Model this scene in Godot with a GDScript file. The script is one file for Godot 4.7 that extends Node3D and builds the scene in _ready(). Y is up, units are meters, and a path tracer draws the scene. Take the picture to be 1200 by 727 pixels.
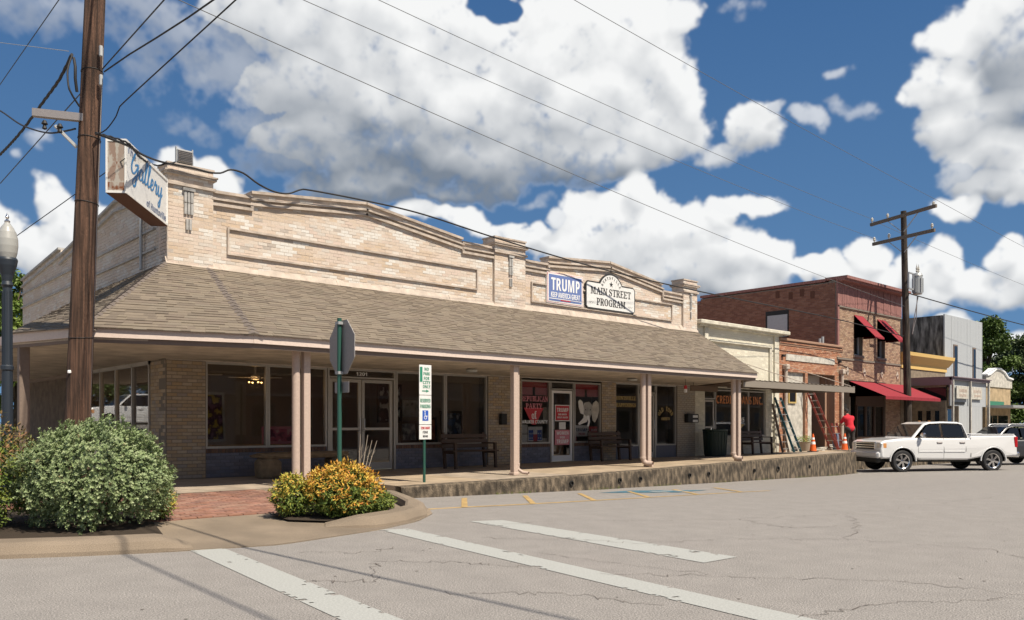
extends Node3D
# World frame: x runs along the shop fronts, y is up, -z goes into the shops; the sidewalk at the fronts is y = 0.

class MB:
	var v := PackedVector3Array()
	var n := PackedVector3Array()
	var c := PackedColorArray()
	var col := Color(1, 1, 1)
	func p3(a: Vector3, b: Vector3, d: Vector3, na: Vector3, nb: Vector3, nd: Vector3) -> void:
		v.append(a); v.append(d); v.append(b)
		n.append(na); n.append(nd); n.append(nb)
		c.append(col); c.append(col); c.append(col)
	func tri(a: Vector3, b: Vector3, d: Vector3) -> void:
		var m := (b - a).cross(d - a)
		m = m.normalized() if m.length_squared() > 1e-16 else Vector3.UP
		p3(a, b, d, m, m, m)
	func quad(a: Vector3, b: Vector3, d: Vector3, e: Vector3) -> void:
		tri(a, b, d)
		tri(a, d, e)
	func box(ctr: Vector3, size: Vector3, bs := Basis()) -> void:
		var h := size * 0.5
		var q := []
		for i in 8:
			q.append(ctr + bs * Vector3(h.x * (1 if i & 1 else -1), h.y * (1 if i & 2 else -1), h.z * (1 if i & 4 else -1)))
		quad(q[4], q[5], q[7], q[6])
		quad(q[1], q[0], q[2], q[3])
		quad(q[5], q[1], q[3], q[7])
		quad(q[0], q[4], q[6], q[2])
		quad(q[6], q[7], q[3], q[2])
		quad(q[0], q[1], q[5], q[4])
	func span(x0: float, x1: float, y0: float, y1: float, z0: float, z1: float) -> void:
		box(Vector3((x0 + x1) / 2, (y0 + y1) / 2, (z0 + z1) / 2), Vector3(absf(x1 - x0), absf(y1 - y0), absf(z1 - z0)))
	func bbox(ctr: Vector3, size: Vector3, b: float, bs := Basis()) -> void:
		var h := size * 0.5
		b = minf(b, minf(h.x, minf(h.y, h.z)) * 0.9)
		var g := func(i: int, ax: int) -> Vector3:
			var s := Vector3(1 if i & 1 else -1, 1 if i & 2 else -1, 1 if i & 4 else -1)
			var k := h - Vector3(b, b, b)
			k[ax] = h[ax]
			return ctr + bs * (s * k)
		var faces := [[4, 5, 7, 6, 2], [1, 0, 2, 3, 2], [5, 1, 3, 7, 0], [0, 4, 6, 2, 0], [6, 7, 3, 2, 1], [0, 1, 5, 4, 1]]
		for f in faces:
			quad(g.call(f[0], f[4]), g.call(f[1], f[4]), g.call(f[2], f[4]), g.call(f[3], f[4]))
		var at := bs * Vector3.ZERO
		for i in 8:
			for ax in 3:
				var j := i ^ (1 << ax)
				if j > i:
					var o1 := (ax + 1) % 3
					var o2 := (ax + 2) % 3
					var a: Vector3 = g.call(i, o1)
					var bb: Vector3 = g.call(j, o1)
					var cc: Vector3 = g.call(j, o2)
					var dd: Vector3 = g.call(i, o2)
					if (bb - a).cross(cc - a).dot(a - ctr) < 0:
						quad(a, dd, cc, bb)
					else:
						quad(a, bb, cc, dd)
			var t0: Vector3 = g.call(i, 0)
			var t1: Vector3 = g.call(i, 1)
			var t2: Vector3 = g.call(i, 2)
			if (t1 - t0).cross(t2 - t0).dot(t0 - ctr) < 0:
				tri(t0, t2, t1)
			else:
				tri(t0, t1, t2)
	func bar(p: Vector3, q: Vector3, w: float, h: float, up := Vector3.UP) -> void:
		var d := (q - p)
		var l := d.length()
		d = d / l
		if absf(d.dot(up)) > 0.98:
			up = Vector3.RIGHT
		var x := up.cross(d).normalized()
		var y := d.cross(x).normalized()
		box((p + q) / 2, Vector3(w, h, l), Basis(x, y, d))
	func tube(pts: Array, r, sides := 6, caps := true) -> void:
		var m := pts.size()
		var prev := Vector3.ZERO
		var rings := []
		var dirs := []
		for i in m:
			var t: Vector3 = (pts[mini(i + 1, m - 1)] - pts[maxi(i - 1, 0)]).normalized()
			var x := prev
			if i == 0:
				x = t.cross(Vector3.UP if absf(t.y) < 0.9 else Vector3.RIGHT)
			x = (x - t * x.dot(t)).normalized()
			prev = x
			var y := t.cross(x)
			var ring := []
			var nn := []
			var rad: float = r[i] if r is Array else r
			for k in sides:
				var a := TAU * k / sides
				var o := x * cos(a) + y * sin(a)
				ring.append(pts[i] + o * rad)
				nn.append(o)
			rings.append(ring)
			dirs.append(nn)
		for i in m - 1:
			for k in sides:
				var k2 := (k + 1) % sides
				var a: Vector3 = rings[i][k]
				var b: Vector3 = rings[i][k2]
				var d: Vector3 = rings[i + 1][k2]
				var e: Vector3 = rings[i + 1][k]
				p3(a, b, d, dirs[i][k], dirs[i][k2], dirs[i + 1][k2])
				p3(a, d, e, dirs[i][k], dirs[i + 1][k2], dirs[i + 1][k])
		if caps:
			for k in range(1, sides - 1):
				tri(rings[0][0], rings[0][k + 1], rings[0][k])
				tri(rings[m - 1][0], rings[m - 1][k], rings[m - 1][k + 1])
	func lathe(prof: Array, ctr: Vector3, sides := 16, bs := Basis()) -> void:
		for i in prof.size() - 1:
			var a: Vector2 = prof[i]
			var b: Vector2 = prof[i + 1]
			var t := (b - a)
			var nr := Vector2(t.y, -t.x).normalized()
			for k in sides:
				var a0 := TAU * k / sides
				var a1 := TAU * (k + 1) / sides
				var e0 := Vector3(cos(a0), 0, sin(a0))
				var e1 := Vector3(cos(a1), 0, sin(a1))
				var up := Vector3.UP
				var q0 := ctr + bs * (e0 * a.x + up * a.y)
				var q1 := ctr + bs * (e1 * a.x + up * a.y)
				var q2 := ctr + bs * (e1 * b.x + up * b.y)
				var q3 := ctr + bs * (e0 * b.x + up * b.y)
				var n0 := bs * (e0 * nr.x + up * nr.y)
				var n1 := bs * (e1 * nr.x + up * nr.y)
				if a.x > 1e-5:
					p3(q0, q2, q1, n0, n1, n1)
				if b.x > 1e-5:
					p3(q0, q3, q2, n0, n0, n1)
	func prism(poly: PackedVector2Array, xf: Transform3D, depth: float) -> void:
		if Geometry2D.is_polygon_clockwise(poly):
			poly = poly.duplicate()
			poly.reverse()
		# counter-clockwise in x,y; the front is +z of xf at depth
		var ids := Geometry2D.triangulate_polygon(poly)
		var f := func(p: Vector2, z: float) -> Vector3: return xf * Vector3(p.x, p.y, z)
		for i in range(0, ids.size(), 3):
			var a := poly[ids[i]]
			var b := poly[ids[i + 1]]
			var d := poly[ids[i + 2]]
			if (b - a).cross(d - a) < 0:
				var s := b
				b = d
				d = s
			tri(f.call(a, depth), f.call(b, depth), f.call(d, depth))
			tri(f.call(a, 0.0), f.call(d, 0.0), f.call(b, 0.0))
		for i in poly.size():
			var a := poly[i]
			var b := poly[(i + 1) % poly.size()]
			quad(f.call(a, 0.0), f.call(b, 0.0), f.call(b, depth), f.call(a, depth))
	func done() -> ArrayMesh:
		var arr := []
		arr.resize(Mesh.ARRAY_MAX)
		arr[Mesh.ARRAY_VERTEX] = v
		arr[Mesh.ARRAY_NORMAL] = n
		arr[Mesh.ARRAY_COLOR] = c
		var m := ArrayMesh.new()
		m.add_surface_from_arrays(Mesh.PRIMITIVE_TRIANGLES, arr)
		return m

var T := {}
var MT := {}
var rng := RandomNumberGenerator.new()
var nz := FastNoiseLite.new()
var names := {}

func W(u: float, v: float, y: float) -> Vector3:
	return Vector3(u, y, -v)

func numbered(called: String) -> String:
	if not names.has(called):
		names[called] = 0
		return called
	names[called] += 1
	return "%s_%03d" % [called, names[called]]

func tag(o: Node, label: String, category: String, group := "") -> void:
	o.set_meta("label", label)
	o.set_meta("category", category)
	if group:
		o.set_meta("group", group)

func thing(called: String, label: String, category: String, at := Vector3.ZERO, turn := 0.0, group := "") -> Node3D:
	var o := Node3D.new()
	o.name = numbered(called)
	add_child(o)
	o.position = at
	o.rotation.y = turn
	tag(o, label, category, group)
	return o

func part(called: String, mb: MB, m: Material, parent: Node, at := Vector3.ZERO) -> MeshInstance3D:
	return meshed(called, mb.done(), m, parent, at)

func meshed(called: String, mesh: Mesh, m: Material, parent: Node, at := Vector3.ZERO) -> MeshInstance3D:
	var o := MeshInstance3D.new()
	o.name = called
	o.mesh = mesh
	o.material_override = m
	o.position = at
	parent.add_child(o, true)
	return o

func setting(called: String, mb: MB, m: Material) -> MeshInstance3D:
	var o := part(numbered(called), mb, m, self)
	o.set_meta("kind", "structure")
	return o

func lettering(parent: Node, s: String, ctr: Vector3, w: float, h: float, m: Material, bs := Basis(), serif := false, bold := true, called := "lettering") -> MeshInstance3D:
	var t := TextMesh.new()
	var f := SystemFont.new()
	f.font_names = PackedStringArray(["Droid Serif" if serif else "Droid Sans"])
	f.font_weight = 700 if bold else 400
	t.font = f
	t.text = s
	t.font_size = 48
	t.pixel_size = 0.01
	t.depth = 0.02
	t.curve_step = 3.0
	var bb := t.get_aabb()
	var o := MeshInstance3D.new()
	o.name = called
	o.mesh = t
	o.material_override = m
	var sx := w / maxf(bb.size.x, 0.01)
	var sy := h / maxf(bb.size.y, 0.01)
	var k := Basis(bs.x * sx, bs.y * sy, bs.z * 0.3)
	o.transform = Transform3D(k, ctr - k * (bb.position + bb.size * 0.5))
	parent.add_child(o, true)
	return o

func noise_tex(freq: float, lo: float, hi: float, octaves := 4, size := 512, kind := FastNoiseLite.TYPE_SIMPLEX_SMOOTH, sd := 1, mid := -1.0) -> NoiseTexture2D:
	var f := FastNoiseLite.new()
	f.noise_type = kind
	f.seed = sd
	f.frequency = freq
	f.fractal_type = FastNoiseLite.FRACTAL_FBM
	f.fractal_octaves = octaves
	var t := NoiseTexture2D.new()
	t.width = size
	t.height = size
	t.seamless = true
	t.noise = f
	var g := Gradient.new()
	g.offsets = PackedFloat32Array([0.15, 0.85])
	g.colors = PackedColorArray([Color(lo, lo, lo), Color(hi, hi, hi)])
	if mid >= 0.0:
		g.offsets = PackedFloat32Array([0.2, 0.5, 0.8])
		g.colors = PackedColorArray([Color(lo, lo, lo), Color(mid, mid, mid), Color(hi, hi, hi)])
	t.color_ramp = g
	return t

func lin(r: float, g: float, b: float) -> Color:
	return Color(r, g, b).linear_to_srgb()

# opts: ft/fs fine albedo texture, ct/cs coarse multiply texture, bt/bs/bd bump texture, scale, depth (cm), metal, spec, vc
func M(called: String, c: Color, rough := 0.85, o := {}) -> StandardMaterial3D:
	var m := StandardMaterial3D.new()
	m.resource_name = called
	m.albedo_color = c.linear_to_srgb()
	m.roughness = rough
	m.metallic = o.get("metal", 0.0)
	m.metallic_specular = o.get("spec", 0.5)
	m.vertex_color_use_as_albedo = o.get("vc", false)
	if o.has("ft"):
		m.albedo_texture = T[o.ft]
	if o.has("ft") or o.has("bt"):
		m.uv1_triplanar = true
		m.uv1_world_triplanar = true
		var s = o.get("fs", 1.0)
		m.uv1_scale = s if s is Vector3 else Vector3(s, s, s)
	if o.has("bt"):
		m.heightmap_enabled = true
		m.heightmap_texture = T[o.bt]
		m.heightmap_scale = o.get("bd", 0.5)
	if o.has("ct"):
		m.detail_enabled = true
		m.detail_albedo = T[o.ct]
		m.detail_blend_mode = BaseMaterial3D.BLEND_MODE_MUL
		m.detail_uv_layer = BaseMaterial3D.DETAIL_UV_2
		m.uv2_triplanar = true
		m.uv2_world_triplanar = true
		var s2 = o.get("cs", 0.2)
		m.uv2_scale = s2 if s2 is Vector3 else Vector3(s2, s2, s2)
	MT[called] = m
	return m

func glass(called: String, a: float, tint: Color) -> StandardMaterial3D:
	var m := StandardMaterial3D.new()
	m.resource_name = called
	m.albedo_color = Color(tint.r, tint.g, tint.b, a)
	m.transparency = BaseMaterial3D.TRANSPARENCY_ALPHA
	m.roughness = 0.02
	m.metallic_specular = 0.5
	MT[called] = m
	return m

func materials() -> void:
	T.fine = noise_tex(0.06, 0.89, 1.0, 4, 512, FastNoiseLite.TYPE_SIMPLEX_SMOOTH, 3)
	T.coarse = noise_tex(0.012, 0.83, 1.0, 5, 512, FastNoiseLite.TYPE_SIMPLEX_SMOOTH, 5)
	T.speck = noise_tex(0.35, 0.80, 1.0, 2, 512, FastNoiseLite.TYPE_SIMPLEX, 7)
	T.gravel = noise_tex(0.11, 0.5, 1.0, 5, 1024, FastNoiseLite.TYPE_SIMPLEX, 17)
	T.gravel.noise.fractal_gain = 0.8
	T.stain = noise_tex(0.02, 0.42, 1.0, 5, 512, FastNoiseLite.TYPE_SIMPLEX_SMOOTH, 9, 0.72)
	T.grime = noise_tex(0.028, 0.4, 0.92, 6, 512, FastNoiseLite.TYPE_SIMPLEX_SMOOTH, 23, 0.66)
	T.rough = noise_tex(0.12, 0.0, 1.0, 4, 512, FastNoiseLite.TYPE_SIMPLEX_SMOOTH, 11)
	T.paint = noise_tex(0.03, 0.95, 1.0, 4, 512, FastNoiseLite.TYPE_SIMPLEX_SMOOTH, 13)
	M("road", Color(0.515, 0.48, 0.445), 0.93, {"ft": "gravel", "fs": 0.43, "ct": "paint", "cs": 0.13, "bt": "gravel", "bd": 0.9})
	M("crack", Color(0.15, 0.13, 0.115), 0.95)
	M("tar", Color(0.16, 0.14, 0.125), 0.9, {"ft": "speck", "fs": 3.0})
	M("road_paint", Color(0.52, 0.53, 0.5), 0.85, {"ft": "fine", "fs": 1.3, "ct": "speck", "cs": 1.1})
	M("yellow_paint", Color(0.62, 0.42, 0.17), 0.85, {"ft": "speck", "fs": 2.0, "ct": "coarse", "cs": 0.7})
	M("blue_paint", Color(0.08, 0.22, 0.3), 0.85, {"ft": "speck", "fs": 2.0, "ct": "coarse", "cs": 0.8})
	M("ground", Color(0.16, 0.15, 0.1), 0.95, {"ft": "fine", "fs": 0.3, "ct": "coarse", "cs": 0.03})
	M("concrete", Color(0.49, 0.385, 0.27), 0.92, {"ft": "fine", "fs": 1.4, "ct": "coarse", "cs": 0.22, "bt": "speck", "bd": 0.3})
	M("pale_concrete", Color(0.46, 0.38, 0.295), 0.92, {"ft": "fine", "fs": 1.6, "ct": "coarse", "cs": 0.3, "bt": "speck", "bd": 0.3})
	M("kerb_brown", Color(0.53, 0.42, 0.305), 0.93, {"ft": "gravel", "fs": 0.9, "ct": "coarse", "cs": 0.13, "bt": "gravel", "bd": 0.8})
	M("kerb_wall", Color(0.49, 0.385, 0.27), 0.95, {"ft": "gravel", "fs": Vector3(0.55, 0.3, 0.55), "ct": "grime", "cs": Vector3(0.42, 0.17, 0.42), "bt": "rough", "bd": 0.8})
	M("soil", Color(0.1, 0.07, 0.045), 0.97, {"ft": "speck", "fs": 2.0, "bt": "rough", "bd": 2.0})
	M("brick", Color(1, 1, 1), 0.9, {"vc": true, "ft": "fine", "fs": 3.0, "ct": "paint", "cs": 1.2, "bt": "rough", "bd": 0.25})
	M("paver", Color(1, 1, 1), 0.92, {"vc": true, "ft": "speck", "fs": 3.0, "ct": "coarse", "cs": 0.6})
	M("mortar_cream", Color(0.72, 0.62, 0.52), 0.95, {"ft": "fine", "fs": 2.0, "ct": "coarse", "cs": 0.4})
	M("mortar_grey", Color(0.22, 0.19, 0.16), 0.95, {"ft": "fine", "fs": 2.0})
	M("mortar_orange", Color(0.36, 0.22, 0.15), 0.95, {"ft": "fine", "fs": 2.0})
	M("mortar_blue", Color(0.15, 0.155, 0.19), 0.9, {"ft": "fine", "fs": 2.0})
	M("cream_trim", Color(0.66, 0.56, 0.47), 0.85, {"ft": "fine", "fs": 2.2, "ct": "coarse", "cs": 0.5, "bt": "rough", "bd": 0.3})
	M("grey_trim", Color(0.5, 0.49, 0.47), 0.85, {"ft": "fine", "fs": 2.2, "ct": "coarse", "cs": 0.7})
	M("roof_deck", Color(0.1, 0.08, 0.06), 0.95)
	M("shingle", Color(1, 1, 1), 0.95, {"vc": true, "ft": "speck", "fs": 1.2, "ct": "paint", "cs": 0.35, "bt": "speck", "bd": 0.3})
	M("cap_shingle", Color(0.225, 0.185, 0.16), 0.95, {"ft": "speck", "fs": 2.6, "ct": "coarse", "cs": 0.5})
	M("pink_paint", Color(0.66, 0.545, 0.475), 0.7, {"ft": "paint", "fs": 1.0})
	M("post_paint", Color(0.54, 0.42, 0.35), 0.7, {"ft": "paint", "fs": 1.5, "ct": "paint", "cs": 0.9})
	M("brown_paint", Color(0.2, 0.15, 0.12), 0.7, {"ft": "paint", "fs": 1.0})
	M("soffit", Color(0.56, 0.48, 0.39), 0.85, {"ft": "paint", "fs": 0.7, "ct": "coarse", "cs": 0.25})
	M("frame_metal", Color(0.42, 0.395, 0.36), 0.45, {"metal": 0.35, "ft": "paint", "fs": 1.0})
	M("interior_wall", Color(0.52, 0.46, 0.39), 0.9, {"ft": "paint", "fs": 0.7})
	M("interior_floor", Color(0.4, 0.32, 0.24), 0.6, {"ft": "fine", "fs": 0.8})
	M("dark_wood", Color(0.07, 0.04, 0.025), 0.6, {"ft": "fine", "fs": Vector3(0.8, 6, 6)})
	M("bench_wood", Color(0.13, 0.085, 0.055), 0.7, {"ft": "fine", "fs": Vector3(0.8, 6, 6)})
	M("pole_wood", Color(0.235, 0.125, 0.078), 0.9, {"ft": "fine", "fs": Vector3(5, 0.22, 5), "ct": "stain", "cs": Vector3(2.6, 0.09, 2.6), "bt": "rough", "bd": 0.9})
	M("old_pole_wood", Color(0.1, 0.075, 0.058), 0.92, {"ft": "fine", "fs": Vector3(5, 0.22, 5), "ct": "stain", "cs": Vector3(1.5, 0.1, 1.5)})
	M("arm_wood", Color(0.17, 0.14, 0.11), 0.92, {"ft": "fine", "fs": 3.0})
	M("black_rubber", Color(0.018, 0.018, 0.02), 0.7)
	M("wire_grey", Color(0.13, 0.135, 0.14), 0.6)
	M("black", Color(0.012, 0.012, 0.012), 0.6)
	M("galvanised", Color(0.42, 0.43, 0.43), 0.5, {"metal": 0.4, "ft": "paint", "fs": 1.0})
	M("green_post", Color(0.018, 0.085, 0.062), 0.5, {"ft": "paint", "fs": 3.0})
	M("sign_back", Color(0.3, 0.275, 0.27), 0.5, {"metal": 0.35, "ft": "paint", "fs": 1.4})
	M("white", Color(0.78, 0.77, 0.74), 0.6, {"ft": "paint", "fs": 1.5})
	M("clean_white", Color(0.8, 0.8, 0.79), 0.5)
	M("sign_white", Color(0.8, 0.8, 0.78), 0.45, {"ft": "paint", "fs": 1.0, "ct": "paint", "cs": 0.4})
	M("letter_black", Color(0.03, 0.03, 0.03), 0.6)
	M("sign_red", Color(0.5, 0.035, 0.05), 0.6)
	M("pink_sign", Color(0.62, 0.23, 0.27), 0.7)
	M("sign_blue", Color(0.13, 0.19, 0.42), 0.6, {"ft": "paint", "fs": 1.5})
	M("sign_green", Color(0.02, 0.22, 0.13), 0.5)
	M("access_blue", Color(0.02, 0.09, 0.42), 0.5)
	M("gallery_blue", Color(0.035, 0.19, 0.42), 0.5)
	M("faded_navy", Color(0.13, 0.16, 0.24), 0.6)
	M("gold", Color(0.5, 0.36, 0.13), 0.5)
	M("orange_letter", Color(0.55, 0.2, 0.06), 0.6)
	M("rust", Color(0.42, 0.4, 0.36), 0.85, {"ft": "fine", "fs": 1.3})
	var rust_im := Image.create(256, 256, false, Image.FORMAT_RGB8)
	nz.seed = 41
	nz.frequency = 0.016
	nz.fractal_octaves = 5
	for y in 256:
		for x in 256:
			var a := nz.get_noise_2d(x, y * 0.45) + 0.35 * nz.get_noise_2d(x * 3.0 + 90, y * 1.0)
			var k := smoothstep(0.02, 0.2, a)
			var cc := Color(0.40, 0.37, 0.32).lerp(Color(0.17, 0.055, 0.02), k)
			rust_im.set_pixel(x, y, cc.linear_to_srgb())
	T.rust = ImageTexture.create_from_image(rust_im)
	M("rust", Color(1, 1, 1), 0.85, {"ft": "rust", "fs": 0.95})
	M("rust_dark", Color(0.12, 0.05, 0.03), 0.9, {"ft": "fine", "fs": 2.0})
	M("cream_paint", Color(0.74, 0.70, 0.58), 0.8, {"ft": "paint", "fs": 1.4, "ct": "coarse", "cs": 0.35, "bt": "rough", "bd": 0.3})
	M("cream_wall", Color(0.73, 0.69, 0.57), 0.8, {"ft": "paint", "fs": 1.4})
	M("tin_roof", Color(0.3, 0.26, 0.215), 0.6, {"metal": 0.2, "ft": "fine", "fs": 2.0})
	M("white_panel", Color(0.62, 0.59, 0.52), 0.8, {"ft": "paint", "fs": 1.0, "ct": "coarse", "cs": 0.5})
	M("red_boards", Color(0.36, 0.17, 0.15), 0.85, {"ft": "fine", "fs": Vector3(4, 0.4, 4), "ct": "coarse", "cs": Vector3(2.0, 0.3, 2.0)})
	M("awning_red", Color(0.27, 0.018, 0.03), 0.85, {"ft": "paint", "fs": 2.0})
	M("yellow_trim", Color(0.66, 0.45, 0.16), 0.8, {"ft": "paint", "fs": 0.8})
	M("grey_stucco", Color(0.3, 0.29, 0.275), 0.92, {"ft": "fine", "fs": Vector3(0.8, 0.1, 0.8), "ct": "stain", "cs": Vector3(0.4, 0.08, 0.4)})
	M("blue_white", Color(0.41, 0.435, 0.455), 0.7, {"ft": "paint", "fs": 0.5})
	M("purple_metal", Color(0.2, 0.15, 0.17), 0.6, {"ft": "paint", "fs": 1.0})
	M("tan_wall", Color(0.52, 0.39, 0.23), 0.88, {"ft": "fine", "fs": 0.9, "ct": "coarse", "cs": 0.3})
	M("beige_brick", Color(0.3, 0.24, 0.17), 0.9, {"ft": "fine", "fs": 1.2, "ct": "coarse", "cs": 0.5})
	M("stucco_brown", Color(0.27, 0.215, 0.17), 0.95, {"ft": "speck", "fs": 1.4, "ct": "coarse", "cs": 0.4, "bt": "rough", "bd": 0.8})
	M("green_cloth", Color(0.03, 0.16, 0.1), 0.8)
	M("trash_green", Color(0.012, 0.028, 0.022), 0.6)
	M("cone_orange", Color(0.75, 0.12, 0.015), 0.6)
	M("ladder_green", Color(0.02, 0.1, 0.13), 0.5)
	M("ladder_red", Color(0.3, 0.06, 0.045), 0.6, {"ft": "paint", "fs": 3.0})
	M("truck_white", Color(0.66, 0.665, 0.665), 0.28)
	MT.truck_white.clearcoat_enabled = true
	MT.truck_white.clearcoat = 0.8
	MT.truck_white.clearcoat_roughness = 0.06
	M("suv_dark", Color(0.02, 0.022, 0.028), 0.3)
	MT.suv_dark.clearcoat_enabled = true
	MT.suv_dark.clearcoat = 0.8
	M("chrome", Color(0.7, 0.7, 0.7), 0.18, {"metal": 1.0})
	M("silver", Color(0.5, 0.5, 0.5), 0.35, {"metal": 0.7})
	M("tail_red", Color(0.4, 0.01, 0.015), 0.25)
	M("lamp_amber", Color(0.6, 0.28, 0.1), 0.2)
	M("car_glass", Color(0.012, 0.013, 0.015), 0.05)
	M("lamp_iron", Color(0.02, 0.028, 0.04), 0.5)
	M("globe", Color(0.36, 0.36, 0.34), 0.35)
	M("sandstone", Color(0.42, 0.3, 0.18), 0.93, {"ft": "fine", "fs": 2.0, "ct": "coarse", "cs": 0.9, "bt": "rough", "bd": 2.0})
	M("leaf", Color(1, 1, 1), 0.65, {"vc": true})
	MT.leaf.backlight_enabled = true
	MT.leaf.backlight = Color(0.25, 0.28, 0.12)
	M("bark", Color(0.09, 0.065, 0.045), 0.95, {"ft": "fine", "fs": Vector3(4, 0.8, 4)})
	M("skin", Color(0.28, 0.15, 0.1), 0.6)
	M("shirt_red", Color(0.55, 0.02, 0.035), 0.9)
	M("trousers", Color(0.045, 0.038, 0.035), 0.9)
	M("hair", Color(0.012, 0.01, 0.01), 0.8)
	M("art", Color(1, 1, 1), 0.7, {"vc": true})
	var bulb := M("bulb", Color(1, 0.8, 0.5), 0.4)
	bulb.emission_enabled = true
	bulb.emission = Color(1.0, 0.75, 0.45)
	bulb.emission_energy_multiplier = 6.0
	glass("pane", 0.22, Color(0.02, 0.022, 0.024))
	glass("dark_pane", 0.45, Color(0.05, 0.055, 0.06))

# ---------------------------------------------------------------- camera, sky and sun
var blobs := []
var bins := []
var nz2 := FastNoiseLite.new()

func sky_density(az: float, el: float, full := true) -> Array:
	# returns [density, brightness] of cloud in a direction (degrees; azimuth from the street's view)
	var b: Array = bins[int(fposmod(az, 360.0) / 6.0) % 60]
	var wx := 0.0
	var wy := 0.0
	var d := Vector3(cos(deg_to_rad(el)) * sin(deg_to_rad(az)), sin(deg_to_rad(el)), -cos(deg_to_rad(el)) * cos(deg_to_rad(az))) * 100.0
	var n1 := nz.get_noise_3dv(d * 1.0)
	var n2 := nz.get_noise_3dv(d * 1.0 + Vector3(57, 11, 31))
	var a2 := az + 1.9 * n1
	var e2 := el + 1.6 * n2
	var sum := 0.0
	var best := 0.0
	var body := 1.0
	var lsum := 0.0
	var cut := 0.0
	for q in b:
		var da: float = fposmod(a2 - q[0] + 180.0, 360.0) - 180.0
		var x: float = da / q[2]
		var y: float = (e2 - q[1]) / q[3]
		var r := x * x + y * y
		if r < 1.0:
			var k := (1.0 - r)
			if q[4] < 0.0:
				cut += k * 1.6
				continue
			if k * q[6] > best:
				best = k * q[6]
				body = q[6]
			sum += k * k
			lsum += k * k * (q[4] + q[5] * y)
	if best <= 0.0:
		return [-1.0, 0.9]
	var soft := best * 0.8 + 0.32 * nz2.get_noise_3dv(d * 1.6)
	if not full:
		return [soft]
	var f := nz.get_noise_3dv(d * 3.0)
	var g := nz.get_noise_3dv(d * 10.0)
	return [minf(best, 0.66) + 0.36 * f + 0.15 * g - 0.25 - cut, lsum / sum, f, g, soft, body]

func sky_color(az: float, el: float) -> Color:
	var t := clampf(el / 30.0, 0.0, 1.0)
	var air := Color(0.129, 0.258, 0.435).lerp(Color(0.037, 0.103, 0.245), pow(t, 0.58))
	if el > 30.0:
		air = air.lerp(Color(0.029, 0.078, 0.202), clampf((el - 30.0) / 40.0, 0.0, 1.0))
	var s := sky_density(az, el)
	if s[0] <= -0.05:
		return air
	var a := smoothstep(-0.05, lerpf(0.55, 0.31, clampf((s[1] - 0.25) / 0.6, 0.0, 1.0)), s[0])
	var up := sky_density(az + 0.3, el + 1.1, false)
	var lit := smoothstep(0.55, 0.88, s[1])
	var fold: float = nz2.get_noise_3d(az * 2.2, el * 3.0, 5.0) + 0.6 * s[2]
	var relief: float = clampf((s[4] - maxf(up[0], -0.15)) * 0.5, -0.15, 0.16) + 0.12 * lit * fold - 0.05 * lit
	var L: float = clampf(s[1] + relief + 0.035 * s[2] + 0.02 * s[3], 0.26, 1.0)
	L = lerpf(0.8, L, smoothstep(0.0, 0.3, s[0]))
	var cl := Color(0.159, 0.190, 0.234).lerp(Color(0.724, 0.728, 0.724), clampf((L - 0.3) / 0.64, 0.0, 1.0))
	return air.lerp(cl, a * lerpf(0.42, 0.98, smoothstep(0.45, 0.95, s[5])))

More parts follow.
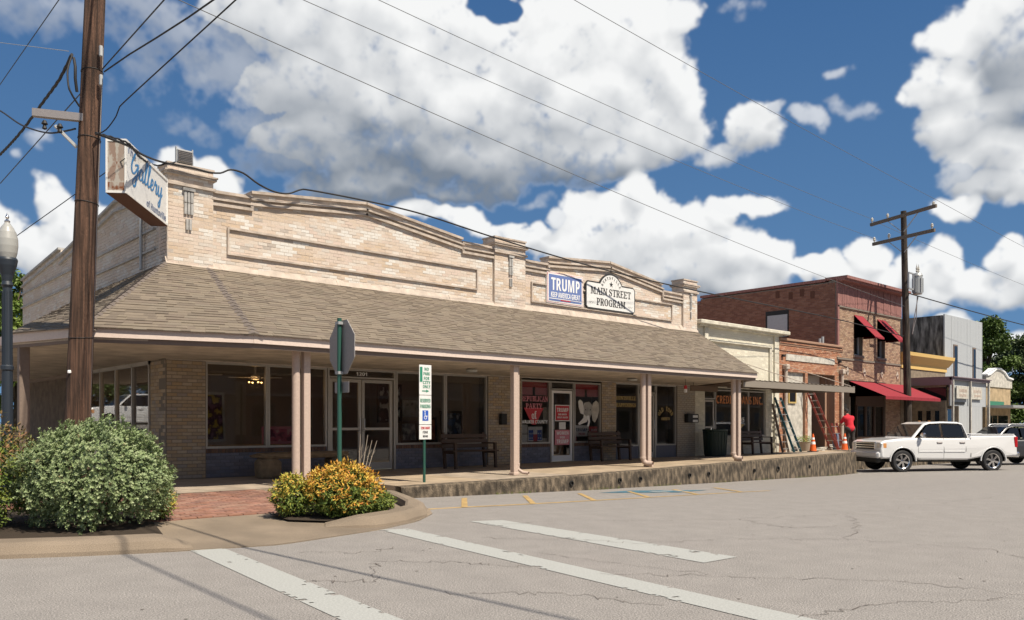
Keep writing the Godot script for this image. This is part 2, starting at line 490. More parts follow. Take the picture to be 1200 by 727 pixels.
func make_sky() -> ImageTexture:
	nz.seed = 77
	nz.noise_type = FastNoiseLite.TYPE_SIMPLEX_SMOOTH
	nz.frequency = 0.075
	nz.fractal_octaves = 4
	nz.fractal_gain = 0.55
	nz2.seed = 78
	nz2.noise_type = FastNoiseLite.TYPE_SIMPLEX_SMOOTH
	nz2.frequency = 0.075
	nz2.fractal_octaves = 3
	nz2.fractal_gain = 0.4
	# [azimuth, elevation, half width, half height, brightness, brightness gain upwards, weight]; a negative brightness opens a gap
	blobs = [
		[-29.16, 23.72, 5.63, 1.80, 0.62, 0.10, 0.50], [-23.46, 24.10, 6.73, 2.82, 0.62, 0.10, 0.58], [-18.82, 23.14, 6.07, 3.45, 0.64, 0.10, 0.62], [-23.95, 21.49, 3.60, 2.19, 0.60, 0.10, 0.50], [-15.59, 19.56, 5.14, 2.63, 0.60, 0.10, 0.58],
		[-20.40, 18.57, 2.70, 1.56, 0.60, 0.10, 0.42], [-15.59, 25.39, 6.28, 3.39, 0.72, 0.10, 0.90], [-9.96, 25.42, 7.17, 4.45, 0.88, 0.06, 1.00], [-4.14, 25.46, 7.35, 4.50, 0.95, 0.05, 1.00], [2.37, 24.77, 7.37, 4.82, 0.95, 0.05, 1.00],
		[7.65, 24.59, 5.74, 4.29, 0.93, 0.05, 1.00], [10.82, 22.19, 3.09, 3.21, 0.92, 0.08, 1.00], [11.67, 25.53, 2.13, 1.67, 0.90, 0.10, 0.90], [-14.48, 21.90, 5.77, 3.08, 0.66, 0.12, 0.90], [-9.96, 21.49, 7.76, 3.67, 0.74, 0.30, 1.00],
		[-2.37, 21.01, 7.99, 3.22, 0.86, 0.20, 1.00], [4.72, 20.96, 6.73, 3.21, 0.84, 0.15, 1.00], [9.39, 19.48, 4.49, 2.59, 0.74, 0.15, 1.00], [-12.80, 18.49, 5.85, 2.81, 0.46, 0.20, 0.95], [-7.65, 18.09, 7.26, 3.03, 0.40, 0.14, 1.00],
		[-9.96, 16.01, 5.97, 1.90, 0.36, 0.10, 0.95], [-2.37, 17.31, 6.76, 2.69, 0.45, 0.20, 1.00], [2.96, 17.84, 6.14, 2.51, 0.52, 0.20, 1.00], [7.07, 18.00, 4.85, 1.99, 0.60, 0.15, 1.00], [-15.59, 16.99, 4.00, 1.63, 0.45, 0.10, 0.70],
		[-4.72, 15.64, 5.50, 1.37, 0.38, 0.10, 0.90], [15.59, 18.95, 2.40, 2.44, 0.74, 0.12, 0.95], [13.92, 17.53, 2.55, 1.30, 0.66, 0.10, 0.80], [17.49, 19.88, 0.78, 0.73, 0.80, 0.10, 0.70], [19.25, 18.90, 1.65, 0.88, 0.80, 0.10, 0.66],
		[-1.48, 27.08, 1.60, 0.98, -1.00, 0.00, 1.00], [8.11, 15.38, 1.81, 1.93, 0.97, 0.08, 1.00], [6.02, 13.57, 3.29, 2.66, 0.96, 0.10, 1.00], [9.67, 12.74, 3.71, 3.00, 0.95, 0.10, 1.00], [12.92, 12.55, 2.57, 2.29, 0.96, 0.10, 1.00],
		[14.20, 13.24, 1.50, 1.47, 0.97, 0.10, 1.00], [16.41, 14.50, 2.61, 1.11, 0.96, 0.06, 1.00], [14.48, 13.88, 1.38, 1.12, 0.95, 0.10, 0.90], [13.65, 11.19, 5.35, 2.53, 0.84, 0.20, 1.00], [17.49, 10.33, 2.24, 2.16, 0.86, 0.20, 1.00],
		[3.66, 13.62, 1.23, 1.04, 0.90, 0.10, 0.80], [2.37, 12.34, 1.72, 1.29, 0.90, 0.10, 0.90], [5.90, 11.44, 4.99, 2.35, 0.86, 0.15, 1.00], [11.10, 10.06, 6.52, 1.99, 0.64, 0.25, 1.00], [15.59, 9.16, 3.43, 1.16, 0.70, 0.10, 1.00],
		[-4.72, 13.82, 3.06, 0.87, 0.96, 0.10, 1.00], [-7.65, 14.08, 2.18, 0.69, 0.92, 0.10, 0.90], [-1.18, 12.86, 3.08, 0.99, 0.95, 0.10, 1.00], [-3.25, 13.62, 1.60, 0.81, 0.97, 0.10, 1.00], [1.18, 11.95, 2.46, 1.06, 0.92, 0.10, 1.00],
		[1.78, 14.97, 1.84, 0.69, 0.70, 0.10, 0.50], [27.88, 22.65, 2.02, 1.85, 0.95, 0.06, 1.00], [29.60, 23.41, 3.26, 2.25, 0.82, 0.10, 1.00], [27.69, 20.33, 2.22, 1.73, 0.95, 0.06, 1.00], [31.15, 21.35, 3.16, 3.20, 0.56, 0.20, 1.00],
		[31.36, 18.62, 3.82, 2.27, 0.42, 0.25, 1.00], [28.70, 17.93, 2.84, 2.20, 0.76, 0.10, 1.00], [30.27, 16.03, 3.21, 2.46, 0.82, 0.10, 1.00], [32.22, 14.55, 2.64, 2.44, 0.90, 0.10, 1.00], [28.47, 14.85, 1.62, 1.52, 0.70, 0.10, 0.75],
		[29.83, 13.70, 2.32, 1.01, 0.62, 0.10, 0.90], [28.01, 12.79, 1.54, 0.83, 0.90, 0.12, 1.00], [26.66, 9.38, 1.97, 1.82, 0.93, 0.12, 1.00], [27.88, 10.20, 1.54, 1.69, 0.97, 0.08, 1.00], [29.60, 8.28, 3.72, 1.99, 0.86, 0.20, 1.00],
		[26.61, 7.73, 1.97, 1.41, 0.85, 0.10, 1.00], [31.36, 7.39, 2.69, 1.34, 0.80, 0.20, 1.00], [31.49, 10.24, 1.43, 1.42, 0.95, 0.08, 1.00], [32.64, 8.75, 1.75, 2.03, 0.86, 0.10, 1.00], [20.82, 9.81, 2.37, 0.78, 0.93, 0.10, 1.00],
		[23.95, 10.12, 1.34, 1.53, 0.95, 0.10, 1.00], [22.70, 9.15, 3.14, 0.89, 0.85, 0.10, 1.00], [19.62, 9.50, 1.64, 0.79, 0.90, 0.10, 1.00], [24.69, 8.91, 1.32, 0.98, 0.90, 0.10, 1.00], [-29.83, 13.55, 1.76, 1.72, 0.95, 0.10, 1.00],
		[-28.70, 12.22, 2.08, 1.86, 0.90, 0.10, 1.00], [-30.58, 10.68, 2.28, 1.74, 0.86, 0.10, 1.00], [-26.85, 12.22, 2.16, 1.89, 0.86, 0.10, 1.00], [-28.70, 10.12, 2.84, 1.57, 0.80, 0.10, 1.00], [-33.06, 11.60, 2.16, 1.98, 0.85, 0.10, 1.00],
		[-30.14, 16.57, 1.38, 0.59, 0.80, 0.10, 0.55], [-19.62, 15.71, 2.40, 1.29, 0.92, 0.10, 1.00], [-21.94, 15.89, 1.91, 0.95, 0.88, 0.10, 0.90], [-17.22, 14.65, 2.81, 0.88, 0.80, 0.10, 0.80], [-31.71, 15.75, 0.53, 0.49, 0.80, 0.10, 0.55],
		[-24.93, 10.46, 4.56, 1.84, 0.85, 0.10, 1.00], [22.10, 21.14, 1.48, 0.65, 0.80, 0.10, 0.60], [22.55, 19.59, 2.31, 0.61, 0.75, 0.10, 0.50], [15.59, 25.85, 1.48, 0.58, 0.80, 0.10, 0.48], [2.37, 14.86, 1.60, 0.69, 0.80, 0.10, 0.50],
		[30.93, 4.16, 2.72, 1.37, 0.85, 0.10, 1.00], [27.32, 5.50, 2.92, 1.19, 0.86, 0.10, 1.00], [17.22, 6.86, 5.62, 1.62, 0.80, 0.10, 1.00], [-11.67, 9.59, 9.45, 1.76, 0.86, 0.10, 1.00],
	]
	rng.seed = 5150
	for k in 34:
		# the same fair-weather cumulus goes on all round
		var az := 36.0 + 288.0 * (k + rng.randf()) / 34.0
		var el := 5.0 + 50.0 * rng.randf() * rng.randf()
		var w := rng.randf_range(5.0, 13.0)
		for j in 5:
			var x := rng.randf_range(-1, 1) * w
			if absf(fposmod(az + x + 180.0, 360.0) - 180.0) - w * 0.9 < 33.5:
				continue
			blobs.append([az + x, el + rng.randf_range(-0.5, 0.6) * w * 0.5, w * rng.randf_range(0.5, 0.9), w * rng.randf_range(0.3, 0.55), rng.randf_range(0.66, 0.86), 0.16, 1.0])
	for k in 14:
		var az2 := rng.randf() * 360.0
		blobs.append([az2, rng.randf_range(48, 80), rng.randf_range(15, 40), rng.randf_range(5, 9), 0.72, 0.1, 1.0])
	for i in 60:
		var list := []
		for q in blobs:
			var da: float = absf(fposmod(i * 6.0 + 3.0 - q[0] + 180.0, 360.0) - 180.0)
			if da < q[2] + 7.0:
				list.append(q)
		bins.append(list)
	var w := 4096
	var h := 2048
	var low := Image.create(512, 128, false, Image.FORMAT_RGBF)
	for y in 128:
		for x in 512:
			low.set_pixel(x, y, sky_color((x + 0.5) / 512.0 * 360.0 - 180.0, 90.0 - (y + 0.5) / 128.0 * 90.0))
	low.resize(w, h / 2, Image.INTERPOLATE_CUBIC)
	var im := Image.create(w, h, false, Image.FORMAT_RGBF)
	im.fill(Color(0.2, 0.19, 0.17))
	# column 0 looks along -z; the street view looks 42.3 degrees to the right of it
	var shift := int(round((VIEW_TURN + 180.0) / 360.0 * w)) % w
	for part_i in 2:
		var x0 := 0 if part_i == 0 else w - shift
		var x1 := w - shift if part_i == 0 else w
		im.blit_rect(low, Rect2i(x0, 0, x1 - x0, h / 2), Vector2i((x0 + shift) % w, 0))
	var per := 360.0 / w
	for y in range(int((90.0 - 31.0) / per), h / 2):
		var el := 90.0 - (y + 0.5) * per
		for x in range(int((180.0 - 35.0) / per), int((180.0 + 35.0) / per)):
			im.set_pixel((x + shift) % w, y, sky_color((x + 0.5) * per - 180.0, el))
	return ImageTexture.create_from_image(im)

const VIEW_TURN := 42.27

func camera_and_light() -> void:
	var cam := Camera3D.new()
	cam.name = "camera"
	add_child(cam)
	cam.position = Vector3(0, 1.12, 0)
	cam.rotation_degrees = Vector3(0, -VIEW_TURN, 0)
	var near := 0.05
	cam.set_frustum(near * 727.0 / 968.0, Vector2(0, near * 133.5 / 968.0), near, 4000.0)
	cam.current = true
	var env := Environment.new()
	env.background_mode = Environment.BG_SKY
	env.tonemap_mode = Environment.TONE_MAPPER_LINEAR
	env.tonemap_exposure = EXPOSURE
	env.sdfgi_enabled = true
	env.ssao_enabled = true
	env.ssil_enabled = true
	var sky := Sky.new()
	var pm := PanoramaSkyMaterial.new()
	pm.panorama = make_sky()
	sky.sky_material = pm
	env.sky = sky
	var we := WorldEnvironment.new()
	we.name = "environment"
	we.environment = env
	add_child(we)
	var sun := DirectionalLight3D.new()
	sun.name = "sun"
	add_child(sun)
	sun.look_at_from_position(Vector3.ZERO, Vector3(-0.035, -0.82, -0.57))
	sun.light_energy = SUN
	sun.light_color = Color(1.0, 0.955, 0.885)
	sun.light_angular_distance = 0.5
	sun.shadow_enabled = true

const EXPOSURE := 1.3
const SUN := 1.6

# ---------------------------------------------------------------- ground, road, kerbs and pavements
const EDGE := [[-8.0, 13.2], [-2.0, 11.6], [0.0, 10.6], [1.77, 9.57], [3.17, 8.81], [4.26, 8.5], [5.76, 8.85], [6.69, 9.28], [7.45, 9.95], [7.87, 10.7], [8.16, 11.6], [8.6, 12.6], [8.9, 13.1]]

func table(t: Array, x: float) -> float:
	if x <= t[0][0]:
		return t[0][1]
	for i in t.size() - 1:
		if x <= t[i + 1][0]:
			return lerpf(t[i][1], t[i + 1][1], (x - t[i][0]) / (t[i + 1][0] - t[i][0]))
	return t[-1][1]

func kv(u: float) -> float:
	return table([[14.0, 12.45], [29.9, 14.0], [30.5, 15.2], [90.0, 15.2]], u)

func ky(u: float) -> float:
	return table([[8.0, -0.02], [14.0, 0.0], [30.0, 0.085]], u)

func yr(u: float, v: float) -> float:
	var base := table([[8.0, -0.225], [28.0, -0.70], [60.0, -0.85], [200.0, -0.95]], u)
	var crown := 0.022 * smoothstep(8.0, 16.0, u) * clampf(kv(u) - v, 0.0, 6.0)
	return base + crown

func ya(u: float, v: float) -> float:
	var vo := table(EDGE, u)
	var s := clampf((v - vo) / maxf(13.6 - vo, 0.3), 0.0, 1.0)
	return lerpf(yr(u, vo) + 0.012, -0.02, pow(s, 0.8))

func sheet(mb: MB, pts: Array, lift: float, f: Callable) -> void:
	# a thin painted quad that follows the road: pts are four (u, v) corners
	var n := 12
	for i in n:
		var s0 := float(i) / n
		var s1 := float(i + 1) / n
		var q := []
		for st in [[s0, 0], [s0, 1], [s1, 1], [s1, 0]]:
			var a: Vector2 = pts[0].lerp(pts[1], st[0])
			var b: Vector2 = pts[3].lerp(pts[2], st[0])
			var p := a.lerp(b, st[1])
			q.append(W(p.x, p.y, f.call(p.x, p.y) + lift))
		if (q[1] - q[0]).cross(q[2] - q[0]).y < 0:
			mb.quad(q[0], q[3], q[2], q[1])
		else:
			mb.quad(q[0], q[1], q[2], q[3])

func worn_stripe(q: Array) -> MB:
	# paint worn through to the asphalt in chips, more so along its edges
	var mb := MB.new()
	var g := FastNoiseLite.new()
	g.seed = int(q[0][0] * 100)
	g.frequency = 6.0
	g.fractal_octaves = 3
	var c := []
	for p in q:
		c.append(Vector2(p[0], p[1]))
	var n := int((c[0] - c[1]).length() / 0.03)
	var m := int((c[0] - c[3]).length() / 0.03)
	for i in n:
		var from := -1
		for j in m + 1:
			var a: Vector2 = c[0].lerp(c[1], (i + 0.5) / n).lerp(c[3].lerp(c[2], (i + 0.5) / n), (j + 0.5) / m)
			var edge := minf(j + 0.5, m - j - 0.5) / m
			var keep: bool = j < m and g.get_noise_2dv(a) + 0.5 * g.get_noise_2dv(a * 0.15) < 0.36 + 1.6 * edge
			if keep and from < 0:
				from = j
			if not keep and from >= 0:
				var k := []
				for e in [[i, from], [i + 1, from], [i + 1, j], [i, j]]:
					var p: Vector2 = c[0].lerp(c[1], float(e[0]) / n).lerp(c[3].lerp(c[2], float(e[0]) / n), float(e[1]) / m)
					k.append(W(p.x, p.y, yr(p.x, p.y) + 0.005))
				mb.quad(k[0], k[1], k[2], k[3])
				from = -1
	return mb

func ground() -> void:
	var mb := MB.new()
	mb.quad(W(-900, -900, -1.6), W(1500, -900, -1.6), W(1500, 1500, -1.6), W(-900, 1500, -1.6))
	setting("ground", mb, MT.ground)
	mb = MB.new()
	var us := []
	var u := -60.0
	while u < 150.0:
		us.append(u)
		u += 1.0 if u > -4 and u < 40 else 4.0
	var vs := []
	var v := -44.0
	while v < 18.0:
		vs.append(v)
		v += 1.0 if v > 1 else 3.0
	for i in us.size() - 1:
		for j in vs.size() - 1:
			mb.quad(W(us[i], vs[j], yr(us[i], vs[j])), W(us[i + 1], vs[j], yr(us[i + 1], vs[j])), W(us[i + 1], vs[j + 1], yr(us[i + 1], vs[j + 1])), W(us[i], vs[j + 1], yr(us[i], vs[j + 1])))
	var road := setting("road", mb, MT.road)
	# crosswalk lines and the stop bar
	for q in [[[3.37, 8.87], [2.6, 2.0], [2.95, 2.0], [3.70, 8.75]], [[5.79, 8.86], [4.72, 0.6], [5.06, 0.6], [6.12, 8.72]], [[7.21, 8.8], [6.73, 4.65], [7.27, 4.63], [7.64, 8.6]]]:
		part("painted_line", worn_stripe(q), MT.road_paint, road)
	# yellow hatched bay and the blue sign on the asphalt
	mb = MB.new()
	sheet(mb, [Vector2(7.7, 10.45), Vector2(16.5, 9.62), Vector2(16.5, 9.72), Vector2(7.7, 10.57)], 0.004, yr)
	part("bay_line", mb, MT.yellow_paint, road)
	for k in 6:
		mb = MB.new()
		var a := Vector2(8.35 + 1.42 * k, 10.4 - 0.13 * k)
		var b := a + Vector2(1.25, 1.55)
		sheet(mb, [a, b, b + Vector2(0.13, 0), a + Vector2(0.13, 0)], 0.007, yr)
		part("hatch_line", mb, MT.yellow_paint, road)
	mb = MB.new()
	sheet(mb, [Vector2(13.0, 11.6), Vector2(14.4, 10.6), Vector2(15.7, 10.75), Vector2(14.2, 11.75)], 0.005, yr)
	part("blue_marking", mb, MT.blue_paint, road)
	mb = MB.new()
	for q in [[14.15, 11.2, 0.16, 0.5], [14.5, 11.15, 0.5, 0.1], [14.75, 11.0, 0.14, 0.4]]:
		sheet(mb, [Vector2(q[0], q[1]), Vector2(q[0] + q[2], q[1]), Vector2(q[0] + q[2], q[1] - q[3]), Vector2(q[0], q[1] - q[3])], 0.009, yr)
	part("wheelchair_marking", mb, MT.road_paint, road)
	# cracks in the asphalt
	rng.seed = 88
	var lines := [
		[[9.2, 7.3], [10.4, 6.6], [12.2, 5.9], [14.6, 5.6], [19.0, 5.7]], [[12.3, 5.8], [13.0, 4.4], [13.9, 3.2]], [[9.5, 4.6], [9.9, 3.2], [9.0, 1.9], [8.6, 0.8]],
		[[8.4, 5.4], [9.5, 4.6]], [[9.5, 4.6], [11.0, 5.1], [12.2, 5.9]], [[4.4, 6.9], [5.0, 6.3], [5.3, 5.6]], [[5.6, 4.9], [6.3, 4.1], [7.2, 3.0], [7.4, 1.9]], [[4.0, 5.2], [4.7, 4.6], [4.9, 3.7]],
		[[16.0, 8.6], [20.0, 8.2], [26.0, 8.8]], [[14.0, 3.0], [18.0, 3.4], [24.0, 2.6]], [[7.4, 8.2], [8.6, 7.9], [9.2, 7.3]], [[20.0, 5.8], [26, 6.2], [34, 5.9]], [[4.2, 7.9], [4.6, 7.4], [5.1, 7.5]], [[6.3, 7.4], [7.0, 6.6], [7.3, 5.9], [8.4, 5.4]], [[6.0, 6.2], [6.3, 4.1]], [[5.3, 2.9], [6.4, 2.6], [7.4, 1.9]], [[3.4, 6.4], [3.9, 6.0], [4.4, 6.9]], [[10.4, 6.6], [10.0, 5.6], [11.0, 5.1]]]
	for ln in lines:
		mb = MB.new()
		var pts := []
		for i in ln.size() - 1:
			for k in 14:
				var p := Vector2(ln[i][0], ln[i][1]).lerp(Vector2(ln[i + 1][0], ln[i + 1][1]), k / 14.0)
				pts.append(p + Vector2(rng.randf_range(-1, 1), rng.randf_range(-1, 1)) * 0.07)
		for i in pts.size() - 1:
			var d: Vector2 = (pts[i + 1] - pts[i]).normalized().orthogonal() * rng.randf_range(0.0015, 0.0055)
			var a: Vector2 = pts[i]
			var b: Vector2 = pts[i + 1]
			mb.quad(W(a.x - d.x, a.y - d.y, yr(a.x, a.y) + 0.006), W(b.x - d.x, b.y - d.y, yr(b.x, b.y) + 0.006), W(b.x + d.x, b.y + d.y, yr(b.x, b.y) + 0.006), W(a.x + d.x, a.y + d.y, yr(a.x, a.y) + 0.006))
		part("crack", mb, MT.crack, road)
	mb = MB.new()
	for k in 260:
		var p := Vector2(rng.randf_range(2, 26), rng.randf_range(0.5, 8.4))
		var r := rng.randf_range(0.004, 0.016)
		var y := yr(p.x, p.y) + 0.004
		mb.quad(W(p.x - r, p.y - r * 0.6, y), W(p.x + r * 0.7, p.y - r, y), W(p.x + r, p.y + r * 0.6, y), W(p.x - r * 0.5, p.y + r, y))
	var spots := part("asphalt_spot", mb, MT.crack, road)
	spots.set_meta("kind", "stuff")
	# corner apron with the ramp
	mb = MB.new()
	var un := []
	u = -8.0
	while u < 8.9:
		un.append(u)
		u += 0.2
	un.append(8.9)
	for i in un.size() - 1:
		var v0 := table(EDGE, un[i])
		var v1 := table(EDGE, un[i + 1])
		for j in 12:
			var s0 := j / 12.0
			var s1 := (j + 1) / 12.0
			var a0 := lerpf(v0, 13.7, s0)
			var a1 := lerpf(v0, 13.7, s1)
			var b0 := lerpf(v1, 13.7, s0)
			var b1 := lerpf(v1, 13.7, s1)
			mb.quad(W(un[i], a0, ya(un[i], a0)), W(un[i + 1], b0, ya(un[i + 1], b0)), W(un[i + 1], b1, ya(un[i + 1], b1)), W(un[i], a1, ya(un[i], a1)))
		mb.quad(W(un[i], v0, -0.6), W(un[i + 1], v1, -0.6), W(un[i + 1], v1, ya(un[i + 1], v1)), W(un[i], v0, ya(un[i], v0)))
	var apron := setting("corner_apron", mb, MT.kerb_brown)
	mb = MB.new()
	mb.quad(W(-8, 13.65, -0.016), W(8.9, 13.65, -0.016), W(8.9, 17.2, -0.016), W(-8, 17.2, -0.016))
	mb.quad(W(-8, 17.2, -0.016), W(6.2, 17.2, -0.016), W(6.2, 40, -0.016), W(-8, 40, -0.016))
	setting("corner_pavement", mb, MT.pale_concrete)
	# the side street climbs past the corner store
	mb = MB.new()
	for q in [[34.0, -0.03, 46.0, 1.0], [46.0, 1.0, 110.0, 2.2]]:
		mb.quad(W(-40, q[0], q[1]), W(5.5, q[0], q[1]), W(5.5, q[2], q[3]), W(-40, q[2], q[3]))
	setting("side_road", mb, MT.road)
	# red brick pavers
	rng.seed = 21
	var pal := [Color(0.38, 0.185, 0.125), Color(0.34, 0.165, 0.115), Color(0.42, 0.215, 0.15), Color(0.32, 0.17, 0.13), Color(0.41, 0.24, 0.175), Color(0.37, 0.20, 0.145)]
	var meshes := []
	for c in pal:
		mb = MB.new()
		mb.col = c
		mb.bbox(Vector3.ZERO, Vector3(0.197, 0.03, 0.094), 0.006)
		meshes.append(mb.done())
	var all := []
	for r in 27:
		for k in 19:
			var pu := 2.45 + 0.206 * (k + 0.5 * (r % 2))
			var pv := 10.75 + 0.103 * r
			if pu > 5.55 + (pv - 10.75) * 0.42 or pu < 2.5:
				continue
			all.append(Vector2(pu, pv))
	all.sort_custom(func(a, b): return (a - Vector2(4.6, 10.9)).length() < (b - Vector2(4.6, 10.9)).length())
	var rest := MB.new()
	for i in all.size():
		var p: Vector2 = all[i]
		var ctr := W(p.x, p.y, ya(p.x, p.y) + 0.003 + rng.randf_range(-0.002, 0.003))
		var tone := rng.randi() % 6
		if i < 298:
			var o := meshed("paver", meshes[tone], MT.paver, apron, ctr)
			o.rotation = Vector3(0.035 + rng.randf_range(-0.01, 0.01), rng.randf_range(-0.02, 0.02), 0)
		else:
			rest.col = pal[tone]
			rest.box(ctr, Vector3(0.197, 0.03, 0.094))
	var ro := part("paver_field", rest, MT.paver, apron)
	ro.set_meta("kind", "stuff")
	# rounded kerbs of the two planting beds, and their soil
	kerb_sweep("planter_kerb", [[-3.0, 12.2], [-1.0, 11.3], [0.6, 10.4], [1.75, 9.75], [2.6, 9.3], [3.1, 9.08], [3.45, 9.0]], true)
	kerb_sweep("planter_kerb", [[5.35, 9.45], [5.8, 9.2], [6.35, 9.4], [6.95, 9.8], [7.35, 10.35], [7.6, 11.0], [7.8, 11.7], [8.1, 12.3]], true)
	mb = MB.new()
	soil_patch(mb, [[-4.0, 12.9], [-1.0, 11.45], [0.7, 10.55], [1.85, 9.95], [2.9, 9.4], [3.35, 9.5], [3.6, 10.6], [3.4, 11.8], [2.4, 12.7], [0, 13.2]])
	soil_patch(mb, [[5.05, 9.85], [5.4, 9.55], [5.9, 9.4], [6.4, 9.6], [6.85, 10.1], [7.2, 10.6], [7.4, 11.2], [7.0, 11.8], [6.3, 11.6], [5.5, 10.7], [5.05, 10.4]])
	setting("planting_bed", mb, MT.soil)
	# sidewalk slabs and the tall kerb wall
	var walk := Node3D.new()
	walk.name = "sidewalk"
	add_child(walk)
	walk.set_meta("kind", "structure")
	var wall := Node3D.new()
	wall.name = "kerb"
	add_child(wall)
	wall.set_meta("kind", "structure")
	u = 8.6
	rng.seed = 9
	while u < 76.0:
		var u1 := u + (2.3 if u < 40 else 6.0)
		if u < 29.89 and u1 > 29.0:
			u1 = 29.9
		elif u < 30.45 and u >= 29.89:
			u1 = 30.5
		var gap := 0.007
		for row in 2:
			mb = MB.new()
			var q := []
			for cr in [[u + gap, 0], [u1 - gap, 0], [u1 - gap, 1], [u + gap, 1]]:
				var vk := kv(cr[0]) + 0.2
				var va := vk if row == 0 else lerpf(vk, 17.25, 0.5) + gap
				var vb := lerpf(vk, 17.25, 0.5) - gap if row == 0 else 17.25
				var vv: float = va if cr[1] == 0 else vb
				q.append(W(cr[0], vv, lerpf(ky(cr[0]), 0.0, (vv - vk) / (17.25 - vk)) + rng.randf_range(-0.003, 0.003)))
			mb.quad(q[0], q[1], q[2], q[3])
			var dn := Vector3(0, -0.12, 0)
			for i in 4:
				mb.quad(q[i] + dn, q[(i + 1) % 4] + dn, q[(i + 1) % 4], q[i])
			part("slab", mb, MT.concrete if rng.randf() < 0.7 else MT.pale_concrete, walk)
		mb = MB.new()
		var k0 := u + 0.004
		var k1 := u1 - 0.004
		var steps := 6
		for i in steps:
			var a := lerpf(k0, k1, float(i) / steps)
			var b := lerpf(k0, k1, float(i + 1) / steps)
			var pa := [W(a, kv(a) + 0.215, ky(a) - 0.2), W(a, kv(a) + 0.215, ky(a) - 0.002), W(a, kv(a) + 0.03, ky(a) - 0.005), W(a, kv(a) + 0.005, ky(a) - 0.03), W(a, kv(a) - 0.02, yr(a, kv(a)) - 0.2)]
			var pb := [W(b, kv(b) + 0.215, ky(b) - 0.2), W(b, kv(b) + 0.215, ky(b) - 0.002), W(b, kv(b) + 0.03, ky(b) - 0.005), W(b, kv(b) + 0.005, ky(b) - 0.03), W(b, kv(b) - 0.02, yr(b, kv(b)) - 0.2)]
			for j in 4:
				mb.quad(pa[j + 1], pb[j + 1], pb[j], pa[j])
		part("kerb_stone", mb, MT.kerb_wall, wall)
		u = u1
	mb = MB.new()
	mb.span(8.62, 29.8, -0.9, -0.13, -14.2, -17.2)
	mb.span(30.55, 76.0, -0.95, -0.13, -15.4, -17.2)
	part("walk_base", mb, MT.kerb_wall, walk)
	for hx in [13.05, 14.75, 15.6, 17.9, 18.9, 21.6, 23.2, 25.6]:
		mb = MB.new()
		var r := 0.055 if hx != 23.2 else 0.085
		var y: float = lerpf(ky(hx), yr(hx, kv(hx)), 0.5)
		mb.lathe([Vector2(r, 0), Vector2(r, 0.035), Vector2(r * 0.75, 0.035), Vector2(r * 0.72, -0.1), Vector2(0, -0.1)], W(hx, kv(hx) - 0.005, y), 14, Basis(Vector3.RIGHT, PI / 2))
		part("drain_pipe", mb, MT.black, wall)
	# tufts of grass at the foot of the kerb
	mb = MB.new()
	for k in 900:
		var gu := 10.5 + 20.0 * rng.randf()
		if fposmod(gu * 0.37, 1.0) > 0.45:
			continue
		var hh := rng.randf_range(0.02, 0.09)
		var base := W(gu, kv(gu) - rng.randf_range(0.02, 0.07), yr(gu, kv(gu)) + 0.002)
		mb.col = Color(0.07, 0.13, 0.02).lerp(Color(0.2, 0.2, 0.05), rng.randf())
		var lean := Vector3(rng.randf_range(-0.03, 0.03), hh, rng.randf_range(0.0, 0.04))
		mb.tri(base - Vector3(0.006, 0, 0), base + Vector3(0.006, 0, 0), base + lean)
	var gr := part("gutter_grass", mb, MT.leaf, self)
	names["gutter_grass"] = 0
	gr.set_meta("kind", "stuff")
	tag(gr, "sparse green weeds growing along the foot of the kerb", "grass")

func soil_patch(mb: MB, pts: Array) -> void:
	var ctr := Vector2.ZERO
	for p in pts:
		ctr += Vector2(p[0], p[1]) / pts.size()
	for i in pts.size():
		var a := Vector2(pts[i][0], pts[i][1])
		var b := Vector2(pts[(i + 1) % pts.size()][0], pts[(i + 1) % pts.size()][1])
		var am := a.lerp(ctr, 0.4)
		var bm := b.lerp(ctr, 0.4)
		var f := func(p: Vector2, h: float) -> Vector3: return W(p.x, p.y, ya(p.x, p.y) + h)
		mb.quad(f.call(a, 0.03), f.call(b, 0.03), f.call(bm, 0.05), f.call(am, 0.05))
		mb.tri(f.call(am, 0.05), f.call(bm, 0.05), f.call(ctr, 0.06))

func kerb_sweep(called: String, path: Array, fade: bool) -> void:
	var mb := MB.new()
	var pts := []
	for i in path.size() - 1:
		for k in 5:
			pts.append(Vector2(path[i][0], path[i][1]).lerp(Vector2(path[i + 1][0], path[i + 1][1]), k / 5.0))
	pts.append(Vector2(path[-1][0], path[-1][1]))
	var prev := []
	for i in pts.size():
		var d: Vector2 = (pts[mini(i + 1, pts.size() - 1)] - pts[maxi(i - 1, 0)]).normalized()
		var nrm := Vector2(d.y, -d.x)
		var e := minf(1.0, minf(i, pts.size() - 1 - i) / 5.0 + 0.12)
		var ring := []
		for q in [[0.24, -0.1], [0.22, 0.03], [0.17, 0.1], [0.11, 0.13], [-0.06, 0.135], [-0.1, 0.11], [-0.11, -0.05]]:
			var p: Vector2 = pts[i] + nrm * q[0]
			ring.append(W(p.x, p.y, ya(p.x, p.y) + (q[1] * e if q[1] > 0 else q[1])))
		if prev:
			for j in ring.size() - 1:
				mb.quad(prev[j], ring[j], ring[j + 1], prev[j + 1])
		prev = ring
	setting(called, mb, MT.kerb_brown)

# ---------------------------------------------------------------- brickwork, shingles, windows and doors
var brick_cache := {}

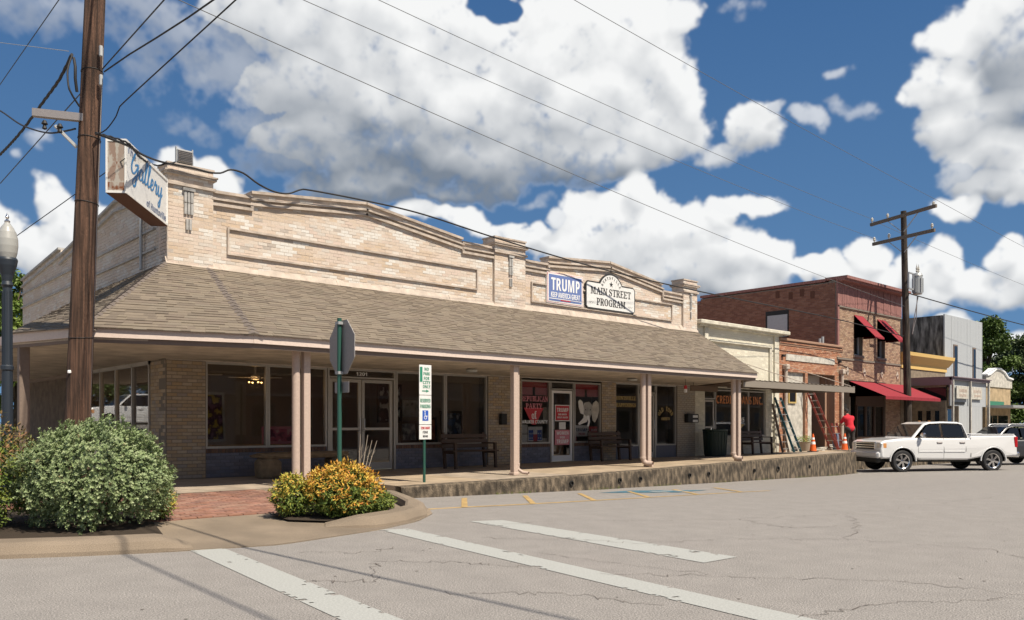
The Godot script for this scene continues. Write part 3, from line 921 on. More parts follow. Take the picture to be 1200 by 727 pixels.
func brickwork(parent: Node, O: Vector3, ex: Vector3, rows: Callable, y0: float, y1: float, pal: Array, tone: Callable, limit: int, bw := 0.205, bh := 0.073, proud := 0.009) -> void:
	var N := ex.cross(Vector3.UP)
	var bs := Basis(ex, Vector3.UP, N)
	var made := 0
	var rest := MB.new()
	var r := 0
	var y := y0
	while y + 0.03 < y1:
		var yt := minf(y + bh, y1)
		for iv in rows.call(y, yt):
			var off: float = (r % 2) * bw * 0.5
			var k := int(floor((iv[0] - off) / bw))
			while k * bw + off < iv[1]:
				var a := maxf(iv[0], k * bw + off)
				var b := minf(iv[1], (k + 1) * bw + off)
				k += 1
				if b - a < 0.035:
					continue
				var w := b - a - 0.010
				var h := yt - y - 0.010
				var t: int = tone.call((a + b) / 2, (y + yt) / 2)
				var pr := proud + rng.randf_range(-0.003, 0.003)
				var ctr := O + ex * (a + b) * 0.5 + Vector3.UP * (y + yt) * 0.5 + N * (pr - 0.012)
				if made < limit:
					made += 1
					var key := "%s_%d_%d_%d" % [pal[t], int(w * 200), int(h * 200), 0]
					if not brick_cache.has(key):
						var mb := MB.new()
						mb.col = pal[t]
						mb.bbox(Vector3.ZERO, Vector3(int(w * 200) / 200.0, int(h * 200) / 200.0, 0.024), 0.003)
						brick_cache[key] = mb.done()
					var o := meshed("brick", brick_cache[key], MT.brick, parent)
					o.transform = Transform3D(bs, ctr)
				else:
					rest.col = pal[t]
					rest.box(ctr, Vector3(w, h, 0.024), bs)
		y += bh
		r += 1
	if rest.v.size():
		var s := part("brick_course", rest, MT.brick, parent)
		s.set_meta("kind", "stuff")

func shingles(parent: Node, e0: Vector3, e1: Vector3, t0: Vector3, t1: Vector3, limit: int, pal: Array) -> void:
	var slope := ((t0 + t1) / 2 - (e0 + e1) / 2).length()
	var rows := int(slope / 0.137)
	var made := 0
	var rest := MB.new()
	for r in rows:
		var s0 := float(r) / rows
		var s1 := minf(1.0, (r + 1.12) / rows)
		var a0 := e0.lerp(t0, s0)
		var b0 := e1.lerp(t1, s0)
		var a1 := e0.lerp(t0, s1)
		var b1 := e1.lerp(t1, s1)
		var N := (b0 - a0).cross(a1 - a0).normalized()
		var L := (b0 - a0).length()
		var x := -rng.randf() * 0.3
		while x < L:
			var w := rng.randf_range(0.12, 0.34)
			var f0 := clampf(x / L, 0, 1)
			var f1 := clampf((x + w) / L, 0, 1)
			x += w
			if f1 - f0 < 0.001:
				continue
			var thick := 0.016 if rng.randf() < 0.5 else 0.008
			thick += rng.randf_range(-0.002, 0.002)
			var drop := (a0 - a1).normalized() * rng.randf_range(-0.001, 0.003)
			var p := a0.lerp(b0, f0) + N * thick + drop
			var q := a0.lerp(b0, f1) + N * thick + drop
			var q2 := a1.lerp(b1, f1) + N * 0.003
			var p2 := a1.lerp(b1, f0) + N * 0.003
			var dn := -N * (thick + 0.004)
			var mb := MB.new() if made < limit else rest
			var k := rng.randi() % pal.size()
			mb.col = pal[k]
			mb.quad(p, q, q2, p2)
			mb.quad(p + dn, q + dn, q, p)
			mb.tri(p + dn, p, p2)
			mb.tri(q + dn, q2, q)
			if made < limit:
				made += 1
				part("shingle", mb, MT.shingle, parent)
	if rest.v.size():
		var s := part("shingle_field", rest, MT.shingle, parent)
		s.set_meta("kind", "stuff")

func window(parent: Node, x0: float, x1: float, y0: float, y1: float, z: float, fw := 0.045, m: Material = null, pane := "pane", muntins := []) -> MeshInstance3D:
	var mb := MB.new()
	var d := 0.05
	mb.span(x0, x1, y0, y0 + fw, z - d, z + d)
	mb.span(x0, x1, y1 - fw, y1, z - d, z + d)
	mb.span(x0, x0 + fw, y0 + fw, y1 - fw, z - d, z + d)
	mb.span(x1 - fw, x1, y0 + fw, y1 - fw, z - d, z + d)
	for h in muntins:
		mb.span(x0 + fw, x1 - fw, h - 0.015, h + 0.015, z - d * 0.8, z + d * 0.8)
	var o := part("window", mb, m if m else MT.frame_metal, parent)
	mb = MB.new()
	mb.span(x0 + fw * 0.8, x1 - fw * 0.8, y0 + fw * 0.8, y1 - fw * 0.8, z - 0.012, z - 0.006)
	part("pane", mb, MT[pane], o)
	return o

func door(parent: Node, x0: float, x1: float, y0: float, y1: float, z: float, m: Material, hinge := 1, mid := 1.0) -> MeshInstance3D:
	var mb := MB.new()
	var fw := 0.075
	var d := 0.025
	mb.span(x0, x1, y0, y0 + 0.17, z - d, z + d)
	mb.span(x0, x1, y1 - fw, y1, z - d, z + d)
	mb.span(x0, x0 + fw, y0 + 0.17, y1 - fw, z - d, z + d)
	mb.span(x1 - fw, x1, y0 + 0.17, y1 - fw, z - d, z + d)
	if mid > 0:
		mb.span(x0 + fw, x1 - fw, mid - 0.03, mid + 0.03, z - d, z + d)
	var o := part("door", mb, m, parent)
	mb = MB.new()
	mb.span(x0 + fw * 0.8, x1 - fw * 0.8, y0 + 0.15, y1 - fw * 0.8, z - 0.005, z + 0.001)
	part("pane", mb, MT.pane, o)
	mb = MB.new()
	var hx := x1 - 0.05 if hinge > 0 else x0 + 0.05
	mb.tube([Vector3(hx, 0.95, z + 0.02), Vector3(hx, 0.95, z + 0.07), Vector3(hx, 1.25, z + 0.07), Vector3(hx, 1.25, z + 0.02)], 0.011, 6)
	part("handle", mb, MT.silver, o)
	return o

func rect_rows(list: Array) -> Callable:
	# list of [x0, x1, y0, y1] areas to be filled
	return func(ya0: float, yb: float) -> Array:
		var out := []
		for q in list:
			if ya0 >= q[2] - 0.001 and yb <= q[3] + 0.04:
				out.append([q[0], q[1]])
		return out

# ---------------------------------------------------------------- the corner building
const PROF := [[6.03, 5.95], [7.83, 5.98], [7.84, 6.09], [10.72, 6.37], [13.67, 5.97], [13.68, 5.88], [14.75, 5.88], [15.9, 5.70], [16.85, 5.70], [16.87, 5.92], [19.56, 6.12], [22.2, 5.74], [22.22, 5.52], [24.1, 5.50]]
const SIDE := [[0.0, 5.58], [4.4, 5.88], [4.42, 5.66], [5.0, 5.72], [9.2, 6.2], [12.4, 5.95]]

func above(prof: Array, lo: float, hi: float, y: float) -> Array:
	var out := []
	var start := -1.0
	var x := lo
	while x <= hi + 0.0001:
		var ok := table(prof, x) >= y
		if ok and start < 0:
			start = x
		if (not ok or x + 0.05 > hi) and start >= 0:
			var e := hi if ok else x - 0.05
			if e - start > 0.05:
				out.append([start, e])
			start = -1.0
		x += 0.05
	return out

func corner_building() -> void:
	var B := thing("corner_store", "long single-storey cream brick corner store building with brown shingled canopy on posts", "building", W(6, 17, 0))
	var off := -W(6, 17, 0)
	var mb := MB.new()
	# --- front wall above the canopy
	var poly := PackedVector2Array([Vector2(6.03, 2.42), Vector2(24.1, 2.42)])
	for i in range(PROF.size() - 1, -1, -1):
		poly.append(Vector2(PROF[i][0], PROF[i][1]))
	mb.prism(poly, Transform3D(Basis(), Vector3(0, 0, -17.32)), 0.31)
	var wall := part("front_wall", mb, MT.mortar_cream, B, off)
	rng.seed = 1201
	var pal := [Color(0.70, 0.555, 0.435), Color(0.675, 0.51, 0.375), Color(0.64, 0.455, 0.30), Color(0.73, 0.61, 0.50), Color(0.755, 0.68, 0.60), Color(0.64, 0.57, 0.50), Color(0.71, 0.54, 0.435), Color(0.60, 0.43, 0.31)]
	for i in pal.size():
		pal[i] = pal[i].lerp(Color(0.80, 0.735, 0.65), 0.38)
	var nb := FastNoiseLite.new()
	nb.seed = 6
	nb.frequency = 0.55
	nb.fractal_octaves = 3
	pal += [Color(0.82, 0.785, 0.725), Color(0.68, 0.53, 0.39), Color(0.56, 0.49, 0.42), Color(0.74, 0.60, 0.51)]
	var tone := func(x: float, y: float) -> int:
		# flaking whitewash over tan and pink brick
		var w := nb.get_noise_2d(x * 1.5, y * 3.4) + 0.5 * nb.get_noise_2d(x * 5.0 + 40, y * 9.0) + rng.randf_range(-0.16, 0.16)
		var o := nb.get_noise_2d(x * 0.8 + 100, y * 2.6) + rng.randf_range(-0.16, 0.16)
		if rng.randf() < 0.015:
			return 10
		if w > 0.2:
			return 8 if w > 0.34 else 4
		if o > 0.2:
			return [9, 2, 7, 2][rng.randi() % 4]
		if o < -0.24:
			return [11, 6, 6, 5][rng.randi() % 4]
		if w > 0.06:
			return [3, 4, 0, 3][rng.randi() % 4]
		return [0, 1, 6, 3][rng.randi() % 4]
	var rows := func(y0: float, y1: float) -> Array:
		var out := []
		for iv in above(PROF, 6.99, 14.73, y1 + 0.02) + above(PROF, 15.92, 23.28, y1 + 0.02):
			out.append(iv)
		return out
	brickwork(wall, Vector3(0, 0, -17.012), Vector3.RIGHT, rows, 4.28, 6.4, pal, tone, 296, 0.205, 0.073, 0.005)
	# --- piers with capitals and stepped ornament
	for q in [[6.03, 6.97, 6.36], [14.75, 15.9, 6.2], [23.3, 24.1, 6.04]]:
		mb = MB.new()
		mb.span(q[0], q[1], 2.6, q[2], -16.93, -17.42)
		var pier := part("pier", mb, MT.mortar_cream, B, off)
		brickwork(pier, Vector3(0, 0, -16.932), Vector3.RIGHT, rect_rows([[q[0] + 0.005, q[1] - 0.005, 4.2, q[2] - 0.02]]), 4.28, q[2] - 0.01, pal, tone, 0, 0.205, 0.073, 0.005)
		if q[0] < 7:
			brickwork(pier, Vector3(q[0] + 0.002, 0, -17.42), Vector3(0, 0, 1), rect_rows([[0.01, 0.48, 4.2, q[2]]]), 4.28, q[2] - 0.01, pal, tone, 0, 0.205, 0.073, 0.005)
		mb = MB.new()
		mb.span(q[0] - 0.05, q[1] + 0.05, q[2] - 0.20, q[2] - 0.155, -16.86, -17.46)
		mb.span(q[0] - 0.07, q[1] + 0.07, q[2] - 0.155, q[2] - 0.12, -16.84, -17.48)
		mb.span(q[0] - 0.03, q[1] + 0.03, q[2] - 0.41, q[2] - 0.35, -16.87, -17.45)
		mb.span(q[0] - 0.02, q[1] + 0.02, q[2], q[2] + 0.04, -16.9, -17.44)
		part("capital", mb, MT.cream_trim, pier)
		mb = MB.new()
		var cx: float = q[0] + 0.42 if q[0] < 7 else (q[0] + q[1]) / 2
		var ww := 0.2 if q[0] < 7 else (0.15 if q[0] < 16 else 0.1)
		var top: float = q[2] - 0.5
		for k in 3:
			var hw: float = ww * [0.5, 0.33, 0.16][k]
			var ya0: float = top - [0.55, 1.0, 1.22][k]
			var yb0: float = top - [0.0, 0.56, 1.01][k]
			var cells := maxi(1, int(round(hw * 2 / 0.066)))
			for c in cells:
				for rr in int((yb0 - ya0) / 0.24):
					mb.bbox(Vector3(cx - hw + (c + 0.5) * hw * 2 / cells, yb0 - 0.12 - rr * 0.24, -16.905), Vector3(hw * 2 / cells - 0.012, 0.228, 0.05), 0.006)
		mb.span(cx - ww * 0.62, cx + ww * 0.62, top + 0.005, top + 0.06, -16.86, -16.93)
		part("ornament", mb, MT.grey_trim, pier)
	# --- moulding that follows the gables, coping on top
	for bay in [[0, 7], [7, 14]]:
		var pts := []
		for i in range(bay[0], bay[1]):
			pts.append(Vector2(clampf(PROF[i][0], 6.97 if bay[0] == 0 else 15.9, 14.75 if bay[0] == 0 else 23.3), PROF[i][1]))
		var cm := MB.new()
		var gm := MB.new()
		for i in pts.size() - 1:
			var a: Vector2 = pts[i]
			var b: Vector2 = pts[i + 1]
			if b.x - a.x < 0.05:
				var lo := minf(a.y, b.y)
				var hi := maxf(a.y, b.y)
				gm.span(a.x - 0.035, a.x + 0.035, lo - 0.2, hi - 0.2, -16.935, -17.02)
				continue
			cm.bar(Vector3(a.x - 0.01, a.y + 0.03, -17.15), Vector3(b.x + 0.01, b.y + 0.03, -17.15), 0.4, 0.06)
			gm.bar(Vector3(a.x - 0.03, a.y - 0.13, -16.975), Vector3(b.x + 0.03, b.y - 0.13, -16.975), 0.11, 0.04)
			gm.bar(Vector3(a.x - 0.03, a.y - 0.235, -16.98), Vector3(b.x + 0.03, b.y - 0.235, -16.98), 0.08, 0.06)
		part("coping", cm, MT.cream_trim, B, off)
		part("moulding", gm, MT.cream_trim, B, off)
	# --- raised panel borders
	for q in [[7.29, 14.19, 4.70, 5.24], [16.17, 22.74, 4.58, 5.12]]:
		mb = MB.new()
		mb.span(q[0], q[1], q[3], q[3] + 0.04, -16.955, -17.03)
		mb.span(q[0], q[1], q[2], q[2] + 0.04, -16.955, -17.03)
		mb.span(q[0], q[0] + 0.04, q[2] + 0.04, q[3], -16.955, -17.03)
		mb.span(q[1] - 0.04, q[1], q[2] + 0.04, q[3], -16.955, -17.03)
		part("panel_border", mb, MT.cream_trim, B, off)
	# --- plaster flashing where the roof meets the wall
	mb = MB.new()
	var lx := 6.0
	rng.seed = 31
	while lx < 24.1:
		var l2 := minf(lx + 0.3, 24.12)
		mb.quad(Vector3(lx, 4.30, -16.88), Vector3(l2, 4.30, -16.88), Vector3(l2, 4.47 + rng.randf_range(-0.02, 0.03), -16.985), Vector3(lx, 4.47 + rng.randf_range(-0.02, 0.03), -16.985))
		lx = l2
	part("flashing", mb, MT.cream_trim, B, off)
	# --- side wall
	mb = MB.new()
	var sp := PackedVector2Array([Vector2(0, 2.45), Vector2(12.38, 2.45)])
	for i in range(SIDE.size() - 1, -1, -1):
		sp.append(Vector2(SIDE[i][0], SIDE[i][1]))
	var side_xf := Transform3D(Basis(Vector3(0, 0, 1), Vector3.UP, Vector3(-1, 0, 0)), Vector3(6.36, 0, -29.4))
	mb.prism(sp, side_xf, 0.31)
	mb.span(6.05, 6.36, 0, 2.45, -22.4, -29.4)
	var swall := part("side_wall", mb, MT.mortar_cream, B, off)
	var srows := func(y0: float, y1: float) -> Array: return above(SIDE, 0.02, 12.36, y1 + 0.02)
	var shade_pal := []  # front brick tones pulled to grey: the side wall's shade put into its colour
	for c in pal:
		shade_pal.append(c.lerp(Color(0.6, 0.57, 0.53), 0.45))
	brickwork(swall, Vector3(6.048, 0, -29.4), Vector3(0, 0, 1), srows, 4.0, 6.2, shade_pal, tone, 0)
	mb = MB.new()
	for yy in [4.72, 5.14]:
		mb.span(5.985, 6.05, yy, yy + 0.04, -17.6, -29.4)
	for i in SIDE.size() - 1:
		if SIDE[i + 1][0] - SIDE[i][0] > 0.1:
			var za: float = -29.4 + SIDE[i][0]
			var zb: float = -29.4 + SIDE[i + 1][0]
			mb.bar(Vector3(6.02, SIDE[i][1] - 0.19, za), Vector3(6.02, SIDE[i + 1][1] - 0.19, zb), 0.08, 0.05)
			mb.bar(Vector3(6.19, SIDE[i][1] + 0.03, za), Vector3(6.19, SIDE[i + 1][1] + 0.03, zb), 0.42, 0.06)
	part("side_moulding", mb, MT.grey_trim, B, off)
	mb = MB.new()
	mb.tube([Vector3(5.97, 5.6, -18.3), Vector3(5.97, 4.4, -18.3)], 0.035, 8)
	part("conduit", mb, MT.galvanised, B, off)
	# --- roof slab, back and right walls
	mb = MB.new()
	mb.span(6.3, 24.05, 4.95, 5.1, -17.33, -29.35)
	mb.span(23.85, 24.09, 0, 5.4, -17.4, -29.4)
	mb.span(6.36, 23.85, 0, 5.4, -29.15, -29.4)
	part("flat_roof", mb, MT.roof_deck, B, off)
	# --- stucco cladding of the side wall under the canopy
	mb = MB.new()
	mb.span(5.99, 6.05, -0.1, 2.46, -22.4, -29.4)
	part("stucco_wall", mb, MT.stucco_brown, B, off)
	mb = MB.new()
	mb.span(5.96, 5.99, 2.34, 2.44, -22.4, -29.4)
	part("wall_trim", mb, MT.brown_paint, B, off)
	canopy(B, off)
	storefront(B, off)

func canopy(B: Node3D, off: Vector3) -> void:
	var Bp := W(3.07, 15.9, 2.64)
	var A := W(3.70, 13.9, 2.64)
	var C := W(6.10, 13.15, 2.64)
	var D := W(21.7, 13.15, 2.64)
	var T0 := W(6.0, 22.2, 4.34)
	var T1 := W(6.02, 16.98, 4.38)
	var T2 := W(6.85, 16.94, 4.36)
	var T3 := W(24.1, 16.94, 4.31)
	var lo := Vector3(0, -0.03, 0)
	var mb := MB.new()
	mb.quad(Bp + lo * 3, A + lo * 3, T1 + lo * 6, T0 + lo * 6)
	mb.quad(A + lo, C + lo, T2 + lo, T1 + lo)
	mb.quad(C + lo, D + lo, T3 + lo, T2 + lo)
	var Db := W(24.1, 17, 2.5)
	mb.tri(D + lo, Db, T3 + lo)
	mb.tri(Bp + lo, T0 + lo, W(6, 22.3, 2.5))
	var deck := part("canopy_roof", mb, MT.roof_deck, B, off)
	rng.seed = 44
	var pal := [Color(0.262, 0.212, 0.16), Color(0.248, 0.2, 0.152), Color(0.273, 0.222, 0.168), Color(0.234, 0.188, 0.142), Color(0.257, 0.212, 0.163), Color(0.205, 0.165, 0.128)]
	var over := func(p: Vector3, t: Vector3) -> Vector3: return p + (p - t).normalized() * 0.075
	shingles(deck, over.call(A, T1), over.call(C, T2), T1, T2, 150, pal)
	shingles(deck, over.call(C, T2), over.call(D, W(21.7, 16.9, 4.3)), T2, T3, 110, pal)
	shingles(deck, over.call(Bp, T0), over.call(A, T1), T0, T1, 38, pal)
	# hip caps, made of lapped pieces
	for hp in [[A, T1], [C, T2]]:
		var n := 22
		for i in n:
			var a: Vector3 = hp[0].lerp(hp[1], (i - 0.3) / n)
			var b: Vector3 = hp[0].lerp(hp[1], (i + 1.1) / n)
			var d := (b - a).normalized()
			var x := d.cross(Vector3.UP).normalized()
			var up := x.cross(d).normalized()
			var w := 0.17
			var fall := 0.05 if hp[0] == C else 0.09
			mb = MB.new()
			var ridge := up * 0.032
			var lowr := up * 0.012
			var sl := -x * w - up * (fall - 0.03)
			var sr := x * w - up * (fall - 0.03)
			mb.quad(a + sl, a + ridge, b + lowr, b + sl - ridge * 0.4)
			mb.quad(a + ridge, a + sr, b + sr - ridge * 0.4, b + lowr)
			mb.quad(a + sl - up * 0.02, a - up * 0.0, a + ridge, a + sl)
			mb.quad(a - up * 0.0, a + sr - up * 0.02, a + sr, a + ridge)
			part("hip_shingle", mb, MT.cap_shingle, deck)
	# fascia boards and soffit
	var line := [W(2.95, 29.3, 0), Bp, A, C, D, W(24.0, 16.9, 0)]
	for i in line.size() - 1:
		var a: Vector3 = line[i]
		var b: Vector3 = line[i + 1]
		a.y = 0
		b.y = 0
		var d := (b - a).normalized()
		var nr := Vector3(-d.z, 0, d.x)
		mb = MB.new()
		mb.bar(a + Vector3(0, 2.545, 0) - nr * 0.0 + d * 0.0, b + Vector3(0, 2.545, 0), 0.035, 0.15)
		part("fascia", mb, MT.pink_paint, B, off)
		mb = MB.new()
		mb.bar(a + Vector3(0, 2.44, 0) - nr * 0.055, b + Vector3(0, 2.44, 0) - nr * 0.055, 0.04, 0.1)
		part("fascia_backing", mb, MT.brown_paint, B, off)
	mb = MB.new()
	var sof := PackedVector2Array([Vector2(2.97, -29.35), Vector2(3.1, -15.9), Vector2(3.73, -13.92), Vector2(6.1, -13.2), Vector2(21.68, -13.2), Vector2(24.0, -16.95), Vector2(6.05, -16.98), Vector2(6.05, -29.35)])
	mb.prism(sof, Transform3D(Basis(Vector3.RIGHT, Vector3(0, 0, 1), Vector3(0, -1, 0)), Vector3(0, 2.47, 0)), 0.03)
	part("soffit", mb, MT.soffit, B, off)
	# posts and downspouts
	for q in [[7.25, 13.5, -0.19, 0.072], [12.2, 13.35, 0.11, 0.035], [16.98, 13.45, -0.2, 0.07], [21.25, 13.5, -0.24, 0.07]]:
		mb = MB.new()
		var ph := 2.44
		var yb := lerpf(ky(q[0]), 0.0, 0.25)
		mb.bbox(W(q[0], q[1], (ph + yb) / 2), Vector3(0.13, ph - yb, 0.13), 0.008)
		var po := part("post", mb, MT.post_paint, B, off)
		mb = MB.new()
		mb.bbox(W(q[0], q[1], yb + 0.03), Vector3(0.17, 0.06, 0.17), 0.01)
		part("post_foot", mb, MT.post_paint, po)
		mb = MB.new()
		var dx: float = q[0] + q[2]
		var r: float = q[3]
		mb.tube([W(dx, q[1], ph), W(dx, q[1], yb + 0.22), W(dx + 0.02 * signf(-q[2]), q[1] - 0.03, yb + 0.13), W(dx + 0.06, q[1] - 0.1, yb + r + 0.02), W(dx + 0.1, q[1] - 0.24, yb + r + 0.01)], r, 12, false)
		part("downspout", mb, MT.post_paint, B, off)
		mb = MB.new()
		mb.lathe([Vector2(r + 0.008, 0), Vector2(r + 0.012, 0.05), Vector2(r + 0.002, 0.06)], W(dx, q[1], yb + 0.2), 12)
		part("pipe_collar", mb, MT.post_paint, po)
	mb = MB.new()
	mb.bbox(W(3.25, 15.75, 1.2), Vector3(0.16, 2.5, 0.16), 0.01)
	part("post", mb, MT.brown_paint, B, off)
	# ceiling lamps under the soffit and a bird house hanging near the last shop
	for lu in [12.6, 18.6]:
		mb = MB.new()
		mb.lathe([Vector2(0, 0), Vector2(0.13, 0.0), Vector2(0.15, 0.05), Vector2(0.1, 0.08)], W(lu, 15.3, 2.36), 14)
		part("soffit_lamp", mb, MT.globe, B, off)

func storefront(B: Node3D, off: Vector3) -> void:
	var z := -17.09
	rng.seed = 62
	# pilasters
	var tan_pal := [Color(0.40, 0.305, 0.205), Color(0.36, 0.265, 0.17), Color(0.44, 0.35, 0.25), Color(0.33, 0.26, 0.19), Color(0.42, 0.29, 0.17), Color(0.30, 0.25, 0.21), Color(0.46, 0.38, 0.29), Color(0.27, 0.25, 0.25)]
	for i in tan_pal.size():
		tan_pal[i] = Color(tan_pal[i].r * 1.3, tan_pal[i].g * 1.3, tan_pal[i].b * 1.3).lerp(Color(0.50, 0.40, 0.28), 0.45)
	var any := func(x: float, y: float) -> int: return rng.randi() % 8
	for q in [[6.03, 6.85, 140], [14.58, 15.83, 70], [19.2, 19.88, 40], [23.05, 24.1, 40]]:
		var mb := MB.new()
		mb.span(q[0], q[1], -0.02, 2.44, -17.012, -17.4)
		var p := part("pilaster", mb, MT.mortar_grey, B, off)
		var pl := tan_pal
		if q[0] > 23:
			pl = []
			for c in tan_pal:
				pl.append(c.lerp(Color(0.42, 0.4, 0.36), 0.65))
		brickwork(p, Vector3(0, 0, -17.014), Vector3.RIGHT, rect_rows([[q[0] + 0.01, q[1] - 0.01, -0.02, 2.44]]), 0.0, 2.43, pl, any, q[2])
		if q[0] < 7:
			mb = MB.new()
			mb.span(6.04, 6.3, -0.02, 2.44, -17.4, -17.9)
			part("pilaster_return", mb, MT.mortar_grey, p)
			brickwork(p, Vector3(6.038, 0, -17.9), Vector3(0, 0, 1), rect_rows([[0.0, 0.87, -0.02, 2.44]]), 0.0, 2.43, tan_pal, any, 60)
	# blue-grey painted brick under the windows, with a row of brick on edge for a sill
	var blue_pal := [Color(0.125, 0.13, 0.165), Color(0.14, 0.145, 0.185), Color(0.115, 0.12, 0.15), Color(0.15, 0.155, 0.19), Color(0.13, 0.13, 0.16), Color(0.12, 0.13, 0.17), Color(0.14, 0.14, 0.17), Color(0.11, 0.115, 0.14)]
	for i in blue_pal.size():
		blue_pal[i] = Color(blue_pal[i].r * 1.5, blue_pal[i].g * 1.5, blue_pal[i].b * 1.5)
	var sill_pal := [Color(0.2, 0.12, 0.085), Color(0.17, 0.1, 0.075), Color(0.23, 0.14, 0.1), Color(0.19, 0.13, 0.1), Color(0.2, 0.11, 0.08), Color(0.15, 0.1, 0.08), Color(0.22, 0.13, 0.09), Color(0.18, 0.12, 0.09)]
	for q in [[6.85, 9.7, 0.6], [11.6, 14.58, 0.6], [15.83, 17.0, 0.55], [18.02, 19.2, 0.55]]:
		var mb := MB.new()
		mb.span(q[0], q[1], -0.02, q[2], -17.062, -17.2)
		var p := part("bulkhead", mb, MT.mortar_blue, B, off)
		brickwork(p, Vector3(0, 0, -17.064), Vector3.RIGHT, rect_rows([[q[0] + 0.005, q[1] - 0.005, -0.02, q[2]]]), 0.0, q[2] - 0.1, blue_pal, any, 120)
		brickwork(p, Vector3(0, 0, -17.058), Vector3.RIGHT, rect_rows([[q[0] + 0.005, q[1] - 0.005, -0.02, q[2] + 0.01]]), q[2] - 0.1, q[2], sill_pal, any, 60, 0.075, 0.1, 0.016)
	for q in [[19.88, 21.05, 0.4], [21.95, 23.05, 0.4]]:
		var mb := MB.new()
		mb.span(q[0], q[1], -0.02, q[2], -17.06, -17.2)
		part("bulkhead", mb, MT.mortar_blue, B, off)
	# header above the windows
	var hm := MB.new()
	hm.span(6.85, 23.05, 2.42, 2.62, -17.05, -17.3)
	part("header", hm, MT.soffit, B, off)
	# windows and doors
	for q in [[6.85, 8.235, 0.6, 2.42], [8.245, 9.7, 0.6, 2.42], [11.62, 13.15, 0.6, 2.42], [13.16, 14.58, 0.6, 2.42], [15.83, 17.0, 0.55, 2.37], [18.02, 19.2, 0.55, 2.37], [19.88, 21.05, 0.4, 2.42], [21.95, 23.05, 0.4, 2.42]]:
		var w := window(B, q[0], q[1], q[2], q[3], z)
		w.position += off
	for q in [[9.72, 11.6, 2.2, 2.42], [17.01, 18.01, 2.12, 2.37], [21.06, 21.94, 2.12, 2.42]]:
		var w := window(B, q[0], q[1], q[2], q[3], z, 0.04)
		w.position += off
	door(B, 9.78, 10.63, 0.02, 2.18, z, MT.frame_metal, 1).position += off
	door(B, 10.65, 11.52, 0.02, 2.18, z, MT.frame_metal, -1).position += off
	door(B, 17.08, 17.94, 0.02, 2.1, z, MT.clean_white, -1, 0.0).position += off
	door(B, 21.12, 21.88, 0.02, 2.1, z, MT.frame_metal, 1, 0.0).position += off
	for x in [9.72, 11.55, 17.01, 17.95, 21.06, 21.89]:
		hm = MB.new()
		hm.span(x, x + 0.055, 0.0, 2.2, z - 0.05, z + 0.05)
		part("door_jamb", hm, MT.frame_metal, B, off)
	lettering(B, "1201", W(10.62, 17.03, 2.31) + off, 0.3, 0.085, MT.white, Basis(), false, true, "house_number")
	# side windows towards the corner
	hm = MB.new()
	for v in [17.93, 19.0, 20.15, 21.3, 22.36]:
		hm.span(6.0, 6.1, 0.12, 2.44, -v - 0.03, -v + 0.03)
	hm.span(6.0, 6.1, 0.05, 0.14, -17.9, -22.4)
	hm.span(6.0, 6.1, 2.36, 2.45, -17.9, -22.4)
	var sw := part("side_window", hm, MT.frame_metal, B, off)
	for v in [17.93, 19.03, 20.18, 21.33]:
		hm = MB.new()
		hm.span(6.045, 6.051, 0.14, 2.36, -v, -v - 1.06)
		part("pane", hm, MT.pane, sw)
	# rooms behind the glass
	for q in [[6.3, 14.98, 23.5], [15.0, 19.5, 21.5], [19.52, 23.8, 21.5]]:
		var mb := MB.new()
		mb.quad(W(q[0], 17.2, 0.01), W(q[1], 17.2, 0.01), W(q[1], q[2], 0.01), W(q[0], q[2], 0.01))
		var rm := part("room_floor", mb, MT.interior_floor, B, off)
		mb = MB.new()
		mb.span(q[0], q[1], 2.66, 2.7, -17.2, -q[2])
		mb.span(q[0], q[1], 0, 2.7, -q[2], -q[2] - 0.05)
		if q[0] > 7:
			mb.span(q[0] - 0.02, q[0], 0, 2.7, -17.3, -q[2])
		mb.span(q[1] - 0.02, q[1], 0, 2.7, -17.3, -q[2])
		if q[0] < 7:
			mb.span(6.3, 6.34, 0, 2.7, -22.5, -q[2])
		part("room_wall", mb, MT.interior_wall, rm)

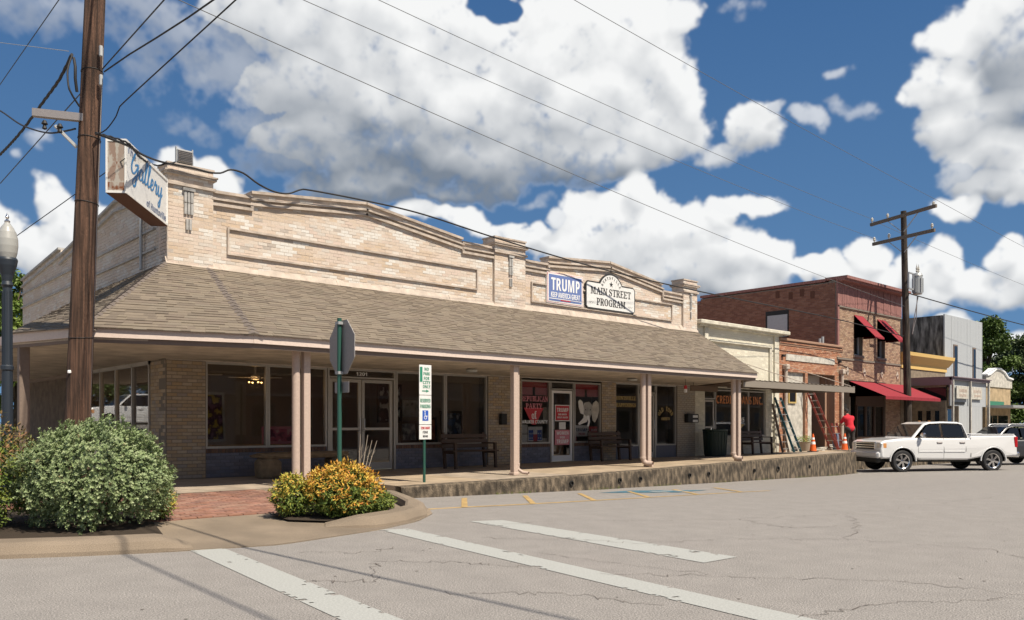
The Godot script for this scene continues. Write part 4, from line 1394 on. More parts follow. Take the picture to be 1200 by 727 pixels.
# ---------------------------------------------------------------- the other buildings in the row
func cream_building() -> void:
	var B := thing("loan_office", "low cream painted brick loan office with corrugated tin canopy beside the orange brick front", "building", W(24.1, 17, 0))
	var off := -W(24.1, 17, 0)
	rng.seed = 71
	var mb := MB.new()
	mb.span(24.12, 29.62, 2.42, 4.62, -17.03, -17.35)
	mb.span(24.12, 24.7, 0, 2.42, -17.03, -17.35)
	mb.span(28.75, 29.62, 0, 2.42, -17.03, -17.35)
	mb.span(25.4, 28.75, 0, 0.66, -17.03, -17.35)
	mb.span(29.4, 29.62, 0, 4.6, -17.35, -28)
	mb.span(24.12, 29.4, 4.2, 4.3, -17.35, -28)
	mb.span(24.12, 29.6, 0, 4.5, -27.8, -28)
	var wall := part("wall", mb, MT.cream_wall, B, off)
	var pal := [Color(0.735, 0.695, 0.575), Color(0.73, 0.685, 0.565), Color(0.74, 0.70, 0.58), Color(0.725, 0.68, 0.56)]
	var any := func(x: float, y: float) -> int: return rng.randi() % 4
	brickwork(wall, Vector3(0, 0, -17.032), Vector3.RIGHT, rect_rows([[24.13, 29.61, 2.4, 4.62], [24.13, 24.69, 0, 2.4], [28.76, 29.61, 0, 2.4], [25.41, 28.74, 0, 0.66]]), 0.0, 4.6, pal, any, 0, 0.205, 0.073, 0.004)
	mb = MB.new()
	mb.bbox(Vector3(27.1, 4.69, -17.05), Vector3(6.0, 0.14, 0.62), 0.02)
	mb.span(24.2, 29.7, 4.56, 4.62, -16.86, -17.03)
	part("cornice", mb, MT.cream_paint, B, off)
	mb = MB.new()
	for q in [[24.62, 24.82, 2.6, 4.56], [29.3, 29.62, 0.02, 4.56], [28.94, 29.08, 2.6, 4.1]]:
		mb = MB.new()
		mb.span(q[0], q[1], q[2], q[3], -16.96, -17.02)
		part("pilaster", mb, MT.cream_paint, B, off)
	mb = MB.new()
	mb.bbox(Vector3(26.9, 4.09, -16.96), Vector3(4.1, 0.09, 0.12), 0.02)
	part("ledge", mb, MT.cream_paint, B, off)
	var z := -17.12
	for q in [[25.42, 27.6, 0.66, 2.36], [27.61, 28.74, 0.66, 2.36], [24.71, 25.4, 2.0, 2.36]]:
		window(B, q[0], q[1], q[2], q[3], z).position += off
	door(B, 24.74, 25.37, 0.02, 1.98, z, MT.frame_metal, 1).position += off
	mb = MB.new()
	mb.quad(W(24.2, 17.3, 0.01), W(29.4, 17.3, 0.01), W(29.4, 21, 0.01), W(24.2, 21, 0.01))
	part("room_floor", mb, MT.interior_floor, B, off)
	mb = MB.new()
	mb.span(24.15, 29.4, 2.5, 2.55, -17.36, -21)
	mb.span(24.15, 29.4, 0, 2.5, -21, -21.05)
	mb.span(24.15, 24.2, 0, 2.5, -17.36, -21)
	part("room_wall", mb, MT.interior_wall, B, off)
	lettering(B, "CREDIT LOANS INC.", W(27.0, 17.055, 2.0) + off, 3.1, 0.3, MT.orange_letter)
	lettering(B, "LOANS", W(26.9, 17.055, 1.28) + off, 0.75, 0.17, MT.white)
	mb = MB.new()
	mb.prism(PackedVector2Array([Vector2(26.6, 1.1), Vector2(27.3, 1.1), Vector2(27.05, 0.95), Vector2(26.9, 0.82), Vector2(26.8, 0.95)]), Transform3D(Basis(), Vector3(0, 0, -17.06)), 0.006)
	part("window_emblem", mb, MT.gold, B, off)
	# corrugated tin canopy held by stays
	mb = MB.new()
	var zf := -13.75
	mb.bar(Vector3(21.9, 2.34, zf), Vector3(29.2, 2.34, zf), 0.05, 0.2)
	mb.bar(Vector3(29.2, 2.34, zf), Vector3(29.2, 2.4, -17.0), 0.05, 0.16)
	part("canopy_fascia", mb, MT.tin_roof, B, off)
	mb = MB.new()
	var n := 96
	for i in n:
		var a := 22.2 + 7.0 * i / n
		var b := 22.2 + 7.0 * (i + 1) / n
		var ha := 0.02 * (1 if i % 4 < 2 else 0)
		mb.quad(Vector3(a, 2.45 + ha, zf + 0.04), Vector3(b, 2.45 + 0.02 * (1 if (i + 1) % 4 < 2 else 0), zf + 0.04), Vector3(b, 2.62 + 0.02 * (1 if (i + 1) % 4 < 2 else 0), -17.0), Vector3(a, 2.62 + ha, -17.0))
	part("canopy_roof", mb, MT.tin_roof, B, off)
	mb = MB.new()
	for x in [24.6, 26.1, 27.6, 29.1]:
		mb.bar(Vector3(x, 2.38, zf), Vector3(x, 2.48, -17.0), 0.06, 0.1)
	part("rafter", mb, MT.brown_paint, B, off)
	for x in [25.6, 28.9]:
		mb = MB.new()
		mb.tube([Vector3(x + 0.3, 3.55, -17.0), Vector3(x, 2.48, zf)], 0.013, 6)
		part("stay_rod", mb, MT.cream_trim, B, off)

func orange_building() -> void:
	var B := thing("orange_brick_shop", "low orange brick shop front under repair with blank white sign board", "building", W(29.62, 17, 0))
	var off := -W(29.62, 17, 0)
	rng.seed = 72
	var mb := MB.new()
	mb.span(29.64, 34.92, 3.2, 4.42, -17.0, -17.35)
	mb.span(29.64, 30.2, 0, 3.2, -17.0, -17.35)
	mb.span(34.27, 34.92, 0, 3.2, -17.0, -17.35)
	mb.span(34.1, 34.27, 0, 3.2, -17.35, -19.3)
	mb.span(29.64, 34.2, 4.05, 4.15, -17.35, -28)
	mb.span(29.64, 34.2, 0, 4.2, -19.3, -19.5)
	mb.span(31.72, 31.95, 0, 3.2, -17.0, -17.35)
	var wall := part("wall", mb, MT.mortar_orange, B, off)
	var pal := [Color(0.50, 0.235, 0.13), Color(0.46, 0.205, 0.115), Color(0.54, 0.275, 0.16), Color(0.42, 0.19, 0.115), Color(0.56, 0.32, 0.21)]
	var any := func(x: float, y: float) -> int: return rng.randi() % 5
	brickwork(wall, Vector3(0, 0, -17.002), Vector3.RIGHT, rect_rows([[29.65, 34.91, 3.2, 4.25], [29.65, 30.19, 0, 3.2], [34.28, 34.91, 0, 3.2], [31.73, 31.94, 0, 3.2]]), 0.0, 4.24, pal, any, 0)
	mb = MB.new()
	mb.bbox(Vector3(32.27, 4.47, -17.12), Vector3(5.3, 0.1, 0.46), 0.015)
	mb.span(29.64, 34.94, 4.31, 4.4, -16.95, -17.0)
	mb.span(29.64, 34.94, 4.25, 4.31, -16.97, -17.0)
	var cor := part("cornice", mb, MT.mortar_orange, B, off)
	brickwork(cor, Vector3(0, 0, -16.952), Vector3.RIGHT, rect_rows([[29.65, 34.93, 4.3, 4.42]]), 4.32, 4.41, pal, any, 0)
	mb = MB.new()
	mb.span(30.16, 34.2, 3.66, 3.91, -16.96, -17.0)
	part("sign_board", mb, MT.white_panel, B, off)
	# left bay: boarded white with a small framed window; right bay: deep doorway
	mb = MB.new()
	mb.span(30.2, 31.72, 0.35, 3.2, -17.1, -17.2)
	part("panel", mb, MT.white_panel, B, off)
	mb = MB.new()
	mb.span(30.5, 31.1, 1.95, 2.5, -17.04, -17.1)
	var fw := part("window", mb, MT.gold, B, off)
	mb = MB.new()
	mb.span(30.57, 31.03, 2.02, 2.43, -17.03, -17.04)
	part("pane", mb, MT.car_glass, fw)
	mb = MB.new()
	mb.span(30.2, 31.72, 0, 0.35, -17.05, -17.2)
	part("base_panel", mb, MT.white_panel, B, off)
	mb = MB.new()
	mb.span(31.95, 32.35, 0, 3.2, -17.25, -17.3)
	part("door", mb, MT.tan_wall, B, off)
	mb = MB.new()
	mb.span(32.5, 33.2, 0.02, 2.3, -17.5, -17.56)
	part("door", mb, MT.white_panel, B, off)
	mb = MB.new()
	mb.span(32.35, 34.2, 2.6, 3.2, -17.6, -17.7)
	mb.span(33.2, 34.2, 0, 2.6, -18.9, -19.0)
	part("back_panel", mb, MT.interior_wall, B, off)
	# drain pipes at both ends and roof drain boxes
	for x in [30.02, 34.75]:
		mb = MB.new()
		mb.tube([Vector3(x, 3.3, -16.9), Vector3(x, 0.05, -16.9)], 0.07, 10)
		mb.bbox(Vector3(x, 3.38, -16.88), Vector3(0.24, 0.2, 0.2), 0.02)
		part("downspout", mb, MT.cream_trim, B, off)
		mb = MB.new()
		mb.bbox(Vector3(x - 0.12, 3.82, -16.94), Vector3(0.14, 0.1, 0.12), 0.02)
		part("drain_box", mb, MT.black, B, off)
	mb = MB.new()
	mb.tube([Vector3(33.6, 4.85, -17.2), Vector3(33.6, 4.5, -17.2)], 0.06, 8)
	mb.tube([Vector3(33.35, 4.75, -17.2), Vector3(33.35, 4.5, -17.2)], 0.05, 8)
	part("roof_vent", mb, MT.galvanised, B, off)

func brick_tower() -> void:
	var B := thing("two_storey_brick_store", "two-storey brown brick store with red awnings and weathered red boards under the eave", "building", W(34.5, 17, 0))
	var off := -W(34.5, 17, 0)
	rng.seed = 73
	var x0 := 34.45
	var x1 := 40.95
	var mb := MB.new()
	var holes := [[36.1, 36.9, 4.2, 5.9], [38.45, 39.22, 4.2, 5.85]]
	mb.span(x0, x1, 5.9, 7.35, -17.0, -17.35)
	mb.span(x0, 36.1, 3.05, 5.9, -17.0, -17.35)
	mb.span(36.9, 38.45, 3.05, 5.9, -17.0, -17.35)
	mb.span(39.22, x1, 3.05, 5.9, -17.0, -17.35)
	for h in holes:
		mb.span(h[0], h[1], 3.05, h[2], -17.0, -17.35)
	mb.span(x0, 35.0, 0, 3.05, -17.0, -17.35)
	mb.span(39.3, x1, 0, 3.05, -17.0, -17.35)
	mb.span(36.4, 39.3, 0, 0.5, -17.0, -17.35)
	mb.span(x0, x0 + 0.3, 0, 7.3, -17.35, -24)
	mb.span(x0, x0 + 0.3, 0, 7.1, -24, -30)
	mb.span(x1 - 0.3, x1, 0, 7.3, -17.35, -30)
	mb.span(x0, x1, 0, 7.1, -29.8, -30)
	mb.span(x0, x1, 6.6, 6.7, -17.35, -30)
	var wall := part("wall", mb, MT.mortar_grey, B, off)
	var pal := [Color(0.44, 0.295, 0.20), Color(0.40, 0.255, 0.165), Color(0.48, 0.34, 0.235), Color(0.35, 0.225, 0.155), Color(0.49, 0.32, 0.22), Color(0.30, 0.185, 0.135)]
	var any := func(x: float, y: float) -> int: return rng.randi() % 6
	var rows := func(a: float, b: float) -> Array:
		if a < 3.05:
			return [[39.31, x1 - 0.01]] + ([[36.41, 39.3]] if b < 0.52 else [])
		if b > 6.25:
			return []
		if a > 4.15 and b < 5.9:
			return [[x0 + 0.01, 36.09], [36.91, 38.44], [39.23, x1 - 0.01]]
		return [[x0 + 0.01, x1 - 0.01]]
	brickwork(wall, Vector3(0, 0, -17.002), Vector3.RIGHT, rows, 0.0, 6.25, pal, any, 0)
	var red := [Color(0.29, 0.135, 0.09), Color(0.26, 0.118, 0.08), Color(0.32, 0.155, 0.105), Color(0.24, 0.108, 0.076), Color(0.34, 0.175, 0.12)]
	var any5 := func(x: float, y: float) -> int: return rng.randi() % 5
	var srows := func(a: float, b: float) -> Array:
		if b > 7.1:
			return [[6.0, 12.95]]
		var out := [[0.02, 9.6], [10.75, 12.95]] if a > 5.05 and b < 6.3 else [[0.02, 12.95]]
		return out
	brickwork(wall, Vector3(x0 - 0.002, 0, -30.0), Vector3(0, 0, 1), srows, 3.9, 7.28, red, any5, 0, 0.205, 0.073)
	# side window, small vent openings and the pale corner board
	mb = MB.new()
	mb.span(x0 - 0.03, x0 + 0.05, 5.05, 6.3, -19.25, -20.4)
	var sw := part("window", mb, MT.black, B, off)
	mb = MB.new()
	mb.span(x0 - 0.045, x0 - 0.03, 5.1, 6.1, -19.3, -20.3)
	part("pane", mb, MT.blue_white, sw)
	mb = MB.new()
	for q in [[19.7, 7.05], [19.05, 6.93], [18.5, 7.0], [18.0, 6.85]]:
		mb = MB.new()
		mb.span(x0 - 0.02, x0 + 0.02, q[1] - 0.18, q[1] + 0.15, -q[0], -q[0] - 0.2)
		part("vent", mb, MT.rust_dark, B, off)
	mb = MB.new()
	mb.span(x0 - 0.03, x0 + 0.12, 4.5, 7.45, -16.93, -17.0)
	part("corner_board", mb, MT.red_boards, B, off)
	# boards under the eave, one by one
	var bx := x0 + 0.12
	while bx < x1 - 0.02:
		mb = MB.new()
		var bw := rng.randf_range(0.13, 0.17)
		mb.bbox(Vector3(minf(bx + bw / 2, x1 - 0.05), 6.79, -16.95 + rng.randf_range(-0.008, 0.008)), Vector3(bw - 0.014, 1.06 + rng.randf_range(-0.02, 0.02), 0.05), 0.006)
		part("board", mb, MT.red_boards, B, off)
		bx += bw
	mb = MB.new()
	mb.span(x0 - 0.05, x1 + 0.05, 7.38, 7.5, -16.5, -17.5)
	mb.span(x0 - 0.05, x1 + 0.05, 7.3, 7.38, -16.6, -17.0)
	mb.span(x0 - 0.05, x0 + 0.35, 7.34, 7.46, -17.5, -24.0)
	mb.span(x0 - 0.05, x0 + 0.35, 7.1, 7.2, -24.0, -30.0)
	part("eave", mb, MT.red_boards, B, off)
	mb = MB.new()
	mb.span(x0, x1, 6.2, 6.27, -16.93, -17.0)
	mb.span(x0, x1, 3.93, 4.0, -16.95, -17.0)
	part("string_course", mb, MT.mortar_grey, B, off)
	# upper windows with red awnings
	for h in holes:
		var w := window(B, h[0], h[1], h[2], h[3], -17.2, 0.07, MT.blue_white, "dark_pane", [5.05])
		w.position += off
		mb = MB.new()
		mb.bbox(Vector3((h[0] + h[1]) / 2, h[2] - 0.06, -17.02), Vector3(1.0, 0.12, 0.2), 0.02)
		part("sill", mb, MT.brown_paint, w)
		mb = MB.new()
		awning(mb, h[0] - 0.05, h[1] + 0.05, 5.98, 4.95, 0.95, 0.0)
		part("awning", mb, MT.awning_red, B, off)
	# the long lower awning with its valance
	mb = MB.new()
	awning(mb, 35.6, 41.6, 3.02, 2.32, 1.6, 0.14)
	part("awning", mb, MT.awning_red, B, off)
	# diamond tie plates
	for x in [35.4, 37.05, 38.85, 40.55]:
		mb = MB.new()
		mb.prism(PackedVector2Array([Vector2(x, 3.24), Vector2(x + 0.13, 3.44), Vector2(x, 3.64), Vector2(x - 0.13, 3.44)]), Transform3D(Basis(), Vector3(0, 0, -16.985)), 0.03)
		var tp := part("tie_plate", mb, MT.cream_trim, B, off)
		mb = MB.new()
		mb.lathe([Vector2(0, 0.03), Vector2(0.045, 0.025), Vector2(0.05, 0)], Vector3(x, 3.44, -16.955), 8, Basis(Vector3.RIGHT, PI / 2))
		part("bolt", mb, MT.brown_paint, tp)
	# recessed entry and shop window
	mb = MB.new()
	mb.span(35.0, 36.4, 0, 3.05, -18.3, -18.4)
	mb.span(36.4, 36.5, 0.5, 3.05, -17.35, -18.3)
	part("entry_wall", mb, MT.interior_wall, B, off)
	mb = MB.new()
	mb.span(35.5, 36.2, 0.02, 2.1, -18.24, -18.3)
	part("door", mb, MT.dark_wood, B, off)
	for q in [[36.5, 37.4], [37.42, 38.3], [38.32, 39.25]]:
		window(B, q[0], q[1], 0.5, 1.98, -17.1, 0.06, MT.dark_wood, "dark_pane").position += off
	mb = MB.new()
	mb.span(36.4, 39.3, 1.98, 3.05, -17.05, -17.1)
	part("transom_panel", mb, MT.dark_wood, B, off)
	mb = MB.new()
	mb.span(34.96, 35.3, 1.1, 2.0, -16.95, -17.0)
	part("notice_board", mb, MT.black, B, off)

func awning(mb: MB, x0: float, x1: float, yt: float, yb: float, out: float, val: float) -> void:
	var zw := -16.985
	var zf := zw + out
	var n := 8
	for i in n:
		var a := lerpf(x0, x1, float(i) / n)
		var b := lerpf(x0, x1, float(i + 1) / n)
		for j in 4:
			var s0 := j / 4.0
			var s1 := (j + 1) / 4.0
			var f := func(x: float, s: float) -> Vector3:
				return Vector3(x, lerpf(yt, yb, s) - 0.02 * sin(PI * s), lerpf(zw, zf, s))
			mb.quad(f.call(a, s1), f.call(b, s1), f.call(b, s0), f.call(a, s0))
			var dn := Vector3(0, -0.012, -0.006)
			mb.quad(f.call(a, s0) + dn, f.call(b, s0) + dn, f.call(b, s1) + dn, f.call(a, s1) + dn)
		if val > 0:
			mb.box(Vector3((a + b) / 2, yb - val / 2, zf), Vector3((b - a) * 0.985, val, 0.012))
	for x in [x0, x1]:
		var t := Vector3(x, yt, zw)
		var fb := Vector3(x, yb, zf)
		var wb := Vector3(x, yb, zw)
		mb.tri(t, wb, fb)
		mb.tri(t, fb, wb)
	if val <= 0:
		mb.box(Vector3((x0 + x1) / 2, yb - 0.04, zf), Vector3(x1 - x0, 0.08, 0.02))

func far_row() -> void:
	# yellow cornice shop behind the porch
	var B := thing("yellow_cornice_shop", "low shop with broad yellow cornice behind the white porch store", "building", W(41, 17, 0))
	var off := -W(41, 17, 0)
	var mb := MB.new()
	mb.span(41.0, 46.6, 0, 3.85, -17.0, -28.0)
	part("wall", mb, MT.beige_brick, B, off)
	mb = MB.new()
	mb.span(41.0, 46.7, 3.85, 4.1, -16.95, -17.3)
	mb.prism(PackedVector2Array([Vector2(0, 4.1), Vector2(0.32, 4.45), Vector2(0.34, 4.62), Vector2(-0.35, 4.62), Vector2(-0.35, 4.1)]), Transform3D(Basis(Vector3(0, 0, 1), Vector3.UP, Vector3(-1, 0, 0)), Vector3(46.9, 0, -16.95)), 5.9)
	part("cornice", mb, MT.yellow_trim, B, off)
	# white two-storey building
	B = thing("white_two_storey_building", "two-storey building with pale blue-white front and stained grey side wall", "building", W(46.6, 17, 0))
	off = -W(46.6, 17, 0)
	mb = MB.new()
	mb.span(46.65, 52.2, 0, 6.93, -17.15, -32.0)
	part("side_wall", mb, MT.grey_stucco, B, off)
	mb = MB.new()
	var x := 46.6
	rng.seed = 15
	while x < 52.15:
		var w := minf(0.46, 52.2 - x)
		mb = MB.new()
		mb.bbox(Vector3(x + w / 2, 3.5, -17.06 + rng.randf_range(-0.006, 0.006)), Vector3(w - 0.012, 6.94, 0.08), 0.006)
		part("panel", mb, MT.blue_white, B, off)
		x += w
	for q in [[47.75, 48.35], [50.6, 51.1]]:
		mb = MB.new()
		mb.span(q[0], q[1], 3.6, 5.43, -16.99, -17.03)
		var fr := part("window", mb, MT.brown_paint, B, off)
		mb = MB.new()
		mb.span(q[0] + 0.1, q[1] - 0.06, 3.7, 5.35, -16.98, -16.99)
		part("pane", mb, MT.car_glass, fr)
	# porch store with two white sign boards
	B = thing("porch_store", "white panelled porch store with purple metal fascia and two hanging sign boards", "building", W(42.3, 15.2, 0))
	off = -W(42.3, 15.2, 0)
	mb = MB.new()
	mb.span(42.3, 42.5, 0, 2.25, -15.4, -17.0)
	mb.span(42.3, 47.4, 2.9, 3.1, -15.4, -17.0)
	mb.span(42.6, 47.4, 0, 3.0, -16.6, -16.9)
	part("wall", mb, MT.beige_brick, B, off)
	mb = MB.new()
	mb.span(42.2, 42.3, 3.0, 3.36, -15.1, -17.0)
	mb.span(42.2, 47.4, 3.24, 3.36, -15.08, -15.2)
	mb.span(42.2, 47.4, 3.36, 3.4, -15.0, -17.0)
	part("fascia", mb, MT.purple_metal, B, off)
	mb = MB.new()
	mb.span(42.32, 42.42, 2.25, 2.95, -15.4, -17.0)
	part("transom_window", mb, MT.car_glass, B, off)
	for v in [15.7, 16.1, 16.5]:
		mb = MB.new()
		mb.span(42.29, 42.31, 0.9, 1.75, -v, -v - 0.2)
		part("window", mb, MT.car_glass, B, off)
	mb = MB.new()
	mb.span(42.4, 47.3, 2.0, 3.24, -15.24, -15.3)
	part("front_panel", mb, MT.blue_white, B, off)
	for q in [[42.95, 44.5], [44.95, 46.4]]:
		mb = MB.new()
		mb.bbox(Vector3((q[0] + q[1]) / 2, 2.66, -15.16), Vector3(q[1] - q[0], 0.62, 0.06), 0.01)
		var sb := part("sign_board", mb, MT.white_panel, B, off)
		lettering(sb, "FASHION" if q[0] < 44 else "BOOTS", W((q[0] + q[1]) / 2, 15.125, 2.75), 1.0, 0.15, MT.post_paint)
		lettering(sb, "SHOES" if q[0] < 44 else "JEANS", W((q[0] + q[1]) / 2, 15.125, 2.52), 0.9, 0.14, MT.post_paint)
	mb = MB.new()
	mb.span(42.7, 44.2, 2.08, 2.2, -15.2, -15.24)
	part("vent_grille", mb, MT.black, B, off)
	for px in [42.4, 44.7, 47.3]:
		mb = MB.new()
		mb.bbox(Vector3(px, 1.62, -15.12), Vector3(0.1, 3.25, 0.1), 0.01)
		part("post", mb, MT.white_panel, B, off)
	for q in [[43.0, 44.5], [44.9, 46.6]]:
		window(B, q[0], q[1], 0.3, 1.95, -16.55, 0.06, MT.brown_paint, "dark_pane").position += off
	# tan shop with a curved gable
	B = thing("gabled_tan_shop", "small tan shop with white curved gable and flat awning", "building", W(52.8, 17, 0))
	off = -W(52.8, 17, 0)
	mb = MB.new()
	mb.span(52.7, 57.0, 0, 3.3, -17.0, -28.0)
	part("wall", mb, MT.tan_wall, B, off)
	mb = MB.new()
	var pts := PackedVector2Array([Vector2(52.6, 3.3), Vector2(57.1, 3.3), Vector2(57.1, 3.82), Vector2(56.2, 3.9), Vector2(55.6, 4.2), Vector2(54.9, 4.36), Vector2(54.2, 4.36), Vector2(53.6, 4.15), Vector2(53.1, 3.98), Vector2(52.6, 3.92)])
	mb.prism(pts, Transform3D(Basis(), Vector3(0, 0, -17.3)), 0.36)
	part("gable", mb, MT.white_panel, B, off)
	mb = MB.new()
	for i in range(2, 9):
		var a := pts[i]
		var b := pts[i + 1]
		mb.bar(Vector3(a.x, a.y + 0.04, -17.1), Vector3(b.x, b.y + 0.04, -17.1), 0.5, 0.09)
	part("coping", mb, MT.clean_white, B, off)
	mb = MB.new()
	mb.span(52.8, 57.3, 2.05, 2.2, -15.6, -17.0)
	part("flat_awning", mb, MT.galvanised, B, off)
	mb = MB.new()
	mb.span(53.0, 55.5, 2.2, 2.45, -16.9, -17.0)
	part("green_valance", mb, MT.green_cloth, B, off)
	for q in [[53.0, 53.7], [53.9, 54.5], [54.8, 56.4]]:
		mb = MB.new()
		mb.span(q[0], q[1], 0.1, 1.6, -16.96, -17.0)
		part("window", mb, MT.car_glass, B, off)

func opposite_side() -> void:
	# the shops across the street and side street that the glass mirrors
	rng.seed = 600
	var list := [[-14.0, 8.0, 6.2, "brown brick shop with striped cornice facing the corner store from across the street", Color(0.26, 0.17, 0.12)], [8.4, 15.0, 5.0, "grey painted shop across the street from the wooden benches", Color(0.3, 0.29, 0.27)], [24.0, 14.0, 7.0, "tall red brick building across the street from the loan office", Color(0.27, 0.12, 0.08)], [38.6, 26.0, 5.4, "wide tan brick building across the street from the red awnings", Color(0.34, 0.27, 0.2)], [65.0, 30.0, 6.4, "long brown brick building across the street past the tan brick one", Color(0.25, 0.18, 0.13)], [95.5, 40.0, 7.0, "last grey brick building at the far end across the street", Color(0.28, 0.26, 0.24)]]
	for q in list:
		var B := thing("opposite_shop", q[3], "building", Vector3(q[0], 0, 19.0))
		var m := StandardMaterial3D.new()
		m.albedo_color = q[4].linear_to_srgb()
		m.roughness = 0.9
		var mb := MB.new()
		mb.span(0, q[1], -1.0, q[2], 0, 10)
		part("wall", mb, m, B)
		mb = MB.new()
		mb.span(-0.1, q[1] + 0.1, q[2], q[2] + 0.25, -0.2, 10)
		mb.span(0, q[1], 3.0, 3.15, -1.8, 0)
		part("cornice", mb, MT.cream_trim, B)
		var k := int(q[1] / 2.6)
		for i in k:
			mb = MB.new()
			var wx: float = (i + 0.5) * q[1] / k
			mb.span(wx - 0.9, wx + 0.9, 0.2, 2.5, -0.04, 0)
			var w := part("window", mb, MT.frame_metal, B)
			mb = MB.new()
			mb.span(wx - 0.84, wx + 0.84, 0.26, 2.44, -0.06, -0.04)
			part("pane", mb, MT.car_glass, w)

# ---------------------------------------------------------------- signs
func gallery_sign() -> void:
	var far := W(6.0, 16.86, 0)
	var near := W(4.62, 14.95, 0)
	var d := (near - far).normalized()
	var S := thing("gallery_sign", "white box sign with blue script lettering and rusty end, projecting from the building corner", "sign", far + Vector3(0, 5.08, 0))
	# the lettered face looks towards the street; x runs from the near end to the wall
	var ex := -d
	var N := ex.cross(Vector3.UP)
	S.basis = Basis(ex, Vector3.UP, N)
	var L := (near - far).length()
	var mb := MB.new()
	mb.bbox(Vector3(-L / 2, 0.46, -0.155), Vector3(L, 0.9, 0.29), 0.01)
	part("box", mb, MT.rust, S)
	mb = MB.new()
	mb.span(-L + 0.02, -0.01, 0.03, 0.89, -0.008, 0.004)
	var face := part("face", mb, MT.sign_white, S)
	mb = MB.new()
	mb.span(-L + 0.02, -0.01, 0.03, 0.89, -0.3, -0.312)
	part("face", mb, MT.sign_white, S)
	mb = MB.new()
	mb.span(-L - 0.01, 0.0, 0.88, 0.93, -0.32, 0.02)
	mb.span(-L - 0.01, 0.0, 0.0, 0.04, -0.32, 0.02)
	mb.span(-L - 0.012, -L + 0.03, 0.04, 0.88, -0.012, 0.02)
	mb.span(-L - 0.012, -L + 0.03, 0.04, 0.88, -0.32, -0.29)
	mb.span(-0.03, 0.0, 0.04, 0.88, -0.012, 0.02)
	part("edge_trim", mb, MT.white, S)
	mb = MB.new()
	mb.span(-L, 0, -0.012, 0.0, -0.31, 0.01)
	part("underside", mb, MT.rust_dark, S)
	lettering(face, "The", Vector3(-L + 0.3, 0.79, 0.006), 0.42, 0.14, MT.faded_navy, Basis(Vector3.BACK, -0.1))
	lettering(face, "of Huntsville", Vector3(-0.68, 0.13, 0.006), 1.16, 0.14, MT.faded_navy)
	# script word, brushed stroke by stroke
	var strokes := {
		"G": [[[0.88, 0.86], [0.7, 1.0], [0.42, 0.9], [0.12, 0.5], [0.08, 0.2], [0.25, 0.06], [0.5, 0.14], [0.72, 0.38], [0.8, 0.5]], [[0.45, 0.42], [0.8, 0.5], [0.74, 0.1], [0.62, -0.3], [0.42, -0.42], [0.3, -0.26], [0.6, 0.0], [0.95, 0.18]]],
		"a": [[[0.5, 0.4], [0.3, 0.46], [0.1, 0.26], [0.12, 0.06], [0.3, 0.04], [0.46, 0.28], [0.5, 0.42], [0.46, 0.14], [0.54, 0.02], [0.7, 0.14]]],
		"l": [[[0.0, 0.12], [0.26, 0.6], [0.36, 0.92], [0.28, 1.0], [0.16, 0.8], [0.1, 0.2], [0.2, 0.03], [0.4, 0.14]]],
		"e": [[[0.0, 0.14], [0.3, 0.26], [0.36, 0.42], [0.22, 0.46], [0.1, 0.24], [0.16, 0.05], [0.32, 0.04], [0.48, 0.16]]],
		"r": [[[0.0, 0.14], [0.14, 0.44], [0.22, 0.5], [0.24, 0.38], [0.4, 0.4], [0.34, 0.1], [0.44, 0.03], [0.58, 0.16]]],
		"y": [[[0.0, 0.14], [0.12, 0.44], [0.1, 0.12], [0.22, 0.04], [0.4, 0.2], [0.5, 0.46], [0.46, 0.1], [0.38, -0.3], [0.24, -0.42], [0.16, -0.3], [0.4, -0.04], [0.66, 0.2]]]}
	var x := -L + 0.24
	var y := 0.43
	var sc := 0.44
	for ch in "Gallery":
		var wide: float = {"G": 0.93, "a": 0.66, "l": 0.38, "e": 0.46, "r": 0.55, "y": 0.6}[ch]
		mb = MB.new()
		for st in strokes[ch]:
			var cv := Curve2D.new()
			for i in st.size():
				var p := Vector2(st[i][0] + st[i][1] * 0.18, st[i][1])
				var pa: Array = st[maxi(i - 1, 0)]
				var pb: Array = st[mini(i + 1, st.size() - 1)]
				var t := (Vector2(pb[0] + pb[1] * 0.18, pb[1]) - Vector2(pa[0] + pa[1] * 0.18, pa[1])) / 6.0
				cv.add_point(p, -t, t)
			var pts := cv.tessellate(3, 8)
			for i in pts.size() - 1:
				var dd := (pts[i + 1] - pts[i]).normalized()
				var wn := 0.028 + 0.05 * absf(dd.y) * (1.0 if dd.y < 0 else 0.45)
				var nn := dd.orthogonal() * wn
				var q := [pts[i] - nn - dd * 0.02, pts[i + 1] - nn + dd * 0.02, pts[i + 1] + nn + dd * 0.02, pts[i] + nn - dd * 0.02]
				var g := []
				for e in q:
					g.append(Vector3(x + e.x * sc, y + e.y * sc * 1.05, 0.0095 + i * 0.00002))
				if (g[1] - g[0]).cross(g[2] - g[0]).z < 0:
					mb.quad(g[0], g[3], g[2], g[1])
				else:
					mb.quad(g[0], g[1], g[2], g[3])
		part("script_letter", mb, MT.gallery_blue, face)
		x += wide * sc
	# bracket and flood lamp on the pier
	var F := thing("flood_lamp", "grey louvred flood lamp on top of the corner pier", "lamp", W(6.28, 16.95, 6.4))
	F.scale = Vector3(0.8, 0.8, 0.8)
	mb = MB.new()
	mb.bbox(Vector3(0.12, 0.2, 0.0), Vector3(0.4, 0.34, 0.14), 0.02)
	part("housing", mb, MT.galvanised, F)
	mb = MB.new()
	for k in 7:
		mb.box(Vector3(0.12, 0.07 + k * 0.042, 0.08), Vector3(0.36, 0.012, 0.04), Basis(Vector3.RIGHT, 0.5))
	part("louvre", mb, MT.sign_back, F)
	mb = MB.new()
	mb.span(-0.1, -0.07, 0, 0.42, -0.03, 0.03)
	mb.span(0.31, 0.34, 0, 0.42, -0.03, 0.03)
